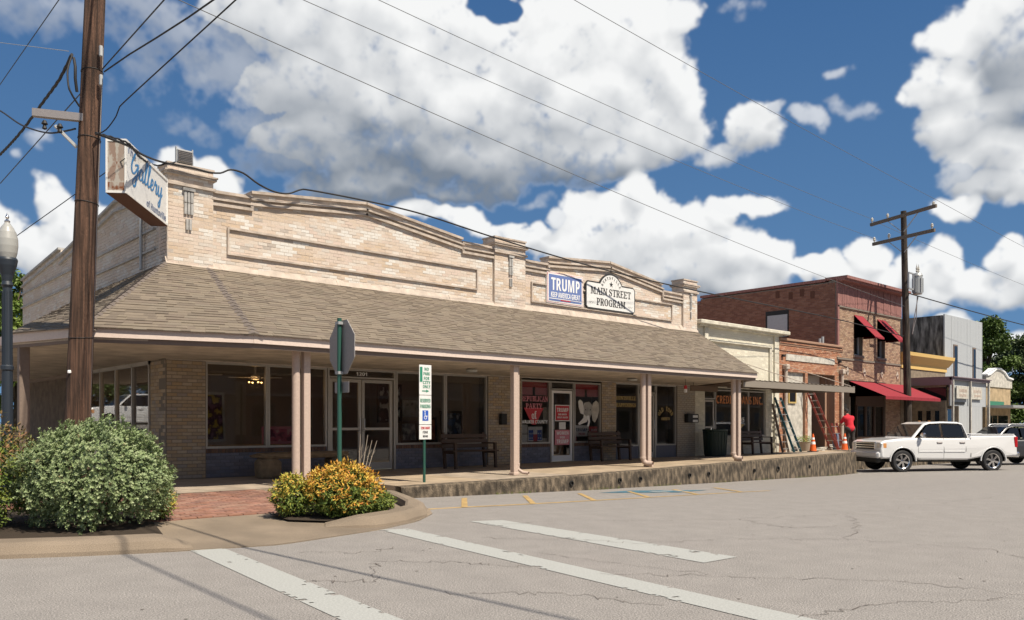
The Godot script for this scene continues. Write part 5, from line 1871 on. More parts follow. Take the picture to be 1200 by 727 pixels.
	part("bracket", mb, MT.galvanised, F)

func wall_signs() -> void:
	var S := thing("campaign_sign", "blue rectangular campaign sign with white lettering on the cream parapet", "sign", W(16.76, 16.99, 4.63))
	var mb := MB.new()
	mb.span(0, 1.52, 0, 0.9, -0.02, 0.05)
	part("board", mb, MT.white, S)
	mb = MB.new()
	mb.span(0.02, 1.5, 0.02, 0.88, 0.05, 0.054)
	part("border", mb, MT.pink_sign, S)
	mb = MB.new()
	mb.span(0.035, 1.485, 0.035, 0.865, 0.054, 0.058)
	part("border", mb, MT.white, S)
	mb = MB.new()
	mb.span(0.07, 1.45, 0.07, 0.83, 0.058, 0.062)
	part("field", mb, MT.sign_blue, S)
	lettering(S, "TRUMP", Vector3(0.76, 0.56, 0.064), 1.2, 0.36, MT.clean_white)
	lettering(S, "KEEP AMERICA GREAT", Vector3(0.76, 0.25, 0.064), 1.22, 0.15, MT.clean_white)
	mb = MB.new()
	mb.span(0.08, 1.44, 0.125, 0.145, 0.062, 0.065)
	part("rule", mb, MT.clean_white, S)
	mb = MB.new()
	mb.span(0.55, 0.97, 0.09, 0.12, 0.062, 0.065)
	part("rule", mb, MT.sign_red, S)
	S = thing("main_street_sign", "white arched sign board with black border and lettering on the cream parapet", "sign", W(18.4, 16.99, 4.62))
	for pass_i in 2:
		var g := 0.045 * pass_i
		var pts := PackedVector2Array()
		var w := 2.33
		var cc := 0.1
		pts.append(Vector2(cc, g))
		pts.append(Vector2(w - cc, g))
		pts.append(Vector2(w - g, cc))
		pts.append(Vector2(w - g, 0.85 - cc))
		pts.append(Vector2(w - cc, 0.85 - g))
		var r := 0.60 - g
		var cy := 0.56
		var a0 := asin((0.85 - g - cy) / r)
		for k in 17:
			var a := lerpf(a0, PI - a0, k / 16.0)
			pts.append(Vector2(w / 2 + cos(a) * r, cy + sin(a) * r))
		pts.append(Vector2(cc, 0.85 - g))
		pts.append(Vector2(g, 0.85 - cc))
		pts.append(Vector2(g, cc))
		mb = MB.new()
		mb.prism(pts, Transform3D(Basis(), Vector3(0, 0, 0.0 + 0.05 * pass_i)), 0.05 if pass_i == 0 else 0.006)
		part("board" if pass_i == 0 else "face", mb, MT.letter_black if pass_i == 0 else MT.sign_white, S)
	lettering(S, "MAIN STREET", Vector3(1.165, 0.575, 0.058), 1.9, 0.22, MT.letter_black, Basis(), true)
	lettering(S, "PROGRAM", Vector3(1.165, 0.25, 0.058), 1.36, 0.22, MT.letter_black, Basis(), true)
	var word := "HUNTSVILLE"
	for i in word.length():
		var a := deg_to_rad(lerpf(152, 28, i / 9.0))
		lettering(S, word[i], Vector3(1.165 + cos(a) * 0.47, 0.56 + sin(a) * 0.47, 0.058), 0.062 if word[i] != "I" else 0.03, 0.085, MT.letter_black, Basis(Vector3.BACK, a - PI / 2), true, true, "arched_letter")
	mb = MB.new()
	var star := PackedVector2Array()
	for k in 10:
		var a := PI / 2 + TAU * k / 10.0
		var r := 0.09 if k % 2 == 0 else 0.037
		star.append(Vector2(1.165 + cos(a) * r, 0.83 + sin(a) * r))
	mb.prism(star, Transform3D(Basis(), Vector3(0, 0, 0.056)), 0.006)
	part("star", mb, MT.letter_black, S)
	for sx in [0.25, 2.08]:
		mb = MB.new()
		for k in 3:
			mb.box(Vector3(sx + (k - 1) * 0.07, 0.2 + 0.02 * (k % 2), 0.058), Vector3(0.09, 0.014, 0.004), Basis(Vector3.BACK, 0.5 * (k - 1)))
		part("flourish", mb, MT.grey_trim, S)

func poster(called: String, label: String, x0: float, x1: float, y0: float, y1: float, v: float, m: Material, group := "") -> Node3D:
	var S := thing(called, label, "poster" if group != "s" else "sign", W((x0 + x1) / 2, v, y0))
	var mb := MB.new()
	mb.span((x0 - x1) / 2, (x1 - x0) / 2, 0, y1 - y0, -0.006, 0)
	part("sheet", mb, m, S)
	return S

func window_graphics() -> void:
	var v := 17.075
	var mb: MB
	# left window of the party office
	var S := thing("party_window_lettering", "red and white party lettering painted on the shop window beside the white door", "lettering", W(16.4, v, 0.6))
	var tri := PackedVector2Array([Vector2(-0.42, 0.98), Vector2(0.36, 0.98), Vector2(0.05, 0.5), Vector2(-0.1, 0.5)])
	mb = MB.new()
	mb.prism(tri, Transform3D(Basis(), Vector3(0, 0, -0.006)), 0.003)
	part("wedge", mb, MT.sign_red, S)
	lettering(S, "REPUBLICAN", Vector3(0, 1.24, 0), 1.06, 0.15, MT.pink_sign, Basis(), true)
	lettering(S, "PARTY", Vector3(-0.03, 1.03, 0), 0.66, 0.15, MT.pink_sign, Basis(), true)
	lettering(S, "of", Vector3(-0.02, 0.77, 0), 0.2, 0.22, MT.clean_white, Basis(Vector3.BACK, 0.12), true)
	lettering(S, "WALKER COUNTY", Vector3(0, 0.58, 0), 1.04, 0.1, MT.clean_white)
	for q in [[15.88, 16.96, "red", "red paper banner across the head of the window with party lettering"], [18.07, 19.16, "red", "red paper banner across the head of the window with the elephant"]]:
		S = thing("window_banner", q[3], "banner", W((q[0] + q[1]) / 2, 17.13, 1.95))
		mb = MB.new()
		var hw: float = (q[1] - q[0]) / 2
		mb.span(-hw, hw, 0.22, 0.38, -0.004, 0)
		part("red_strip", mb, MT.sign_red, S)
		mb = MB.new()
		mb.span(-hw, -0.05, 0.0, 0.22, -0.004, 0)
		mb.span(0.05, hw, 0.0, 0.22, -0.004, 0)
		part("pink_strip", mb, MT.pink_sign, S)
	# elephant painted on the right window
	S = thing("elephant_painting", "white and grey elephant head painted on the shop window above a bench", "painting", W(18.66, v, 1.1))
	var parts := [
		["head", [[-0.2, 0.3], [-0.26, 0.5], [-0.16, 0.66], [0.05, 0.7], [0.18, 0.6], [0.2, 0.4], [0.1, 0.22], [0.0, 0.12]], MT.grey_trim, 0.0],
		["ear", [[-0.2, 0.3], [-0.34, 0.34], [-0.42, 0.52], [-0.44, 0.7], [-0.36, 0.76], [-0.24, 0.68], [-0.2, 0.5]], MT.white, 0.004],
		["ear", [[0.16, 0.3], [0.2, 0.12], [0.3, 0.06], [0.42, 0.2], [0.5, 0.44], [0.48, 0.66], [0.36, 0.74], [0.22, 0.66], [0.16, 0.5]], MT.white_panel, 0.004],
		["trunk", [[-0.2, 0.32], [-0.02, 0.2], [-0.06, 0.08], [-0.22, 0.04], [-0.4, -0.02], [-0.46, 0.03], [-0.32, 0.12], [-0.22, 0.2]], MT.white, 0.008],
		["tusk", [[-0.08, 0.26], [0.04, 0.28], [0.08, 0.08], [0.02, -0.06], [-0.06, -0.06], [0.0, 0.08]], MT.clean_white, 0.011]]
	for q in parts:
		mb = MB.new()
		var pl := PackedVector2Array()
		for p in q[1]:
			pl.append(Vector2(p[0], p[1]))
		mb.prism(pl, Transform3D(Basis(), Vector3(0, 0, -0.006 + q[3])), 0.003)
		part(q[0], mb, q[2], S)
	for q in [[-0.12, 0.45], [0.1, 0.45]]:
		mb = MB.new()
		mb.lathe([Vector2(0, 0.002), Vector2(0.022, 0)], Vector3(q[0], q[1], 0.004), 8, Basis(Vector3.RIGHT, PI / 2))
		part("eye", mb, MT.letter_black, S)
	# posters
	S = poster("door_poster", "red square campaign poster on the white shop door", 17.2, 17.82, 1.2, 1.68, 17.05, MT.clean_white)
	mb = MB.new()
	mb.span(-0.285, 0.285, 0.025, 0.455, 0, 0.004)
	part("field", mb, MT.sign_red, S)
	lettering(S, "TRUMP", Vector3(0, 0.33, 0.006), 0.48, 0.12, MT.clean_white)
	lettering(S, "MAKE AMERICA", Vector3(0, 0.2, 0.006), 0.36, 0.05, MT.clean_white)
	lettering(S, "GREAT AGAIN", Vector3(0, 0.11, 0.006), 0.44, 0.05, MT.clean_white)
	S = poster("door_notice", "small pale notice between the two posters on the white shop door", 17.37, 17.65, 0.96, 1.17, 17.05, MT.white)
	S = poster("door_poster", "pink and white poster low on the white shop door", 17.2, 17.82, 0.5, 0.94, 17.05, MT.pink_sign)
	lettering(S, "WOMEN", Vector3(0, 0.35, 0.004), 0.5, 0.1, MT.clean_white)
	lettering(S, "FOR", Vector3(0, 0.22, 0.004), 0.2, 0.06, MT.clean_white)
	lettering(S, "TRUMP", Vector3(0, 0.1, 0.004), 0.5, 0.12, MT.clean_white)
	S = poster("window_poster", "blue and red star patterned poster standing in the party office window", 16.2, 16.77, 0.62, 1.04, 17.14, MT.clean_white)
	for q in [[-0.26, -0.08], [0.08, 0.26]]:
		mb = MB.new()
		mb.span(q[0], q[1], 0.03, 0.32, 0, 0.003)
		var fld := part("field", mb, MT.access_blue, S)
		for k in 4:
			mb = MB.new()
			mb.prism(star_poly(0.03), Transform3D(Basis(), Vector3(q[0] + 0.05 + 0.08 * (k % 2), 0.09 + 0.13 * (k / 2), 0.003)), 0.002)
			part("star", mb, MT.clean_white, fld)
	mb = MB.new()
	mb.span(-0.08, 0.08, 0.0, 0.2, 0.001, 0.004)
	part("field", mb, MT.sign_red, S)
	poster("window_notice", "tall white paper in the party office window beside the star poster", 15.96, 16.18, 0.84, 1.1, 17.14, MT.white)
	poster("window_notice", "wide white paper at the foot of the party office window", 15.87, 16.18, 0.6, 0.82, 17.14, MT.white)
	poster("window_notice", "narrow cream card at the window edge beside the white shop door", 16.8, 16.95, 1.2, 1.6, 17.14, MT.white_panel)
	poster("window_notice", "low cream card on the sill of the party office window", 16.66, 17.0, 0.6, 0.7, 17.16, MT.white_panel)
	S = poster("window_poster", "white campaign poster with dark lettering under the painted elephant", 18.12, 18.75, 0.74, 1.08, 17.14, MT.clean_white)
	lettering(S, "TRUMP", Vector3(0, 0.2, 0.004), 0.5, 0.1, MT.faded_navy)
	lettering(S, "2020", Vector3(0, 0.08, 0.004), 0.3, 0.06, MT.pink_sign)
	S = poster("window_poster", "red campaign poster in the elephant window beside the brick pilaster", 18.77, 19.17, 0.72, 1.04, 17.14, MT.sign_red)
	lettering(S, "ELECT", Vector3(0.03, 0.21, 0.004), 0.26, 0.07, MT.clean_white)
	lettering(S, "VOTE", Vector3(0.03, 0.1, 0.004), 0.26, 0.06, MT.clean_white)
	S = poster("window_poster", "pink poster in the corner of the elephant window beside the door frame", 18.05, 18.22, 0.6, 0.95, 17.15, MT.pink_sign)
	# lettering on the last two windows
	S = thing("window_lettering", "two lines of pale gold lettering high on the dark shop window", "lettering", W(20.45, v, 1.7))
	lettering(S, "HUNTSVILLE", Vector3(0, 0.24, 0), 0.98, 0.12, MT.gold, Basis(), true)
	lettering(S, "HAPPENINGS", Vector3(0, 0.02, 0), 0.98, 0.12, MT.gold, Basis(), true)
	S = thing("window_emblem", "gold arched lettering on the dark shop window beside the mailbox", "lettering", W(22.5, v, 1.35))
	var word := "OLD TOWN"
	for i in word.length():
		if word[i] == " ":
			continue
		var a := deg_to_rad(lerpf(150, 30, i / 7.0))
		lettering(S, word[i], Vector3(cos(a) * 0.4, -0.08 + sin(a) * 0.36, 0), 0.09, 0.14, MT.gold, Basis(Vector3.BACK, a - PI / 2), true, true, "arched_letter")
	lettering(S, "SWEETS", Vector3(0, -0.06, 0), 0.46, 0.09, MT.gold, Basis(), true)

func star_poly(r: float) -> PackedVector2Array:
	var p := PackedVector2Array()
	for k in 10:
		var a := PI / 2 + TAU * k / 10.0
		var q := r if k % 2 == 0 else r * 0.4
		p.append(Vector2(cos(a) * q, sin(a) * q))
	return p

func framed(label: String, at: Vector3, w: float, h: float, tilt: float, turn: float, frame: Material, c1: Color, c2: Color, c3: Color, sd: int) -> void:
	var S := thing("framed_picture", label, "picture", at, turn)
	S.rotation.x = -tilt
	var mb := MB.new()
	var fw := 0.06
	for q in [[-w / 2, w / 2, 0, fw], [-w / 2, w / 2, h - fw, h], [-w / 2, -w / 2 + fw, fw, h - fw], [w / 2 - fw, w / 2, fw, h - fw]]:
		mb.span(q[0], q[1], q[2], q[3], -0.02, 0.02)
	part("frame", mb, frame, S)
	mb = MB.new()
	var g := FastNoiseLite.new()
	g.seed = sd
	g.frequency = 1.3
	var n := 34
	for i in n:
		for j in n:
			var x0 := lerpf(-w / 2 + fw, w / 2 - fw, i / float(n))
			var x1 := lerpf(-w / 2 + fw, w / 2 - fw, (i + 1) / float(n))
			var y0 := lerpf(fw, h - fw, j / float(n))
			var y1 := lerpf(fw, h - fw, (j + 1) / float(n))
			var a := g.get_noise_2d(x0 * 2.5, y0 * 2.5)
			mb.col = c1.lerp(c2, smoothstep(0.0, 0.25, a)) if a > -0.15 else c1.lerp(c3, smoothstep(-0.15, -0.4, a))
			mb.quad(Vector3(x0, y0, 0), Vector3(x1, y0, 0), Vector3(x1, y1, 0), Vector3(x0, y1, 0))
	part("canvas", mb, MT.art, S)

func shop_displays() -> void:
	framed("large framed colourful painting leaning by the first gallery window", W(7.2, 17.75, 0.72), 0.85, 1.1, 0.06, 0.2, MT.white_panel, Color(0.08, 0.03, 0.04), Color(0.5, 0.36, 0.05), Color(0.25, 0.12, 0.18), 3)
	framed("pink abstract painting lying low in the gallery window", W(8.85, 17.6, 0.66), 0.95, 0.4, 0.1, 0.0, MT.pink_sign, Color(0.5, 0.1, 0.16), Color(0.2, 0.04, 0.08), Color(0.6, 0.3, 0.3), 4)
	framed("painting of a pale horse hung beside the gallery door", W(12.0, 17.9, 1.15), 0.75, 1.0, 0.0, 0.0, MT.dark_wood, Color(0.05, 0.03, 0.025), Color(0.5, 0.48, 0.42), Color(0.08, 0.05, 0.04), 5)
	framed("wooden framed picture leaning on the gallery window sill", W(12.35, 17.5, 0.64), 0.6, 0.55, 0.12, 0.15, MT.bench_wood, Color(0.2, 0.19, 0.17), Color(0.4, 0.37, 0.32), Color(0.08, 0.07, 0.07), 6)
	framed("red framed picture standing on the gallery window sill", W(12.95, 17.45, 0.64), 0.5, 0.65, 0.08, 0.0, MT.dark_wood, Color(0.32, 0.06, 0.04), Color(0.4, 0.14, 0.07), Color(0.18, 0.03, 0.03), 7)
	framed("pale sketch hung above the red picture in the gallery", W(12.85, 18.2, 1.3), 0.5, 0.45, 0.0, 0.0, MT.white_panel, Color(0.42, 0.38, 0.32), Color(0.5, 0.46, 0.4), Color(0.2, 0.17, 0.14), 8)
	framed("dark framed picture in the gallery window behind a wooden bench", W(13.75, 17.5, 0.72), 0.75, 0.75, 0.1, 0.0, MT.dark_wood, Color(0.03, 0.035, 0.05), Color(0.25, 0.26, 0.28), Color(0.03, 0.07, 0.16), 9)
	# low display shelf
	var S := thing("display_shelf", "long low wooden display shelf behind the first gallery window", "shelf", W(8.3, 17.85, 0))
	var mb := MB.new()
	mb.bbox(Vector3(0, 0.62, 0), Vector3(2.7, 0.05, 0.6), 0.01)
	part("top", mb, MT.tan_wall, S)
	for x in [-1.2, 1.2]:
		mb = MB.new()
		mb.span(x - 0.03, x + 0.03, 0.01, 0.6, -0.25, 0.25)
		part("leg", mb, MT.dark_wood, S)
	# chandelier-like track lamps with small lit bulbs, and ceiling fans
	for q in [[7.35, 19.0, "ceiling fan with lit bulbs over the first gallery window"], [9.0, 19.3, "ceiling fan with lit bulbs behind the gallery posts"]]:
		S = thing("ceiling_fan", q[2], "ceiling fan", W(q[0], q[1], 2.2))
		mb = MB.new()
		mb.tube([Vector3(0, 0.46, 0), Vector3(0, 0.12, 0)], 0.02, 8)
		mb.lathe([Vector2(0, 0.0), Vector2(0.1, 0.02), Vector2(0.12, 0.1), Vector2(0.04, 0.14)], Vector3.ZERO, 12)
		part("motor", mb, MT.white, S)
		for k in 4:
			mb = MB.new()
			var a := TAU * k / 4 + 0.5
			mb.box(Vector3(cos(a) * 0.38, 0.06, sin(a) * 0.38), Vector3(0.5, 0.012, 0.13), Basis(Vector3.UP, -a))
			part("blade", mb, MT.white, S)
		for k in 4:
			mb = MB.new()
			var a := TAU * k / 4
			mb.lathe([Vector2(0, 0), Vector2(0.022, 0.012), Vector2(0.022, 0.03), Vector2(0, 0.042)], Vector3(cos(a) * 0.16, -0.08, sin(a) * 0.16), 8)
			part("bulb", mb, MT.bulb, S)
		var l := OmniLight3D.new()
		l.name = "bulb_light"
		l.light_energy = 0.12
		l.light_color = Color(1, 0.78, 0.5)
		l.light_size = 0.1
		l.omni_range = 8
		l.omni_attenuation = 2
		l.shadow_enabled = true
		l.position = Vector3(0, -0.14, 0)
		S.add_child(l)

# ---------------------------------------------------------------- street furniture
func bench(label: String, at: Vector3, turn: float, w: float, m: Material, group := "") -> void:
	var S := thing("bench", label, "bench", at, turn, group)
	var mb: MB
	for k in 4:
		mb = MB.new()
		mb.bbox(Vector3(0, 0.44, 0.2 - k * 0.115), Vector3(w, 0.032, 0.1), 0.006)
		part("seat_slat", mb, m, S)
	for k in 3:
		mb = MB.new()
		mb.bbox(Vector3(0, 0.56 + k * 0.125, -0.22 - k * 0.02), Vector3(w, 0.1, 0.028), 0.006, Basis(Vector3.RIGHT, -0.16))
		part("back_slat", mb, m, S)
	for s in [-1, 1]:
		var x: float = s * (w / 2 - 0.1)
		mb = MB.new()
		mb.bar(Vector3(x, 0, 0.23), Vector3(x, 0.62, 0.2), 0.06, 0.07, Vector3.BACK)
		part("leg", mb, m, S)
		mb = MB.new()
		mb.bar(Vector3(x, 0, -0.2), Vector3(x, 0.9, -0.3), 0.06, 0.07, Vector3.BACK)
		part("leg", mb, m, S)
		mb = MB.new()
		mb.bbox(Vector3(x, 0.63, -0.02), Vector3(0.09, 0.03, 0.52), 0.008)
		part("armrest", mb, m, S)
		mb = MB.new()
		mb.bar(Vector3(x, 0.4, 0.22), Vector3(x, 0.4, -0.24), 0.04, 0.06)
		part("rail", mb, m, S)

func rock(mb: MB, ctr: Vector3, size: Vector3, sd: int) -> void:
	var g := FastNoiseLite.new()
	g.seed = sd
	g.frequency = 2.2
	var n := 14
	var m := 20
	var f := func(i: int, j: int) -> Vector3:
		var t := PI * i / n
		var p := TAU * (j % m) / m
		var d := Vector3(sin(t) * cos(p), cos(t), sin(t) * sin(p))
		var q := Vector3(signf(d.x) * pow(absf(d.x), 0.55), signf(d.y) * pow(absf(d.y), 0.5), signf(d.z) * pow(absf(d.z), 0.55))
		return ctr + q * size * 0.5 * (1.0 + 0.16 * g.get_noise_3dv(d * 0.9 + ctr))
	for i in n:
		for j in m:
			mb.quad(f.call(i, j + 1), f.call(i + 1, j + 1), f.call(i + 1, j), f.call(i, j))

func street_things() -> void:
	var mb: MB
	bench("dark wooden slat bench in front of the gallery pictures", W(13.3, 16.2, 0.0), 0.0, 1.5, MT.dark_wood)
	bench("dark wooden slat bench under the painted elephant", W(19.1, 16.55, 0.0), 0.0, 1.5, MT.dark_wood)
	bench("dark wooden bench in front of the loan office window", W(27.0, 16.35, 0.0), 0.0, 1.5, MT.dark_wood)
	var S := thing("stone_bench", "rough sandstone bench on boulder legs below the first gallery window", "bench", W(8.6, 16.1, 0))
	mb = MB.new()
	rock(mb, Vector3(0, 0.46, 0), Vector3(2.2, 0.14, 0.5), 4)
	part("seat", mb, MT.sandstone, S)
	for x in [-0.82, 0.82]:
		mb = MB.new()
		rock(mb, Vector3(x, 0.2, 0), Vector3(0.5, 0.44, 0.42), 6 + int(x * 3))
		part("leg", mb, MT.sandstone, S)
	# mailbox and utility boxes
	S = thing("mailbox", "small black wall mailbox with white panel on the pale pilaster", "mailbox", W(23.75, 16.97, 1.16))
	mb = MB.new()
	mb.bbox(Vector3(0, 0.15, 0.06), Vector3(0.62, 0.3, 0.16), 0.015)
	part("box", mb, MT.black, S)
	mb = MB.new()
	mb.span(-0.04, 0.24, 0.02, 0.1, 0.14, 0.146)
	mb.span(-0.04, 0.24, 0.17, 0.26, 0.14, 0.146)
	part("label", mb, MT.white, S)
	S = thing("wall_box", "small dark electrical box on the brick pilaster beside the gallery window", "box", W(15.05, 16.97, 1.1))
	mb = MB.new()
	mb.bbox(Vector3(0, 0.15, 0.05), Vector3(0.2, 0.3, 0.12), 0.01)
	part("box", mb, MT.black, S)
	# trash can
	S = thing("trash_can", "dark green round trash can beside the loan office door", "trash can", W(24.25, 16.3, 0.0))
	mb = MB.new()
	var prof := [Vector2(0.0, 0.0), Vector2(0.34, 0.0), Vector2(0.36, 0.05), Vector2(0.4, 0.85), Vector2(0.43, 0.87), Vector2(0.43, 0.93), Vector2(0.36, 0.94), Vector2(0.34, 0.7), Vector2(0, 0.68)]
	mb.lathe(prof, Vector3.ZERO, 24)
	part("can", mb, MT.trash_green, S)
	for k in 20:
		mb = MB.new()
		var a := TAU * k / 20
		mb.bar(Vector3(cos(a) * 0.365, 0.06, sin(a) * 0.365), Vector3(cos(a) * 0.408, 0.85, sin(a) * 0.408), 0.05, 0.016, Vector3(cos(a), 0, sin(a)))
		part("slat", mb, MT.trash_green, S)
	# hanging plank and wind chime under the canopy
	S = thing("hanging_sign", "old wooden plank sign hanging under the canopy near the mailbox", "sign", W(22.6, 15.6, 2.16))
	mb = MB.new()
	mb.bbox(Vector3(0, 0.1, 0), Vector3(1.5, 0.18, 0.04), 0.01)
	part("plank", mb, MT.bench_wood, S)
	for x in [-0.6, 0.6]:
		mb = MB.new()
		mb.tube([Vector3(x, 0.18, 0), Vector3(x, 0.29, 0)], 0.008, 5)
		part("hook", mb, MT.black, S)
	S = thing("hummingbird_feeder", "small red and white feeder hanging from the canopy edge", "feeder", W(20.2, 14.6, 2.1))
	mb = MB.new()
	mb.lathe([Vector2(0, 0.16), Vector2(0.04, 0.15), Vector2(0.055, 0.06), Vector2(0.03, 0.05)], Vector3.ZERO, 10)
	part("top", mb, MT.sign_red, S)
	mb = MB.new()
	mb.lathe([Vector2(0.03, 0.05), Vector2(0.05, 0.04), Vector2(0.05, -0.05), Vector2(0, -0.06)], Vector3.ZERO, 10)
	part("bottle", mb, MT.white, S)
	mb = MB.new()
	mb.tube([Vector3(0, 0.16, 0), Vector3(0, 0.35, 0)], 0.006, 5)
	part("hanger", mb, MT.black, S)
	# cones
	for q in [[30.0, 15.75, "orange traffic cone standing beside the green ladder"], [32.3, 15.6, "orange traffic cone standing beside the man in red"]]:
		S = thing("traffic_cone", q[2], "traffic cone", W(q[0], q[1], 0.035), 0.3, "traffic cones on the sidewalk")
		mb = MB.new()
		mb.bbox(Vector3(0, 0.02, 0), Vector3(0.36, 0.04, 0.36), 0.01)
		part("base", mb, MT.black_rubber, S)
		mb = MB.new()
		mb.lathe([Vector2(0.135, 0.04), Vector2(0.03, 0.70), Vector2(0, 0.70)], Vector3.ZERO, 16)
		part("cone", mb, MT.cone_orange, S)
		for b in [[0.30, 0.40], [0.48, 0.56]]:
			mb = MB.new()
			var r0: float = lerpf(0.135, 0.03, (b[0] - 0.04) / 0.66) + 0.003
			var r1: float = lerpf(0.135, 0.03, (b[1] - 0.04) / 0.66) + 0.003
			mb.lathe([Vector2(r0, b[0]), Vector2(r1, b[1])], Vector3.ZERO, 16)
			part("band", mb, MT.clean_white, S)
	ladder("green fibreglass step ladder leaning against the orange brick pier", W(29.75, 16.25, 0.02), W(29.3, 16.85, 2.15), MT.ladder_green, 0.42, 8)
	ladder("dark green ladder folded behind the step ladder", W(29.3, 16.5, 0.02), W(29.2, 16.9, 1.9), MT.brown_paint, 0.36, 7)
	ladder("long red extension ladder leaning across the deep doorway", W(32.85, 16.3, 0.02), W(31.6, 16.85, 2.75), MT.ladder_red, 0.36, 10)
	ladder("short red step ladder beside the man in red", W(32.75, 15.95, 0.03), W(32.6, 16.2, 1.15), MT.ladder_red, 0.4, 4)
	# bucket, planter and lumber
	S = thing("bucket", "white plastic bucket at the feet of the man in red", "bucket", W(33.1, 15.35, 0.05))
	mb = MB.new()
	mb.lathe([Vector2(0, 0.01), Vector2(0.13, 0.0), Vector2(0.15, 0.32), Vector2(0.16, 0.33), Vector2(0.16, 0.36), Vector2(0.145, 0.36), Vector2(0.13, 0.06), Vector2(0, 0.05)], Vector3.ZERO, 16)
	part("pail", mb, MT.clean_white, S)
	mb = MB.new()
	var arc := []
	for k in 9:
		var a := PI * k / 8
		arc.append(Vector3(cos(a) * 0.155, 0.34 - sin(a) * 0.06, 0.155 * sin(a)))
	mb.tube(arc, 0.006, 5)
	part("handle", mb, MT.black, S)
	S = thing("flower_pot", "round grey pot with yellow-green plant beside the orange cone", "plant", W(31.0, 16.6, 0.0))
	mb = MB.new()
	mb.lathe([Vector2(0, 0), Vector2(0.22, 0), Vector2(0.3, 0.36), Vector2(0.32, 0.4), Vector2(0.27, 0.4), Vector2(0, 0.34)], Vector3.ZERO, 16)
	part("pot", mb, MT.pale_concrete, S)
	mb = MB.new()
	rng.seed = 12
	leaves(mb, Vector3(0, 0.48, 0), Vector3(0.32, 0.16, 0.32), 260, 0.06, [Color(0.16, 0.24, 0.03), Color(0.28, 0.3, 0.05), Color(0.1, 0.16, 0.03)])
	part("foliage", mb, MT.leaf, S)
	rng.seed = 14
	for k in 5:
		S = thing("lumber_board", ["short pale board lying across the others by the doorway", "long pale board flat on the sidewalk by the doorway", "grey board propped on the lumber by the doorway", "splintered board at the edge of the lumber by the doorway", "narrow white trim board lying by the red ladder"][k], "board", W(31.7 + 0.22 * k, 16.2 + 0.12 * (k % 3), 0.03 + 0.05 * k), rng.randf_range(-0.5, 0.5))
		mb = MB.new()
		mb.bbox(Vector3(0, 0.02, 0), Vector3(rng.randf_range(1.0, 1.7), 0.035, rng.randf_range(0.09, 0.16)), 0.004)
		part("plank", mb, MT.white_panel, S)
	# tool cart of the workman: blue sack
	S = thing("blue_sack", "crumpled blue sack leaning against the brick pier by the workman", "sack", W(33.55, 16.6, 0))
	mb = MB.new()
	rock(mb, Vector3(0, 0.36, 0), Vector3(0.3, 0.74, 0.22), 33)
	part("bag", mb, MT.faded_navy, S)

func ladder(label: String, foot: Vector3, top: Vector3, m: Material, w: float, rungs: int) -> void:
	var S := thing("ladder", label, "ladder", foot)
	var d := top - foot
	var side := Vector3(d.x, 0, d.z).cross(Vector3.UP)
	side = Vector3(1.0, 0, 0.12) if absf(d.x) < 0.8 else Vector3(0.25, 0, -0.97)
	side = side.normalized() * w / 2
	var mb: MB
	for s in [-1.0, 1.0]:
		mb = MB.new()
		mb.bar(side * s, d + side * s * 0.85, 0.03, 0.085, Vector3(0.3, 0, 1))
		part("rail", mb, m, S)
	for k in rungs:
		mb = MB.new()
		var t := (k + 0.5) / rungs
		mb.bar(d * t - side, d * t + side, 0.05, 0.03)
		part("rung", mb, MT.silver, S)

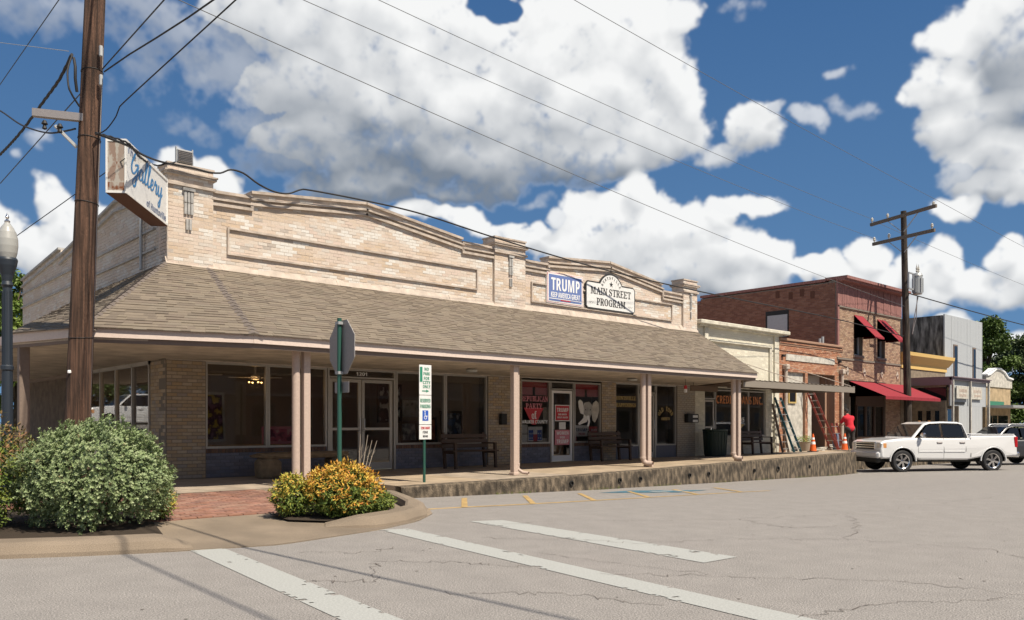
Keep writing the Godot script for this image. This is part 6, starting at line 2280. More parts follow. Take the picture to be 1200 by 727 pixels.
func sign_posts() -> void:
	# stop sign seen from behind
	var at := W(5.9, 9.97, 0)
	var g := ya(5.9, 9.97) + 0.05
	var S := thing("stop_sign", "octagonal stop sign seen from its grey back on a green post in the orange-leaved shrub", "sign", Vector3(at.x, g, at.z), atan2(0.998, 0.068))
	var mb := MB.new()
	mb.tube([Vector3(0, -0.1, -0.035), Vector3(0, 2.57 - g, -0.035)], 0.031, 10)
	part("post", mb, MT.green_post, S)
	mb = MB.new()
	var oct := PackedVector2Array()
	var oct2 := PackedVector2Array()
	for k in 8:
		var a := PI / 8 + TAU * k / 8
		oct.append(Vector2(cos(a), sin(a)) * 0.40 + Vector2(0, 2.17 - g))
		oct2.append(Vector2(cos(a), sin(a)) * 0.375 + Vector2(0, 2.17 - g))
	mb.prism(oct, Transform3D(), 0.004)
	part("plate", mb, MT.sign_back, S)
	mb = MB.new()
	mb.prism(oct, Transform3D(Basis(), Vector3(0, 0, 0.006)), 0.002)
	part("border", mb, MT.clean_white, S)
	mb = MB.new()
	mb.prism(oct2, Transform3D(Basis(), Vector3(0, 0, 0.009)), 0.002)
	part("face", mb, MT.sign_red, S)
	lettering(S, "STOP", Vector3(0, 2.17 - g, 0.013), 0.58, 0.25, MT.clean_white)
	mb = MB.new()
	mb.bbox(Vector3(0, 1.62 - g, 0.002), Vector3(0.42, 0.15, 0.006), 0.002)
	part("lower_plate", mb, MT.sign_back, S)
	mb = MB.new()
	for y in [1.82, 2.5]:
		mb.span(-0.05, 0.05, y - g - 0.02, y - g + 0.02, -0.075, -0.004)
	part("clamp", mb, MT.galvanised, S)
	# parking signs on a green post
	var pu := 9.5
	var pv := 12.95
	S = thing("parking_sign", "narrow stack of three white parking signs on a green post at the kerb", "sign", W(pu, pv, -0.02))
	mb = MB.new()
	mb.tube([Vector3(0, -0.05, -0.03), Vector3(0, 2.2, -0.03)], 0.028, 10)
	part("post", mb, MT.green_post, S)
	var w := 0.29
	for q in [[1.70, 2.28], [1.13, 1.69], [0.84, 1.12]]:
		mb = MB.new()
		mb.bbox(Vector3(0, (q[0] + q[1]) / 2, 0.004), Vector3(w, q[1] - q[0], 0.006), 0.002)
		part("plate", mb, MT.sign_white, S)
	mb = MB.new()
	mb.span(-0.13, -0.07, 1.95, 2.24, 0.008, 0.01)
	part("tow_symbol", mb, MT.sign_green, S)
	var ln := [["NO", 0.1, 2.2], ["PARK", 0.15, 2.11], ["FOR", 0.13, 2.02], ["CITY", 0.18, 1.94], ["ONLY", 0.18, 1.86]]
	for e in ln:
		lettering(S, e[0], Vector3(0.03, e[2], 0.009), e[1], 0.06, MT.sign_green)
	mb = MB.new()
	mb.prism(PackedVector2Array([Vector2(-0.08, 1.765), Vector2(0.02, 1.765), Vector2(0.02, 1.745), Vector2(0.09, 1.775), Vector2(0.02, 1.805), Vector2(0.02, 1.785), Vector2(-0.08, 1.785)]), Transform3D(Basis(), Vector3(0, 0, 0.008)), 0.002)
	part("arrow", mb, MT.sign_green, S)
	lettering(S, "RESERVED", Vector3(0, 1.59, 0.009), 0.24, 0.07, MT.sign_green)
	lettering(S, "PARKING", Vector3(0, 1.48, 0.009), 0.24, 0.07, MT.sign_green)
	mb = MB.new()
	mb.span(-0.07, 0.07, 1.2, 1.4, 0.008, 0.01)
	var bl := part("wheelchair_panel", mb, MT.access_blue, S)
	mb = MB.new()
	mb.lathe([Vector2(0.034, 0), Vector2(0.034, 0.003), Vector2(0.024, 0.003), Vector2(0.024, 0)], Vector3(0.0, 1.26, 0.009), 14, Basis(Vector3.RIGHT, PI / 2))
	mb.box(Vector3(-0.01, 1.325, 0.0115), Vector3(0.014, 0.07, 0.003))
	mb.box(Vector3(0.02, 1.29, 0.0115), Vector3(0.06, 0.014, 0.003))
	mb.lathe([Vector2(0, 0.003), Vector2(0.013, 0.003), Vector2(0.013, 0)], Vector3(-0.012, 1.378, 0.009), 10, Basis(Vector3.RIGHT, PI / 2))
	part("wheelchair_symbol", mb, MT.clean_white, bl)
	lettering(S, "TOW AWAY", Vector3(0, 1.06, 0.009), 0.22, 0.05, MT.sign_red)
	lettering(S, "FINE", Vector3(0, 0.98, 0.009), 0.12, 0.045, MT.letter_black)
	lettering(S, "$500", Vector3(0, 0.9, 0.009), 0.12, 0.045, MT.letter_black)

func street_lamp() -> void:
	var at := W(2.62, 13.7, 0)
	var S := thing("street_lamp", "dark iron street lamp with pale acorn globe beside the utility pole", "street lamp", Vector3(at.x, -0.02, at.z))
	S.scale = Vector3(0.88, 1.0, 0.88)
	var mb := MB.new()
	mb.lathe([Vector2(0, 0), Vector2(0.2, 0), Vector2(0.2, 0.1), Vector2(0.15, 0.16), Vector2(0.13, 0.5), Vector2(0.085, 0.62), Vector2(0.078, 1.9), Vector2(0.095, 1.92), Vector2(0.095, 1.97), Vector2(0.075, 1.99), Vector2(0.065, 3.1), Vector2(0.09, 3.14), Vector2(0.07, 3.2)], Vector3.ZERO, 20)
	part("column", mb, MT.lamp_iron, S)
	mb = MB.new()
	for k in 12:
		var a := TAU * k / 12
		mb.bar(Vector3(cos(a) * 0.08, 0.66, sin(a) * 0.08), Vector3(cos(a) * 0.068, 3.05, sin(a) * 0.068), 0.018, 0.014, Vector3(cos(a), 0, sin(a)))
	part("fluting", mb, MT.lamp_iron, S)
	mb = MB.new()
	mb.lathe([Vector2(0.07, 3.18), Vector2(0.09, 3.28), Vector2(0.14, 3.42), Vector2(0.155, 3.5), Vector2(0.14, 3.53)], Vector3.ZERO, 20)
	part("collar", mb, MT.lamp_iron, S)
	mb = MB.new()
	mb.lathe([Vector2(0.12, 3.52), Vector2(0.145, 3.6), Vector2(0.158, 3.7), Vector2(0.155, 3.8), Vector2(0.13, 3.9), Vector2(0.09, 3.97), Vector2(0.05, 4.02), Vector2(0.03, 4.05)], Vector3.ZERO, 22)
	part("globe", mb, MT.globe, S)
	mb = MB.new()
	mb.lathe([Vector2(0.035, 4.03), Vector2(0.045, 4.06), Vector2(0.015, 4.09), Vector2(0.03, 4.12), Vector2(0.0, 4.19)], Vector3.ZERO, 12)
	part("finial", mb, MT.chrome, S)

# ---------------------------------------------------------------- vehicles
func inset(poly: PackedVector2Array, d: float) -> PackedVector2Array:
	var out := PackedVector2Array()
	var n := poly.size()
	for i in n:
		var a := (poly[i] - poly[(i + n - 1) % n]).normalized()
		var b := (poly[(i + 1) % n] - poly[i]).normalized()
		var na := Vector2(-a.y, a.x)
		var nb := Vector2(-b.y, b.x)
		var m := (na + nb)
		m = m.normalized() * d / maxf(0.5, sqrt(maxf(0.01, (1.0 + na.dot(nb)) / 2.0)))
		out.append(poly[i] + m)
	return out

func shell(mb: MB, poly: PackedVector2Array, hw: Callable, bev := 0.05) -> void:
	# a body drawn in side view (x forward, y up), as wide as hw(y), with rounded shoulders
	if Geometry2D.is_polygon_clockwise(poly):
		poly.reverse()
	var inn := inset(poly, bev)
	var ids := Geometry2D.triangulate_polygon(inn)
	var mid := inset(poly, bev * 0.3)
	for s in [1.0, -1.0]:
		for i in range(0, ids.size(), 3):
			var a := inn[ids[i]]
			var b := inn[ids[i + 1]]
			var c := inn[ids[i + 2]]
			if ((b - a).cross(c - a) < 0) == (s > 0):
				var t := b
				b = c
				c = t
			mb.tri(Vector3(a.x, a.y, s * hw.call(a.y)), Vector3(b.x, b.y, s * hw.call(b.y)), Vector3(c.x, c.y, s * hw.call(c.y)))
		for i in poly.size():
			var j := (i + 1) % poly.size()
			var rings := [[inn, 0.0], [mid, bev * 0.35], [poly, bev]]
			for k in 2:
				var A: PackedVector2Array = rings[k][0]
				var Bq: PackedVector2Array = rings[k + 1][0]
				var p := [Vector3(A[i].x, A[i].y, s * (hw.call(A[i].y) - rings[k][1])), Vector3(A[j].x, A[j].y, s * (hw.call(A[j].y) - rings[k][1])), Vector3(Bq[j].x, Bq[j].y, s * (hw.call(Bq[j].y) - rings[k + 1][1])), Vector3(Bq[i].x, Bq[i].y, s * (hw.call(Bq[i].y) - rings[k + 1][1]))]
				if s > 0:
					mb.quad(p[0], p[3], p[2], p[1])
				else:
					mb.quad(p[0], p[1], p[2], p[3])
	for i in poly.size():
		var a := poly[i]
		var b := poly[(i + 1) % poly.size()]
		var za: float = hw.call(a.y) - bev
		var zb: float = hw.call(b.y) - bev
		mb.quad(Vector3(a.x, a.y, za), Vector3(a.x, a.y, -za), Vector3(b.x, b.y, -zb), Vector3(b.x, b.y, zb))

func arch(poly: PackedVector2Array, cx: float, cy: float, r: float, yb: float) -> void:
	# appends a wheel cut-out, drawn from the rear to the front (x rising)
	var a0 := asin((yb - cy) / r)
	for k in 13:
		var a := lerpf(PI - a0, a0, k / 12.0)
		poly.append(Vector2(cx + cos(a) * r, cy + sin(a) * r))

func wheel(parent: Node, at: Vector3, r: float, side: float) -> void:
	var bs := Basis(Vector3.RIGHT, PI / 2 * side)
	var mb := MB.new()
	mb.lathe([Vector2(r * 0.66, -0.1), Vector2(r * 0.9, -0.125), Vector2(r * 0.985, -0.09), Vector2(r, -0.04), Vector2(r, 0.04), Vector2(r * 0.985, 0.09), Vector2(r * 0.92, 0.12), Vector2(r * 0.72, 0.118), Vector2(r * 0.67, 0.09)], at, 32, bs)
	var ty := part("wheel", mb, MT.black_rubber, parent)
	mb = MB.new()
	mb.lathe([Vector2(0.0, 0.02), Vector2(r * 0.6, 0.02)], at, 24, bs)
	part("brake", mb, MT.black, ty)
	mb = MB.new()
	mb.lathe([Vector2(r * 0.6, 0.03), Vector2(r * 0.63, 0.09), Vector2(r * 0.69, 0.105), Vector2(r * 0.685, 0.06)], at, 28, bs)
	mb.lathe([Vector2(r * 0.17, 0.06), Vector2(r * 0.16, 0.09), Vector2(0, 0.1)], at, 16, bs)
	for k in 6:
		var a := TAU * k / 6 + 0.3
		var o := Vector3(cos(a), 0, sin(a))
		var t := Vector3(-sin(a), 0, cos(a))
		var p := []
		for e in [[0.12, 0.07, 0.085], [0.64, 0.115, 0.08]]:
			p.append(at + bs * (o * r * e[0] - t * r * e[1] + Vector3.UP * e[2]))
			p.append(at + bs * (o * r * e[0] + t * r * e[1] + Vector3.UP * e[2]))
			p.append(at + bs * (o * r * e[0] - t * r * e[1] + Vector3.UP * (e[2] - 0.05)))
			p.append(at + bs * (o * r * e[0] + t * r * e[1] + Vector3.UP * (e[2] - 0.05)))
		mb.quad(p[0], p[1], p[5], p[4])
		mb.quad(p[2], p[0], p[4], p[6])
		mb.quad(p[1], p[3], p[7], p[5])
	part("rim", mb, MT.chrome, ty)

func side_panel(mb: MB, pts: Array, hw: Callable, lift: float, s: float) -> void:
	var pl := PackedVector2Array()
	for p in pts:
		pl.append(Vector2(p[0], p[1]))
	var ids := Geometry2D.triangulate_polygon(pl)
	for i in range(0, ids.size(), 3):
		var q := []
		for k in 3:
			var p := pl[ids[i + k]]
			q.append(Vector3(p.x, p.y, s * (hw.call(p.y) + lift)))
		if (q[1] - q[0]).cross(q[2] - q[0]).z * s < 0:
			mb.tri(q[0], q[2], q[1])
		else:
			mb.tri(q[0], q[1], q[2])

func pickup(label: String, at: Vector3, turn: float) -> Node3D:
	var S := thing("pickup_truck", label, "pickup truck", at, turn)
	var hw := func(y: float) -> float:
		return table([[0.3, 0.93], [0.55, 0.985], [0.85, 1.0], [1.15, 0.975], [1.27, 0.945], [1.38, 0.925]], y)
	var gh := func(y: float) -> float:
		return table([[1.15, 0.935], [1.28, 0.905], [1.72, 0.765], [1.87, 0.69]], y)
	var R := 0.405
	# lower body with hood, cab and bed sides
	var pl := PackedVector2Array([Vector2(-4.64, 0.64)])
	pl.append(Vector2(-4.58, 0.58))
	arch(pl, -3.645, R, 0.50, 0.54)
	pl.append(Vector2(-2.6, 0.44))
	pl.append(Vector2(-0.75, 0.44))
	arch(pl, 0.0, R, 0.50, 0.50)
	for p in [[0.80, 0.50], [0.88, 0.56], [0.90, 0.82], [0.88, 1.10], [0.72, 1.175], [0.1, 1.245], [-0.42, 1.27], [-1.5, 1.255], [-2.70, 1.255], [-2.73, 1.375], [-4.58, 1.375], [-4.65, 1.33]]:
		pl.append(Vector2(p[0], p[1]))
	var mb := MB.new()
	shell(mb, pl, hw, 0.06)
	var body := part("body", mb, MT.truck_white, S)
	# bed opening
	mb = MB.new()
	mb.span(-4.56, -2.8, 1.377, 1.385, -0.83, 0.83)
	part("bed", mb, MT.black, S)
	mb = MB.new()
	for s in [-1, 1]:
		mb.bbox(Vector3(-3.65, 1.39, s * 0.89), Vector3(1.8, 0.03, 0.1), 0.012)
	part("bed_rail", mb, MT.truck_white, S)
	# cab roof
	mb = MB.new()
	var cab := PackedVector2Array([Vector2(-2.70, 1.2), Vector2(-0.3, 1.2), Vector2(-0.42, 1.28), Vector2(-0.98, 1.79), Vector2(-1.2, 1.855), Vector2(-1.8, 1.878), Vector2(-2.4, 1.86), Vector2(-2.58, 1.8), Vector2(-2.69, 1.36)])
	shell(mb, cab, gh, 0.06)
	part("cab", mb, MT.truck_white, S)
	# windows
	for q in [[[-0.68, 1.30], [-1.58, 1.30], [-1.58, 1.755], [-1.2, 1.755], [-1.06, 1.71]], [[-1.68, 1.30], [-2.52, 1.30], [-2.48, 1.68], [-2.41, 1.755], [-1.68, 1.76]]]:
		for s in [1.0, -1.0]:
			mb = MB.new()
			side_panel(mb, q, gh, 0.003, s)
			part("side_window", mb, MT.car_glass, S)
	mb = MB.new()
	mb.quad(Vector3(-0.46, 1.31, 0.82), Vector3(-0.46, 1.31, -0.82), Vector3(-0.96, 1.77, -0.69), Vector3(-0.96, 1.77, 0.69))
	var ws := part("windshield", mb, MT.car_glass, S)
	ws.position = Vector3(0.012, 0.012, 0)
	mb = MB.new()
	mb.quad(Vector3(-2.705, 1.40, -0.78), Vector3(-2.705, 1.40, 0.78), Vector3(-2.605, 1.77, 0.66), Vector3(-2.605, 1.77, -0.66))
	part("rear_window", mb, MT.car_glass, S)
	# seams
	for s in [-1, 1]:
		mb = MB.new()
		for q in [[-0.60, 0.5, 1.24], [-1.63, 0.5, 1.24], [-2.52, 0.75, 1.24]]:
			mb.bar(Vector3(q[0], q[1], s * (hw.call(q[1]) + 0.0015)), Vector3(q[0], 0.85, s * 1.0015), 0.011, 0.004, Vector3(0, 0, s))
			mb.bar(Vector3(q[0], 0.85, s * 1.0015), Vector3(q[0], q[2], s * (hw.call(q[2]) + 0.0015)), 0.011, 0.004, Vector3(0, 0, s))
		mb.bar(Vector3(-2.725, 0.56, s * 0.99), Vector3(-2.725, 1.25, s * 0.952), 0.024, 0.006, Vector3(0, 0, s))
		part("door_seam", mb, MT.black, S)
		for hx in [-1.46, -2.38]:
			mb = MB.new()
			mb.bbox(Vector3(hx, 1.08, s * 0.992), Vector3(0.2, 0.035, 0.035), 0.012)
			mb.bbox(Vector3(hx, 1.08, s * 0.975), Vector3(0.24, 0.08, 0.02), 0.01)
			part("door_handle", mb, MT.chrome if hx < -5 else MT.sign_back, S)
		mb = MB.new()
		mb.bbox(Vector3(-1.11, 0.76, s * 1.0), Vector3(0.96, 0.05, 0.014), 0.006)
		mb.bbox(Vector3(-2.07, 0.76, s * 1.0), Vector3(0.84, 0.05, 0.014), 0.006)
		part("side_moulding", mb, MT.truck_white, S)
		mb = MB.new()
		mb.bbox(Vector3(-0.74, 1.36, s * 1.08), Vector3(0.13, 0.19, 0.22), 0.04)
		part("mirror", mb, MT.chrome if s < 0 else MT.black, S)
		mb = MB.new()
		mb.bar(Vector3(-0.72, 1.29, s * 0.92), Vector3(-0.73, 1.32, s * 1.02), 0.05, 0.04)
		part("mirror_arm", mb, MT.black, S)
		for cx in [0.0, -3.645]:
			mb = MB.new()
			var pts := []
			for k in 15:
				var a := lerpf(PI + 0.0, 0.0, k / 14.0)
				pts.append(Vector3(cx + cos(a) * 0.515, R + sin(a) * 0.515, s * 0.985))
			mb.tube(pts, 0.028, 6)
			part("wheel_arch", mb, MT.truck_white, S)
			wheel(S, Vector3(cx, R, s * 0.86), R, s)
			mb = MB.new()
			var ip := []
			for k in 11:
				var a := PI * k / 10.0
				ip.append([cx + cos(a) * 0.49, R + sin(a) * 0.49])
			for k in 10:
				mb.quad(Vector3(ip[k][0], ip[k][1], 0.94), Vector3(ip[k][0], ip[k][1], -0.94), Vector3(ip[k + 1][0], ip[k + 1][1], -0.94), Vector3(ip[k + 1][0], ip[k + 1][1], 0.94))
			if s > 0:
				part("wheel_well", mb, MT.black, S)
		# lamps
		mb = MB.new()
		mb.bbox(Vector3(0.80, 0.985, s * 0.86), Vector3(0.2, 0.2, 0.24), 0.03)
		part("headlight", mb, MT.silver, S)
		mb = MB.new()
		mb.bbox(Vector3(0.72, 0.985, s * 0.955), Vector3(0.16, 0.19, 0.07), 0.02)
		part("indicator", mb, MT.lamp_amber, S)
		mb = MB.new()
		mb.bbox(Vector3(-4.59, 1.1, s * 0.925), Vector3(0.14, 0.4, 0.1), 0.02)
		part("tail_light", mb, MT.tail_red, S)
	# front end
	mb = MB.new()
	mb.bbox(Vector3(0.875, 0.96, 0), Vector3(0.09, 0.31, 1.34), 0.03)
	var gr := part("grille", mb, MT.chrome, S)
	mb = MB.new()
	for k in 3:
		mb.span(0.915, 0.926, 0.835 + 0.085 * k, 0.895 + 0.085 * k, -0.6, 0.6)
	part("grille_slot", mb, MT.black, gr)
	mb = MB.new()
	mb.bbox(Vector3(0.92, 0.64, 0), Vector3(0.18, 0.24, 1.92), 0.06)
	part("bumper", mb, MT.truck_white, S)
	mb = MB.new()
	mb.bbox(Vector3(0.86, 0.44, 0), Vector3(0.2, 0.18, 1.7), 0.05)
	part("air_dam", mb, MT.black, S)
	mb = MB.new()
	mb.bbox(Vector3(-4.70, 0.63, 0), Vector3(0.18, 0.2, 1.9), 0.05)
	part("bumper", mb, MT.chrome, S)
	mb = MB.new()
	mb.bbox(Vector3(-4.655, 1.04, 0), Vector3(0.02, 0.56, 1.5), 0.008)
	part("tailgate", mb, MT.truck_white, S)
	mb = MB.new()
	mb.span(-4.4, 0.8, 0.36, 0.5, -0.62, 0.62)
	mb.tube([Vector3(-3.645, R, -0.8), Vector3(-3.645, R, 0.8)], 0.06, 8)
	mb.tube([Vector3(0, R, -0.8), Vector3(0, R, 0.8)], 0.05, 8)
	mb.tube([Vector3(-4.6, 0.4, 0.5), Vector3(-3.0, 0.36, 0.5)], 0.04, 8)
	part("chassis", mb, MT.black, S)
	mb = MB.new()
	mb.bbox(Vector3(-1.5, 1.89, 0.3), Vector3(0.1, 0.02, 0.05), 0.005)
	mb.bbox(Vector3(-1.5, 1.89, -0.3), Vector3(0.1, 0.02, 0.05), 0.005)
	part("roof_marker", mb, MT.lamp_amber, S)
	return S

func suv(label: String, at: Vector3, turn: float) -> void:
	var S := thing("sport_utility_car", label, "car", at, turn)
	var hw := func(y: float) -> float:
		return table([[0.3, 0.9], [0.6, 0.95], [0.9, 0.96], [1.1, 0.92], [1.2, 0.9]], y)
	var gh := func(y: float) -> float:
		return table([[1.0, 0.9], [1.15, 0.87], [1.6, 0.71], [1.78, 0.62]], y)
	var R := 0.38
	var pl := PackedVector2Array([Vector2(-3.85, 0.5)])
	arch(pl, -2.9, R, 0.46, 0.46)
	pl.append(Vector2(-2.3, 0.38))
	pl.append(Vector2(-0.6, 0.38))
	arch(pl, 0.0, R, 0.46, 0.42)
	for p in [[0.78, 0.42], [0.9, 0.55], [0.88, 0.85], [0.7, 0.98], [-0.5, 1.12], [-1.5, 1.12], [-3.8, 1.14], [-3.9, 1.0], [-3.92, 0.6]]:
		pl.append(Vector2(p[0], p[1]))
	var mb := MB.new()
	shell(mb, pl, hw, 0.06)
	part("body", mb, MT.suv_dark, S)
	mb = MB.new()
	shell(mb, PackedVector2Array([Vector2(-3.84, 1.06), Vector2(-0.4, 1.06), Vector2(-0.55, 1.14), Vector2(-1.25, 1.68), Vector2(-1.6, 1.76), Vector2(-2.6, 1.77), Vector2(-3.4, 1.7), Vector2(-3.78, 1.2)]), gh, 0.06)
	part("cabin", mb, MT.suv_dark, S)
	for q in [[[-0.9, 1.17], [-1.75, 1.17], [-1.75, 1.63], [-1.38, 1.62]], [[-1.85, 1.17], [-2.75, 1.17], [-2.75, 1.63], [-1.85, 1.64]], [[-2.85, 1.17], [-3.55, 1.2], [-3.3, 1.58], [-2.85, 1.63]]]:
		for s in [1.0, -1.0]:
			mb = MB.new()
			side_panel(mb, q, gh, 0.003, s)
			part("side_window", mb, MT.car_glass, S)
	mb = MB.new()
	mb.quad(Vector3(-0.58, 1.18, 0.8), Vector3(-0.58, 1.18, -0.8), Vector3(-1.22, 1.66, -0.63), Vector3(-1.22, 1.66, 0.63))
	var ws := part("windshield", mb, MT.car_glass, S)
	ws.position = Vector3(0.012, 0.014, 0)
	for s in [-1, 1]:
		mb = MB.new()
		mb.tube([Vector3(-1.35, 1.72, s * 0.62), Vector3(-1.5, 1.8, s * 0.62), Vector3(-3.2, 1.8, s * 0.62), Vector3(-3.35, 1.72, s * 0.62)], 0.022, 8)
		part("roof_rail", mb, MT.silver, S)
		for cx in [0.0, -2.9]:
			wheel(S, Vector3(cx, R, s * 0.82), R, s)
		mb = MB.new()
		mb.bbox(Vector3(-0.8, 1.2, s * 1.0), Vector3(0.12, 0.15, 0.2), 0.04)
		part("mirror", mb, MT.suv_dark, S)
		mb = MB.new()
		mb.bbox(Vector3(0.75, 0.8, s * 0.75), Vector3(0.2, 0.16, 0.26), 0.03)
		part("headlight", mb, MT.silver, S)
	mb = MB.new()
	mb.span(-3.5, 0.6, 0.3, 0.42, -0.6, 0.6)
	part("chassis", mb, MT.black, S)

# ---------------------------------------------------------------- the workman
func nets(mb: MB, bones: Array, cell: float, k: float, grow := 0.0) -> void:
	# bones: [a, b, ra, rb]; meshes the smooth union of tapered capsules as surface nets
	var lo := Vector3(1e9, 1e9, 1e9)
	var hi := -lo
	for b in bones:
		for e in [[b[0], b[2]], [b[1], b[3]]]:
			var r: Vector3 = Vector3.ONE * (e[1] + grow + cell * 2.5)
			lo = lo.min(e[0] - r)
			hi = hi.max(e[0] + r)
	var nx := int((hi.x - lo.x) / cell) + 2
	var ny := int((hi.y - lo.y) / cell) + 2
	var nzc := int((hi.z - lo.z) / cell) + 2
	var f := PackedFloat32Array()
	f.resize(nx * ny * nzc)
	f.fill(1.0)
	for b in bones:
		var a: Vector3 = b[0]
		var ab: Vector3 = b[1] - a
		var inv := 1.0 / maxf(ab.length_squared(), 1e-9)
		var rm := Vector3.ONE * (maxf(b[2], b[3]) + grow + cell * 2.0 + k)
		var p0 := ((a.min(b[1]) - rm - lo) / cell).floor().max(Vector3.ZERO)
		var p1 := ((a.max(b[1]) + rm - lo) / cell).ceil().min(Vector3(nx - 1, ny - 1, nzc - 1))
		for z in range(int(p0.z), int(p1.z) + 1):
			for y in range(int(p0.y), int(p1.y) + 1):
				for x in range(int(p0.x), int(p1.x) + 1):
					var p := lo + Vector3(x, y, z) * cell
					var t := clampf((p - a).dot(ab) * inv, 0.0, 1.0)
					var d: float = (p - a - ab * t).length() - lerpf(b[2], b[3], t) - grow
					var id := (z * ny + y) * nx + x
					var e := f[id]
					var h := maxf(k - absf(e - d), 0.0) / k
					f[id] = minf(e, d) - h * h * k * 0.25
	var at := func(x: int, y: int, z: int) -> float: return f[(z * ny + y) * nx + x]
	var verts := {}
	var pos := []
	var nrm := []
	for z in nzc - 1:
		for y in ny - 1:
			for x in nx - 1:
				var base := (z * ny + y) * nx + x
				var s := 0
				var val := [f[base], f[base + 1], f[base + nx], f[base + nx + 1], f[base + nx * ny], f[base + nx * ny + 1], f[base + nx * ny + nx], f[base + nx * ny + nx + 1]]
				for q in 8:
					if val[q] < 0:
						s += 1
				if s == 0 or s == 8:
					continue
				var c := Vector3.ZERO
				var m := 0
				for q in 8:
					for ax in 3:
						var r: int = q ^ (1 << ax)
						if r > q and (val[q] < 0) != (val[r] < 0):
							var t: float = val[q] / (val[q] - val[r])
							var A := Vector3(q & 1, (q >> 1) & 1, (q >> 2) & 1)
							var Bv := Vector3(r & 1, (r >> 1) & 1, (r >> 2) & 1)
							c += A.lerp(Bv, t)
							m += 1
				verts[base] = pos.size()
				pos.append(lo + (Vector3(x, y, z) + c / m) * cell)
				nrm.append(Vector3(val[1] + val[3] + val[5] + val[7] - val[0] - val[2] - val[4] - val[6], val[2] + val[3] + val[6] + val[7] - val[0] - val[1] - val[4] - val[5], val[4] + val[5] + val[6] + val[7] - val[0] - val[1] - val[2] - val[3]).normalized())
	var step := [1, nx, nx * ny]
	for base in verts:
		for ax in 3:
			var u: int = step[(ax + 1) % 3]
			var w: int = step[(ax + 2) % 3]
			var e0: float = f[base]
			var e1: float = f[base + step[ax]]
			if (e0 < 0) == (e1 < 0):
				continue
			if not (verts.has(base - u) and verts.has(base - w) and verts.has(base - u - w)):
				continue
			var q := [verts[base], verts[base - u], verts[base - u - w], verts[base - w]]
			if e0 >= 0:
				q.reverse()
			mb.p3(pos[q[0]], pos[q[1]], pos[q[2]], nrm[q[0]], nrm[q[1]], nrm[q[2]])
			mb.p3(pos[q[0]], pos[q[2]], pos[q[3]], nrm[q[0]], nrm[q[2]], nrm[q[3]])

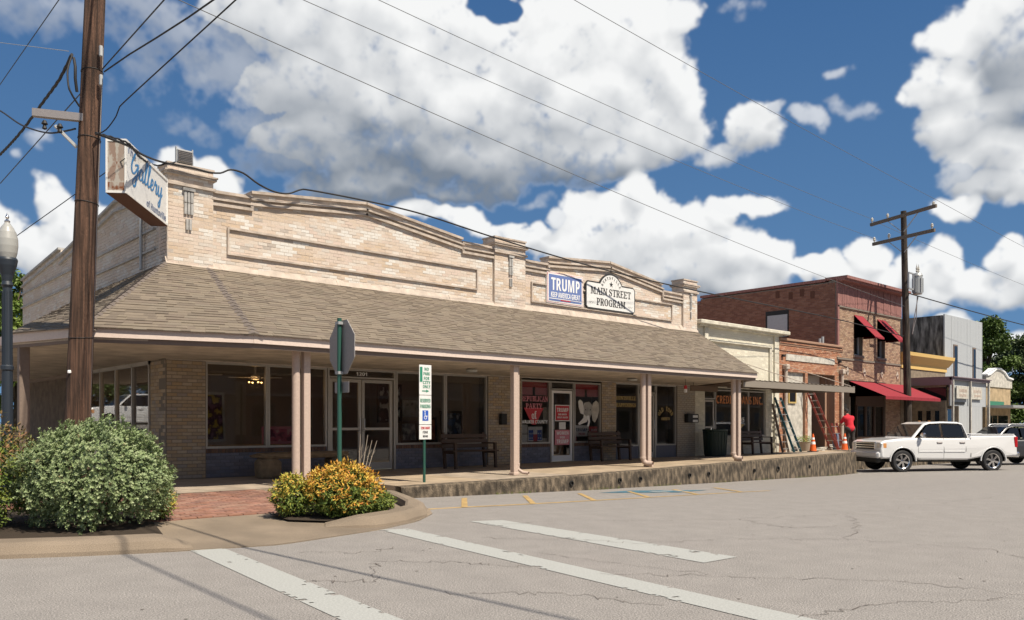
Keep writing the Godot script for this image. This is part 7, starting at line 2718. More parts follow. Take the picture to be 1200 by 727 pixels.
func workman() -> void:
	# local frame: +z is the way he faces, x to his left; bending a little over the step ladder
	var S := thing("person", "man in red t-shirt and dark trousers bending towards the shop front with his back turned", "person", W(33.1, 15.75, 0.02), 2.6)
	var hip := Vector3(0, 0.9, 0)
	var chest := Vector3(0, 1.28, 0.12)
	var neck := Vector3(0, 1.44, 0.2)
	var head := Vector3(0, 1.57, 0.28)
	var V := func(x: float, y: float, z: float) -> Vector3: return Vector3(x, y, z)
	var torso := [[hip + Vector3(-0.07, 0, 0), hip + Vector3(0.07, 0, 0), 0.135, 0.135], [hip, chest, 0.14, 0.15], [chest + Vector3(-0.1, 0.02, 0), chest + Vector3(0.1, 0.02, 0), 0.125, 0.125], [chest, neck, 0.12, 0.065]]
	var sh := [V.call(0.185, 1.36, 0.14), V.call(-0.185, 1.36, 0.14)]
	var el := [V.call(0.25, 1.12, 0.28), V.call(-0.24, 1.14, 0.32)]
	var wr := [V.call(0.17, 1.02, 0.5), V.call(-0.12, 1.08, 0.55)]
	var kn := [V.call(0.11, 0.49, 0.05), V.call(-0.1, 0.49, -0.02)]
	var an := [V.call(0.13, 0.085, -0.03), V.call(-0.12, 0.085, -0.1)]
	var arms := []
	var upper := []
	var legs := []
	for i in 2:
		arms.append([sh[i], el[i], 0.056, 0.043])
		arms.append([el[i], wr[i], 0.043, 0.028])
		upper.append([sh[i], sh[i].lerp(el[i], 0.8), 0.058, 0.05])
		var hs := 1.0 if i == 0 else -1.0
		legs.append([hip + Vector3(0.09 * hs, -0.02, 0), kn[i], 0.098, 0.062])
		legs.append([kn[i], an[i], 0.06, 0.042])
	var mb := MB.new()
	nets(mb, torso + arms + legs + [[neck, head, 0.055, 0.06]], 0.022, 0.05)
	# head and face on a finer grid
	var fwd := Vector3(0, -0.35, 0.94).normalized()
	var up := Vector3(0, 0.94, 0.35)
	var hc := head + up * 0.04
	nets(mb, [[hc - up * 0.02 - fwd * 0.02, hc + up * 0.05, 0.082, 0.085], [hc - up * 0.05 + fwd * 0.03, hc - up * 0.085 + fwd * 0.055, 0.06, 0.04], [hc + fwd * 0.085 + up * 0.01, hc + fwd * 0.105 - up * 0.025, 0.012, 0.017], [hc + Vector3(0.083, 0, 0), hc + Vector3(0.086, -0.03, 0), 0.022, 0.016], [hc + Vector3(-0.083, 0, 0), hc + Vector3(-0.086, -0.03, 0), 0.022, 0.016], [hc + fwd * 0.085 - up * 0.06 + Vector3(0.02, 0, 0), hc + fwd * 0.085 - up * 0.06 - Vector3(0.02, 0, 0), 0.01, 0.01]], 0.008, 0.02)
	for i in 2:
		var d: Vector3 = (wr[i] - el[i]).normalized()
		var s := 1.0 if i == 0 else -1.0
		var side := Vector3(-s, 0, 0)
		var palm: Vector3 = wr[i] + d * 0.05
		var hand := [[wr[i], palm, 0.026, 0.032], [palm + side * 0.02, palm + d * 0.035 + side * 0.024, 0.02, 0.017], [palm - side * 0.02, palm + d * 0.035 - side * 0.024, 0.02, 0.016]]
		for k in 4:
			var b: Vector3 = palm + d * 0.04 + side * (0.03 - 0.02 * k)
			var l: float = [0.036, 0.042, 0.039, 0.03][k]
			var m1: Vector3 = b + d * l + Vector3(0, -0.008, 0)
			var m2: Vector3 = m1 + (d + Vector3(0, -0.7, 0)).normalized() * l * 0.7
			hand.append([b, m1, 0.0095, 0.009])
			hand.append([m1, m2, 0.009, 0.0078])
		var tb: Vector3 = palm - d * 0.01 + side * 0.03
		hand.append([tb, tb + side * 0.03 + d * 0.02, 0.013, 0.011])
		hand.append([tb + side * 0.03 + d * 0.02, tb + side * 0.032 + d * 0.05 + Vector3(0, -0.01, 0), 0.011, 0.009])
		nets(mb, hand, 0.006, 0.008)
	var body := part("body", mb, MT.skin, S)
	for s in [-1, 1]:
		mb = MB.new()
		mb.lathe([Vector2(0, 0.008), Vector2(0.01, 0.004), Vector2(0.011, 0)], hc + fwd * 0.083 + up * 0.018 + Vector3(0.032 * s, 0, 0), 8, Basis(Vector3.RIGHT, PI / 2))
		part("eye", mb, MT.black, body)
	mb = MB.new()
	nets(mb, torso.slice(1) + upper + [[hip + Vector3(-0.05, 0.0, 0), hip + Vector3(0.05, 0.0, 0), 0.13, 0.13]], 0.022, 0.05, 0.014)
	part("shirt", mb, MT.shirt_red, body)
	mb = MB.new()
	var tl := []
	for q in legs:
		tl.append(q)
	nets(mb, tl + [[hip + Vector3(-0.07, -0.02, 0), hip + Vector3(0.07, -0.02, 0), 0.135, 0.135]], 0.022, 0.04, 0.012)
	part("trousers", mb, MT.trousers, body)
	mb = MB.new()
	nets(mb, [[hc + up * 0.045 - fwd * 0.02, hc + up * 0.075 - fwd * 0.0, 0.085, 0.075], [hc - fwd * 0.035, hc - fwd * 0.03 - up * 0.05, 0.082, 0.065]], 0.012, 0.03)
	part("hair", mb, MT.hair, body)
	for i in 2:
		mb = MB.new()
		var f0: Vector3 = an[i] * Vector3(1, 0, 1) + Vector3(0, 0.045, 0)
		nets(mb, [[f0 + Vector3(0, 0.01, -0.04), f0 + Vector3(0, 0, 0.15), 0.048, 0.042], [f0, an[i], 0.05, 0.05]], 0.014, 0.02)
		part("shoe", mb, MT.black, body)

# ---------------------------------------------------------------- plants
func leaf(mb: MB, p: Vector3, d: Vector3, nrm: Vector3, l: float, w: float) -> void:
	var s := d.cross(nrm).normalized() * w * 0.5
	var m := p + d * l * 0.5 + nrm * l * 0.06
	mb.tri(p, m - s, p + d * l)
	mb.tri(p, p + d * l, m + s)

func rdir() -> Vector3:
	var z := rng.randf_range(-1, 1)
	var a := rng.randf() * TAU
	var r := sqrt(1 - z * z)
	return Vector3(r * cos(a), z, r * sin(a))

func leaves(mb: MB, ctr: Vector3, rad: Vector3, count: int, size: float, pal: Array) -> void:
	for i in count:
		var d := rdir()
		var r := pow(rng.randf(), 0.4)
		var p := ctr + d * rad * r
		mb.col = pal[rng.randi() % pal.size()].lerp(pal[rng.randi() % pal.size()], rng.randf())
		var dd := (d * 0.5 + rdir() * 0.9 + Vector3(0, 0.25, 0)).normalized()
		leaf(mb, p, dd, (rdir() + Vector3(0, 1.2, 0)).normalized(), size * rng.randf_range(0.7, 1.3), size * 0.5)

func lumpy(d: Vector3, g: FastNoiseLite, amp: float) -> float:
	return 1.0 + amp * g.get_noise_3dv(d * 2.0) + amp * 0.5 * g.get_noise_3dv(d * 5.0)

func sage_bush() -> void:
	var at := W(2.95, 10.7, 0)
	at.y = ya(2.95, 10.7)
	var S := thing("sage_shrub", "large rounded silvery green sage shrub in the corner planting bed", "shrub", at)
	rng.seed = 301
	var g := FastNoiseLite.new()
	g.seed = 2
	g.frequency = 0.9
	var rad := Vector3(0.84, 0.68, 0.86)
	var ctr := Vector3(0, 0.58, 0)
	var pal := [Color(0.225, 0.295, 0.125), Color(0.285, 0.35, 0.165), Color(0.17, 0.235, 0.09), Color(0.335, 0.385, 0.21), Color(0.215, 0.285, 0.135)]
	var mb := MB.new()
	for i in 9800:
		var d := rdir()
		if d.y < -0.72:
			continue
		var k := 1.0 - 0.34 * pow(rng.randf(), 2.0)
		var p := ctr + d * rad * lumpy(d, g, 0.26) * k
		if p.y < 0.02:
			continue
		if rng.randf() < 0.035:
			p += d * rng.randf_range(0.04, 0.11)
		var out := (d / rad).normalized()
		out = (out + rdir() * 0.45 + Vector3(0, 0.35, 0)).normalized()
		var c: Color = pal[rng.randi() % 5]
		if rng.randf() < 0.012:
			c = Color(0.28, 0.15, 0.09)
		var n := 8
		var sz := rng.randf_range(0.022, 0.038)
		for j in n:
			var a := TAU * j / n + rng.randf() * 0.6
			var x := out.cross(Vector3(0.3, 0.2, 0.9)).normalized()
			var y := out.cross(x)
			var lean := (x * cos(a) + y * sin(a)) * rng.randf_range(0.5, 1.1) + out * rng.randf_range(0.35, 1.0)
			mb.col = c.lerp(pal[rng.randi() % 5], 0.5)
			leaf(mb, p - out * 0.015 * (j % 3), lean.normalized(), out, sz, sz * 0.62)
	part("foliage", mb, MT.leaf, S)
	mb = MB.new()
	for i in 34:
		var d := rdir()
		d.y = absf(d.y) * 0.8 + 0.12
		d = d.normalized()
		var e := ctr * 0.6 + d * rad * 0.86
		mb.tube([Vector3(d.x * 0.06, 0.0, d.z * 0.06), Vector3(d.x * 0.25, 0.22, d.z * 0.25), e], [0.018, 0.012, 0.004], 5)
	part("stem", mb, MT.bark, S)

func nandina(label: String, u: float, v: float, rad: Vector3, count: int, pal_top: Array, pal_low: Array, sd: int, size := 0.055, cover := 0.5) -> void:
	var at := W(u, v, ya(u, v) + 0.06)
	var S := thing("leafy_shrub", label, "shrub", at)
	rng.seed = sd
	var g := FastNoiseLite.new()
	g.seed = sd
	g.frequency = 1.3
	var ctr := Vector3(0, rad.y * 0.92, 0)
	var mb := MB.new()
	for i in count:
		var d := rdir()
		var k := 1.0 - 0.5 * pow(rng.randf(), 1.8)
		var p := ctr + d * rad * lumpy(d, g, 0.3) * k
		if p.y < 0.0:
			continue
		var out := (d / rad).normalized()
		# new growth at the tips is orange, older leaves are green
		var fresh := k > 0.86 and g.get_noise_3dv(p * 1.6) + rng.randf_range(-0.3, 0.3) + d.y * 1.1 > (0.62 - cover)
		var pl := pal_top if fresh else pal_low
		var c: Color = pl[rng.randi() % pl.size()]
		for j in 5:
			mb.col = c.lerp(pl[rng.randi() % pl.size()], 0.6)
			var dd := (out * 0.5 + rdir() * 0.8 + Vector3(0, 0.1, 0)).normalized()
			leaf(mb, p + rdir() * 0.03, dd, (out + Vector3(0, 0.8, 0) + rdir() * 0.4).normalized(), size * rng.randf_range(0.7, 1.25), size * 0.36)
	part("foliage", mb, MT.leaf, S)
	mb = MB.new()
	for i in 14:
		var d := rdir()
		d.y = absf(d.y) + 0.3
		d = d.normalized()
		mb.tube([Vector3(d.x * 0.05, -0.05, d.z * 0.05), ctr * 0.5 + d * rad * 0.4, ctr + d * rad * 0.8], [0.01, 0.008, 0.003], 5)
	part("stem", mb, MT.bark, S)

func shrubs() -> void:
	sage_bush()
	var orange := [Color(0.55, 0.27, 0.035), Color(0.46, 0.16, 0.028), Color(0.58, 0.38, 0.05), Color(0.48, 0.38, 0.05), Color(0.52, 0.3, 0.04)]
	var lime := [Color(0.4, 0.38, 0.05), Color(0.3, 0.34, 0.05), Color(0.48, 0.36, 0.06), Color(0.5, 0.26, 0.04)]
	var green := [Color(0.1, 0.16, 0.025), Color(0.16, 0.2, 0.03), Color(0.22, 0.24, 0.035), Color(0.07, 0.12, 0.02)]
	var dull := [Color(0.2, 0.1, 0.04), Color(0.16, 0.15, 0.04), Color(0.26, 0.13, 0.05), Color(0.12, 0.13, 0.03)]
	nandina("broad shrub with orange-tipped leaves around the stop sign post", 5.82, 9.8, Vector3(0.49, 0.35, 0.44), 2300, orange, green, 401, 0.055, 0.75)
	nandina("small yellow-green shrub at the edge of the brick pavers", 5.24, 10.12, Vector3(0.25, 0.27, 0.27), 800, lime, green, 402, 0.055, 0.7)
	nandina("low dark green weeds at the kerb end of the planting bed", 6.42, 9.98, Vector3(0.28, 0.14, 0.3), 600, green, green, 403, 0.05, 0.3)
	nandina("straggly reddish shrub beside the large sage shrub", 1.75, 11.2, Vector3(0.72, 0.66, 0.7), 2600, dull, green, 404, 0.055, 0.6)
	nandina("small yellow-leaved sprig at the foot of the sage shrub", 3.75, 10.75, Vector3(0.16, 0.2, 0.18), 260, lime, green, 405, 0.045, 0.7)
	# dry twigs by the stop sign post
	rng.seed = 55
	var S := thing("dry_twigs", "bare pale twigs sticking up beside the stop sign post", "plant", W(6.1, 10.0, ya(6.1, 10.0) + 0.1))
	for k in 5:
		var mb := MB.new()
		var tip := Vector3(rng.randf_range(-0.05, 0.45), rng.randf_range(0.8, 1.1), rng.randf_range(-0.2, 0.2))
		mb.tube([Vector3.ZERO, tip * 0.5 + Vector3(0.03, 0.02, 0), tip], [0.008, 0.006, 0.003], 5)
		mb.tube([tip * 0.75, tip * 0.75 + Vector3(0.06, 0.1, 0.02)], [0.004, 0.002], 4)
		part("twig", mb, MT.pale_concrete, S)

func tree(label: String, at: Vector3, h: float, rad: Vector3, count: int, size: float, pal: Array, sd: int, pine := false) -> void:
	var S := thing("tree", label, "tree", at)
	rng.seed = sd
	var mb := MB.new()
	var top := Vector3(rng.randf_range(-0.4, 0.4), h, rng.randf_range(-0.4, 0.4))
	mb.tube([Vector3.ZERO, Vector3(0.1, h * 0.3, 0.05), top * 0.65, top * 0.95], [0.028 * h, 0.022 * h, 0.012 * h, 0.003 * h], 9)
	var tr := part("trunk", mb, MT.bark, S)
	mb = MB.new()
	var lm := MB.new()
	var ctr := Vector3(0, h - rad.y * 0.95, 0)
	var clumps := 46
	for i in clumps:
		var d := rdir()
		d.y = d.y * 0.9 + 0.1
		var k := pow(rng.randf(), 0.45)
		var p := ctr + d * rad * k
		if pine:
			var t := rng.randf()
			var rr := rad.x * (1.0 - t * 0.85)
			var a := rng.randf() * TAU
			p = Vector3(cos(a) * rr * rng.randf_range(0.4, 1.0), lerpf(h * 0.22, h, t), sin(a) * rr * rng.randf_range(0.4, 1.0))
		var base := top * clampf(p.y / h * 0.7, 0.2, 0.9)
		lm.tube([base, base.lerp(p, 0.6) + Vector3(0, 0.2, 0), p], [0.007 * h, 0.004 * h, 0.0015 * h], 5)
		var cr := rng.randf_range(0.16, 0.34) * rad.x
		var c: Color = pal[rng.randi() % pal.size()]
		for j in count / clumps:
			var q := p + rdir() * pow(rng.randf(), 0.5) * Vector3(cr, cr * 0.62, cr)
			mb.col = c.lerp(pal[rng.randi() % pal.size()], 0.45)
			leaf(mb, q, (rdir() + Vector3(0, -0.15, 0)).normalized(), (rdir() * 0.8 + Vector3(0, 1, 0)).normalized(), size * rng.randf_range(0.6, 1.4), size * 0.6)
	part("branch", lm, MT.bark, S)
	part("crown", mb, MT.leaf, S)

func trees() -> void:
	var mid := [Color(0.07, 0.12, 0.025), Color(0.1, 0.16, 0.03), Color(0.055, 0.095, 0.02), Color(0.13, 0.18, 0.04)]
	var dark := [Color(0.035, 0.06, 0.02), Color(0.05, 0.08, 0.025), Color(0.03, 0.05, 0.018), Color(0.06, 0.095, 0.03)]
	var bright := [Color(0.13, 0.2, 0.03), Color(0.17, 0.23, 0.04), Color(0.1, 0.16, 0.025)]
	tree("dark evergreen tree rising behind the gabled tan shop", W(67, 21.5, -0.9), 9.6, Vector3(3.4, 5, 3.2), 26000, 0.26, mid, 501, true)
	tree("broad dark tree to the right of the gabled tan shop", W(72, 18.5, -0.9), 9.0, Vector3(4.2, 4.4, 4.0), 26000, 0.28, dark, 502)
	tree("lighter green tree between the white building and the evergreen", W(64.5, 22.5, -0.9), 7.2, Vector3(2.6, 3.6, 2.6), 18000, 0.24, mid, 503)
	tree("low bushy tree beside the parked dark car", W(66, 15.5, -0.9), 4.2, Vector3(3.0, 2.4, 2.6), 16000, 0.24, dark, 504)
	tree("round tree beyond the parked dark car at the street end", W(80, 14, -0.9), 7.6, Vector3(4.4, 4.0, 4.2), 20000, 0.32, dark, 505)
	tree("tall dark tree at the far end of the street", W(92, 22, -0.9), 10.5, Vector3(5.0, 5.4, 4.6), 16000, 0.38, dark, 506)
	tree("spreading tree closing the far end of the street", W(98, 8, -0.9), 8.0, Vector3(6.0, 4.4, 5.6), 18000, 0.4, mid, 507)
	tree("leafy tree whose top shows over the grey side wall", W(58, 30, -0.5), 9.6, Vector3(2.8, 3.0, 2.8), 5000, 0.26, bright, 508)
	tree("bright leafy tree beyond the side wall of the corner store", W(10.3, 51.5, -0.2), 9.8, Vector3(3.2, 4.4, 3.2), 22000, 0.24, bright, 509)
	tree("shady tree across the side street mirrored in the corner glass", W(-3.5, 62, 1.2), 8.5, Vector3(4.6, 4.0, 4.6), 9000, 0.24, mid, 510)
	tree("second shady tree across the side street further back", W(-11.0, 62, 1.2), 9.0, Vector3(4.8, 4.4, 4.8), 9000, 0.24, dark, 511)
	tree("dense tree behind the mirrored pickup truck on the side street", W(-7.0, 70, 1.4), 8.0, Vector3(5.0, 4.4, 4.6), 14000, 0.3, dark, 512)
	tree("spreading tree at the end of the side street", W(0.0, 71, 1.4), 8.4, Vector3(5.0, 4.6, 4.6), 14000, 0.3, dark, 513)
	tree("tall tree beyond the side street trees", W(-16, 74, 1.5), 9.4, Vector3(5.6, 5.0, 5.0), 14000, 0.32, dark, 514)
	tree("low tree filling the gap along the side street", W(-9.5, 54, 1.1), 5.5, Vector3(3.6, 3.0, 3.4), 9000, 0.26, dark, 515)

# ---------------------------------------------------------------- utility poles and wires
func wire(called: String, label: String, pts: Array, r: float, sag: float, m: Material, group := "overhead wires between the poles", twist := 0.0) -> void:
	var path := []
	if pts.size() == 2:
		for k in 27:
			var t := k / 26.0
			path.append(pts[0].lerp(pts[1], t) - Vector3(0, sag * 4 * t * (1 - t), 0))
	else:
		var cv := Curve3D.new()
		cv.bake_interval = 0.12
		for i in pts.size():
			var tg := Vector3.ZERO
			if i > 0 and i < pts.size() - 1:
				var a: Vector3 = pts[i] - pts[i - 1]
				var b: Vector3 = pts[i + 1] - pts[i]
				tg = (a.normalized() + b.normalized()).normalized() * minf(a.length(), b.length()) * 0.33
			cv.add_point(pts[i], -tg, tg)
		path = Array(cv.get_baked_points())
	var o := pts[0] as Vector3
	var mb := MB.new()
	var loc := []
	for i in path.size():
		var q: Vector3 = path[i] - o
		if twist > 0 and i > 0:
			q += Vector3(0, sin(i * 1.7) * twist, cos(i * 1.7) * twist)
		loc.append(q)
	mb.tube(loc, r, 6)
	var S := part(numbered(called), mb, m, self, o)
	tag(S, label, "wire", group)

func poles() -> void:
	var b1 := W(3.44, 13.46, -0.1)
	var t1 := W(3.78, 13.18, 10.9)
	var S := thing("utility_pole", "tall brown wooden utility pole standing behind the sage shrub", "utility pole", b1)
	var mb := MB.new()
	var d := t1 - b1
	mb.tube([Vector3.ZERO, d * 0.2, d * 0.45, d * 0.7, d], [0.185, 0.172, 0.155, 0.14, 0.12], 22)
	part("pole", mb, MT.pole_wood, S)
	mb = MB.new()
	var p0: Vector3 = Vector3(3.570, 5.632, -13.241) - b1
	var p1 := Vector3(2.916, 5.645, -13.566) - b1
	mb.bar(p1, p0, 0.09, 0.11)
	part("bracket_arm", mb, MT.sign_back, S)
	mb = MB.new()
	mb.bar(Vector3(3.154, 5.459, -13.349) - b1, Vector3(3.449, 5.203, -13.351) - b1, 0.03, 0.04)
	part("brace", mb, MT.galvanised, S)
	mb = MB.new()
	for e in [[0, 0, Vector3(3.209, 5.422, -13.299)], [0, 0, Vector3(3.044, 5.471, -13.449)]]:
		mb.lathe([Vector2(0.0, -0.14), Vector2(0.035, -0.12), Vector2(0.02, -0.07), Vector2(0.045, -0.05), Vector2(0.02, 0.0)], e[2] - b1 + Vector3(0, 0.06, 0), 10)
	part("insulator", mb, MT.black, S)
	for e in [6.35, 5.35, 4.4, 2.4]:
		mb = MB.new()
		var f: float = (e + 0.1) / 11.0
		var c: Vector3 = d * f
		var ring := []
		for k in 17:
			var a := TAU * k / 16
			ring.append(c + Vector3(cos(a), 0.12 * sin(a + e), sin(a)) * (0.187 - 0.065 * f))
		mb.tube(ring, 0.007, 5)
		part("wire_wrap", mb, MT.black, S)
	mb = MB.new()
	var gw := []
	for k in 12:
		var f := k / 11.0
		gw.append(d * lerpf(0.02, 0.62, f) + Vector3(0.13, 0, 0.1) * lerpf(1.05, 0.85, f))
	mb.tube(gw, 0.011, 5)
	part("ground_wire", mb, MT.galvanised, S)
	mb = MB.new()
	mb.bar(d * 0.965 + Vector3(0, 0, -1.3), d * 0.965 + Vector3(0, 0, 1.3), 0.1, 0.12)
	mb.bar(d * 0.87 + Vector3(0, 0, -1.3), d * 0.87 + Vector3(0, 0, 1.3), 0.1, 0.12)
	part("crossarm", mb, MT.arm_wood, S)
	mb = MB.new()
	for e in [Vector3(3.695, 6.178, -13.060), Vector3(3.695, 6.605, -13.060)]:
		mb.bbox(e - b1, Vector3(0.05, 0.16, 0.05), 0.01)
	part("cable_clamp", mb, MT.galvanised, S)
	mb = MB.new()
	mb.bbox(Vector3(3.338, 1.883, -13.317) - b1, Vector3(0.05, 0.05, 0.03), 0.01)
	part("tag", mb, MT.clean_white, S)
	# second pole
	var b2 := W(38.6, 15.65, 0.0)
	S = thing("utility_pole", "dark utility pole with two crossarms and transformer behind the white pickup truck", "utility pole", b2)
	var d2 := Vector3(-0.55, 10.7, 0)
	mb = MB.new()
	mb.tube([Vector3.ZERO, d2 * 0.5, d2], [0.17, 0.15, 0.12], 14)
	part("pole", mb, MT.old_pole_wood, S)
	var ax := Vector3(-0.27, 0, 0.96)
	var ends := []
	for e in [[10.42, 1.7, 0.1], [9.5, 1.6, 0.0]]:
		mb = MB.new()
		var c: Vector3 = d2 * (e[0] / 10.7) + Vector3(-0.16, 0, 0)
		mb.bar(c - ax * e[1], c + ax * e[1] + Vector3(0, e[2], 0), 0.1, 0.14)
		part("crossarm", mb, MT.arm_wood, S)
		ends.append([c - ax * e[1], c + ax * e[1] + Vector3(0, e[2], 0)])
		mb = MB.new()
		mb.bar(c - ax * 0.8, c - Vector3(-0.1, 0.7, 0), 0.03, 0.03)
		mb.bar(c + ax * 0.8, c - Vector3(-0.1, 0.7, 0), 0.03, 0.03)
		part("brace", mb, MT.galvanised, S)
		for s in [-0.95, -0.45, 0.92]:
			mb = MB.new()
			mb.lathe([Vector2(0.02, 0.05), Vector2(0.03, 0.12), Vector2(0.06, 0.16), Vector2(0.05, 0.2), Vector2(0.06, 0.24), Vector2(0.02, 0.3), Vector2(0, 0.31)], c + ax * e[1] * s + Vector3(0, 0.02, 0), 10)
			part("insulator", mb, MT.white_panel, S)
	mb = MB.new()
	mb.lathe([Vector2(0, 7.0), Vector2(0.18, 7.0), Vector2(0.2, 7.05), Vector2(0.2, 7.8), Vector2(0.22, 7.83), Vector2(0.16, 7.95), Vector2(0, 7.98)], Vector3(0.25, 0, 0.3), 18)
	var tr := part("transformer", mb, MT.galvanised, S)
	mb = MB.new()
	for k in 6:
		var a := TAU * k / 6
		mb.box(Vector3(0.25 + cos(a) * 0.21, 7.4, 0.3 + sin(a) * 0.21), Vector3(0.06, 0.65, 0.025), Basis(Vector3.UP, -a))
	part("cooling_fin", mb, MT.galvanised, tr)
	mb = MB.new()
	for s in [-0.1, 0.1]:
		mb.lathe([Vector2(0.03, 7.98), Vector2(0.05, 8.05), Vector2(0.03, 8.1), Vector2(0.05, 8.15), Vector2(0.015, 8.3), Vector2(0, 8.4)], Vector3(0.25 + s, 0, 0.3), 8)
	part("bushing", mb, MT.white_panel, tr)
	mb = MB.new()
	var fr := Vector3(-0.62, 7.5, 0.35)
	for q in [[Vector3(-0.25, 0.35, 0), Vector3(0.25, 0.35, 0)], [Vector3(-0.25, -0.35, 0), Vector3(0.25, -0.35, 0)], [Vector3(-0.25, -0.35, 0), Vector3(-0.25, 0.35, 0)], [Vector3(0.25, -0.35, 0), Vector3(0.25, 0.35, 0)]]:
		mb.bar(fr + q[0], fr + q[1], 0.06, 0.06, Vector3.BACK)
	part("switch_frame", mb, MT.galvanised, S)
	for k in 2:
		mb = MB.new()
		mb.tube([Vector3(0.2 + 0.1 * k, 6.9, 0.3), Vector3(0.35 - 0.2 * k, 6.0, 0.2), Vector3(0.15, 5.2, 0.1)], 0.02, 6)
		part("lead", mb, MT.sign_back, S)
	# wires from pole to pole
	var A1 := b1 + d * 0.965
	var A2 := b1 + d * 0.87
	wire("power_line", "thin power line strung between the crossarms of the two poles", [A1 + Vector3(0, 0.1, 1.1), b2 + ends[0][1] + Vector3(0, 0.25, 0)], 0.007, 0.15, MT.wire_grey)
	wire("power_line", "thin power line strung between the crossarms of the two poles", [A1 + Vector3(0, -0.5, -1.0), b2 + ends[0][0] + Vector3(0, 0.3, 0)], 0.007, 0.2, MT.wire_grey)
	wire("power_line", "thin power line strung between the crossarms of the two poles", [A2 + Vector3(0, -0.1, -1.0), b2 + ends[1][0] + Vector3(0, 0.3, 0)], 0.007, 0.2, MT.wire_grey)
	wire("power_line", "lowest thin line between the poles, passing above the shingled store", [b1 + d * 0.735, b2 + d2 * 0.6], 0.007, 0.25, MT.wire_grey)
	for q in [[0, 1], [0, 0]]:
		wire("power_line", "thin power line leaving the far pole beyond the red awnings", [b2 + ends[q[0]][q[1]] + Vector3(0, 0.25, 0), W(110, 15.5 if q[1] == 0 else 12.5, 9.5)], 0.008, 0.6, MT.wire_grey, "wires beyond the far pole")
	wire("cable", "black cable running from the far pole past the white two-storey building", [b2 + d2 * 0.66, W(100, 14, 7.4)], 0.025, 0.5, MT.black_rubber, "wires beyond the far pole")
	# cables from the brown pole over the street
	var pa := Vector3(3.717, 6.282, -12.973)
	var pb := Vector3(3.888, 6.049, -9.439)
	wire("cable", "thick twisted black cable leaving the brown pole over the street", [pa, pa + (pb - pa) * 7.0], 0.011, 0.0, MT.black_rubber, "", 0.012)
	pa = Vector3(3.723, 5.578, -12.292)
	pb = Vector3(3.909, 5.844, -8.879)
	wire("cable", "straight black cable rising from the brown pole over the street", [Vector3(3.624, 5.357, -13.057), Vector3(3.674, 5.361, -12.742), Vector3(3.719, 5.483, -12.430), pa, pa + (pb - pa) * 1.0, pa + (pb - pa) * 7.0], 0.009, 0.0, MT.black_rubber, "")
	pa = Vector3(3.100, 4.835, -36.371)
	pb = Vector3(3.715, 6.408, -10.542)
	wire("guy_wire", "thin straight wire crossing behind the brown pole", [Vector3(3.872, 6.393, -20.940), pb, pb + (pb - Vector3(3.872, 6.393, -20.940)) * 0.6], 0.01, 0.0, MT.lamp_iron, "")
	pa = Vector3(3.421, 6.622, -13.512)
	wire("cable", "black cable bundle falling from the brown pole to the left", [pa, Vector3(3.450, 6.517, -14.297), Vector3(3.505, 6.534, -15.598), Vector3(3.530, 6.490, -17.331), Vector3(3.573, 6.572, -19.320), Vector3(3.177, 6.680, -32.247)], 0.024, 0.0, MT.black_rubber, "", 0.008)
	wire("cable", "looped drop cable hanging beside the brown pole", [Vector3(3.393, 6.552, -13.402), Vector3(3.319, 6.308, -13.334), Vector3(3.310, 5.980, -13.207), Vector3(3.412, 5.845, -13.250), Vector3(3.463, 5.789, -13.271)], 0.014, 0.0, MT.black_rubber, "")
	wire("cable", "short black splice hanging in the loop beside the brown pole", [Vector3(3.398, 6.505, -13.330), Vector3(3.402, 6.357, -13.259), Vector3(3.402, 6.183, -13.259), Vector3(3.435, 6.003, -13.297)], 0.022, 0.0, MT.black_rubber, "")
	wire("cable", "drooping black cable tied under the bracket of the brown pole", [Vector3(2.857, 8.092, -20.376), Vector3(3.209, 6.807, -17.354), Vector3(3.273, 6.182, -15.944), Vector3(3.357, 5.700, -14.516), Vector3(3.431, 5.481, -13.368)], 0.014, 0.0, MT.black_rubber, "")
	wire("guy_wire", "pale thin wire reaching the brown pole from the left", [Vector3(2.750, 10.603, -24.528), Vector3(3.423, 8.508, -18.510), Vector3(3.383, 6.673, -13.546)], 0.006, 0.0, MT.galvanised, "")
	wire("guy_wire", "thin dark wire crossing the sky left of the brown pole", [Vector3(4.033, 8.856, -28.766), Vector3(3.744, 8.337, -15.516), Vector3(3.576, 8.025, -12.966)], 0.009, 0.0, MT.lamp_iron, "")
	wire("guy_wire", "thin wire from the lamp side to the projecting sign", [Vector3(3.117, 4.264, -20.140), Vector3(3.622, 4.727, -18.059), Vector3(4.590, 5.650, -14.882)], 0.008, 0.0, MT.lamp_iron, "")
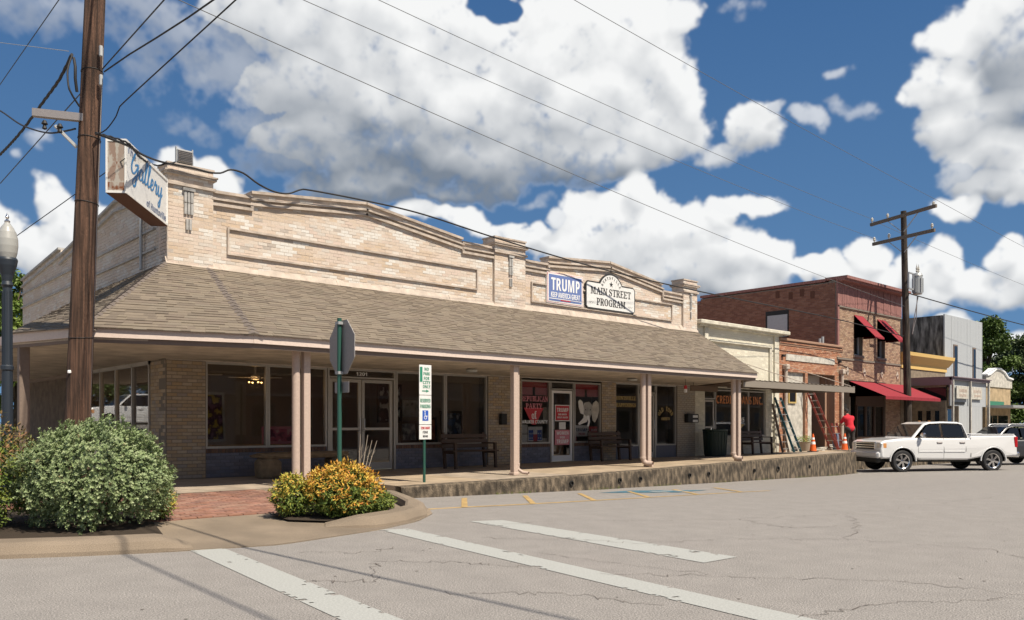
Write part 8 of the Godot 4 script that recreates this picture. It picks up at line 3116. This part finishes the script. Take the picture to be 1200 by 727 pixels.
	# service cable along the parapet
	wire("cable", "black service cable sagging along the parapet of the cream brick store", [Vector3(3.624, 5.383, -13.057), Vector3(3.948, 5.468, -13.439), Vector3(4.490, 5.686, -14.297), Vector3(4.942, 5.853, -15.103), Vector3(5.853, 6.288, -16.700), Vector3(6.478, 6.312, -16.750), Vector3(6.811, 6.294, -16.750), Vector3(7.044, 6.324, -16.750), Vector3(7.264, 6.440, -16.750), Vector3(7.543, 6.425, -16.750), Vector3(7.886, 6.258, -16.750), Vector3(8.258, 6.164, -16.750), Vector3(8.580, 6.187, -16.750), Vector3(8.931, 6.348, -16.750), Vector3(11.817, 6.374, -16.750), Vector3(14.543, 6.137, -16.750), Vector3(18.544, 5.800, -16.600), Vector3(22.532, 5.498, -16.000), Vector3(32.375, 5.391, -16.000), Vector3(38.686, 5.043, -15.650)], 0.02, 0.0, MT.black_rubber, "")
	wire("cable", "second thin cable beside the projecting sign and flood lamp", [Vector3(3.760, 5.428, -13.204), Vector3(4.403, 5.674, -14.106), Vector3(4.875, 5.776, -15.028), Vector3(5.754, 6.200, -16.700), Vector3(6.120, 6.356, -16.750)], 0.016, 0.0, MT.black_rubber, "", 0.006)
	# heavy span wire from the brown pole across the street; its shadow lies on the asphalt
	wire("span_cable", "heavy overhead cable crossing the street from the top of the brown pole", [b1 + d * 0.78, W(2.72, -6.0, 8.3), W(2.6, -22, 8.6)], 0.017, 0.25, MT.black_rubber, "")

func _ready() -> void:
	materials()
	camera_and_light()
	ground()
	corner_building()
	cream_building()
	orange_building()
	brick_tower()
	far_row()
	opposite_side()
	gallery_sign()
	wall_signs()
	window_graphics()
	shop_displays()
	street_things()
	sign_posts()
	street_lamp()
	poles()
	var g := yr(31.9, 13.2)
	pickup("white four-door pickup truck parked nose in at the tall kerb", W(31.75, 13.65, yr(31.4, 13.0)), deg_to_rad(145.2))
	suv("dark car with silver roof rails parked behind the white pickup truck", W(39.9, 13.5, yr(39.5, 12.5)), deg_to_rad(145.2))
	pickup("white pickup truck parked along the side street, mirrored in the corner glass", W(-0.1, 42.8, 0.72), 0.0)
	workman()
	shrubs()
	trees()
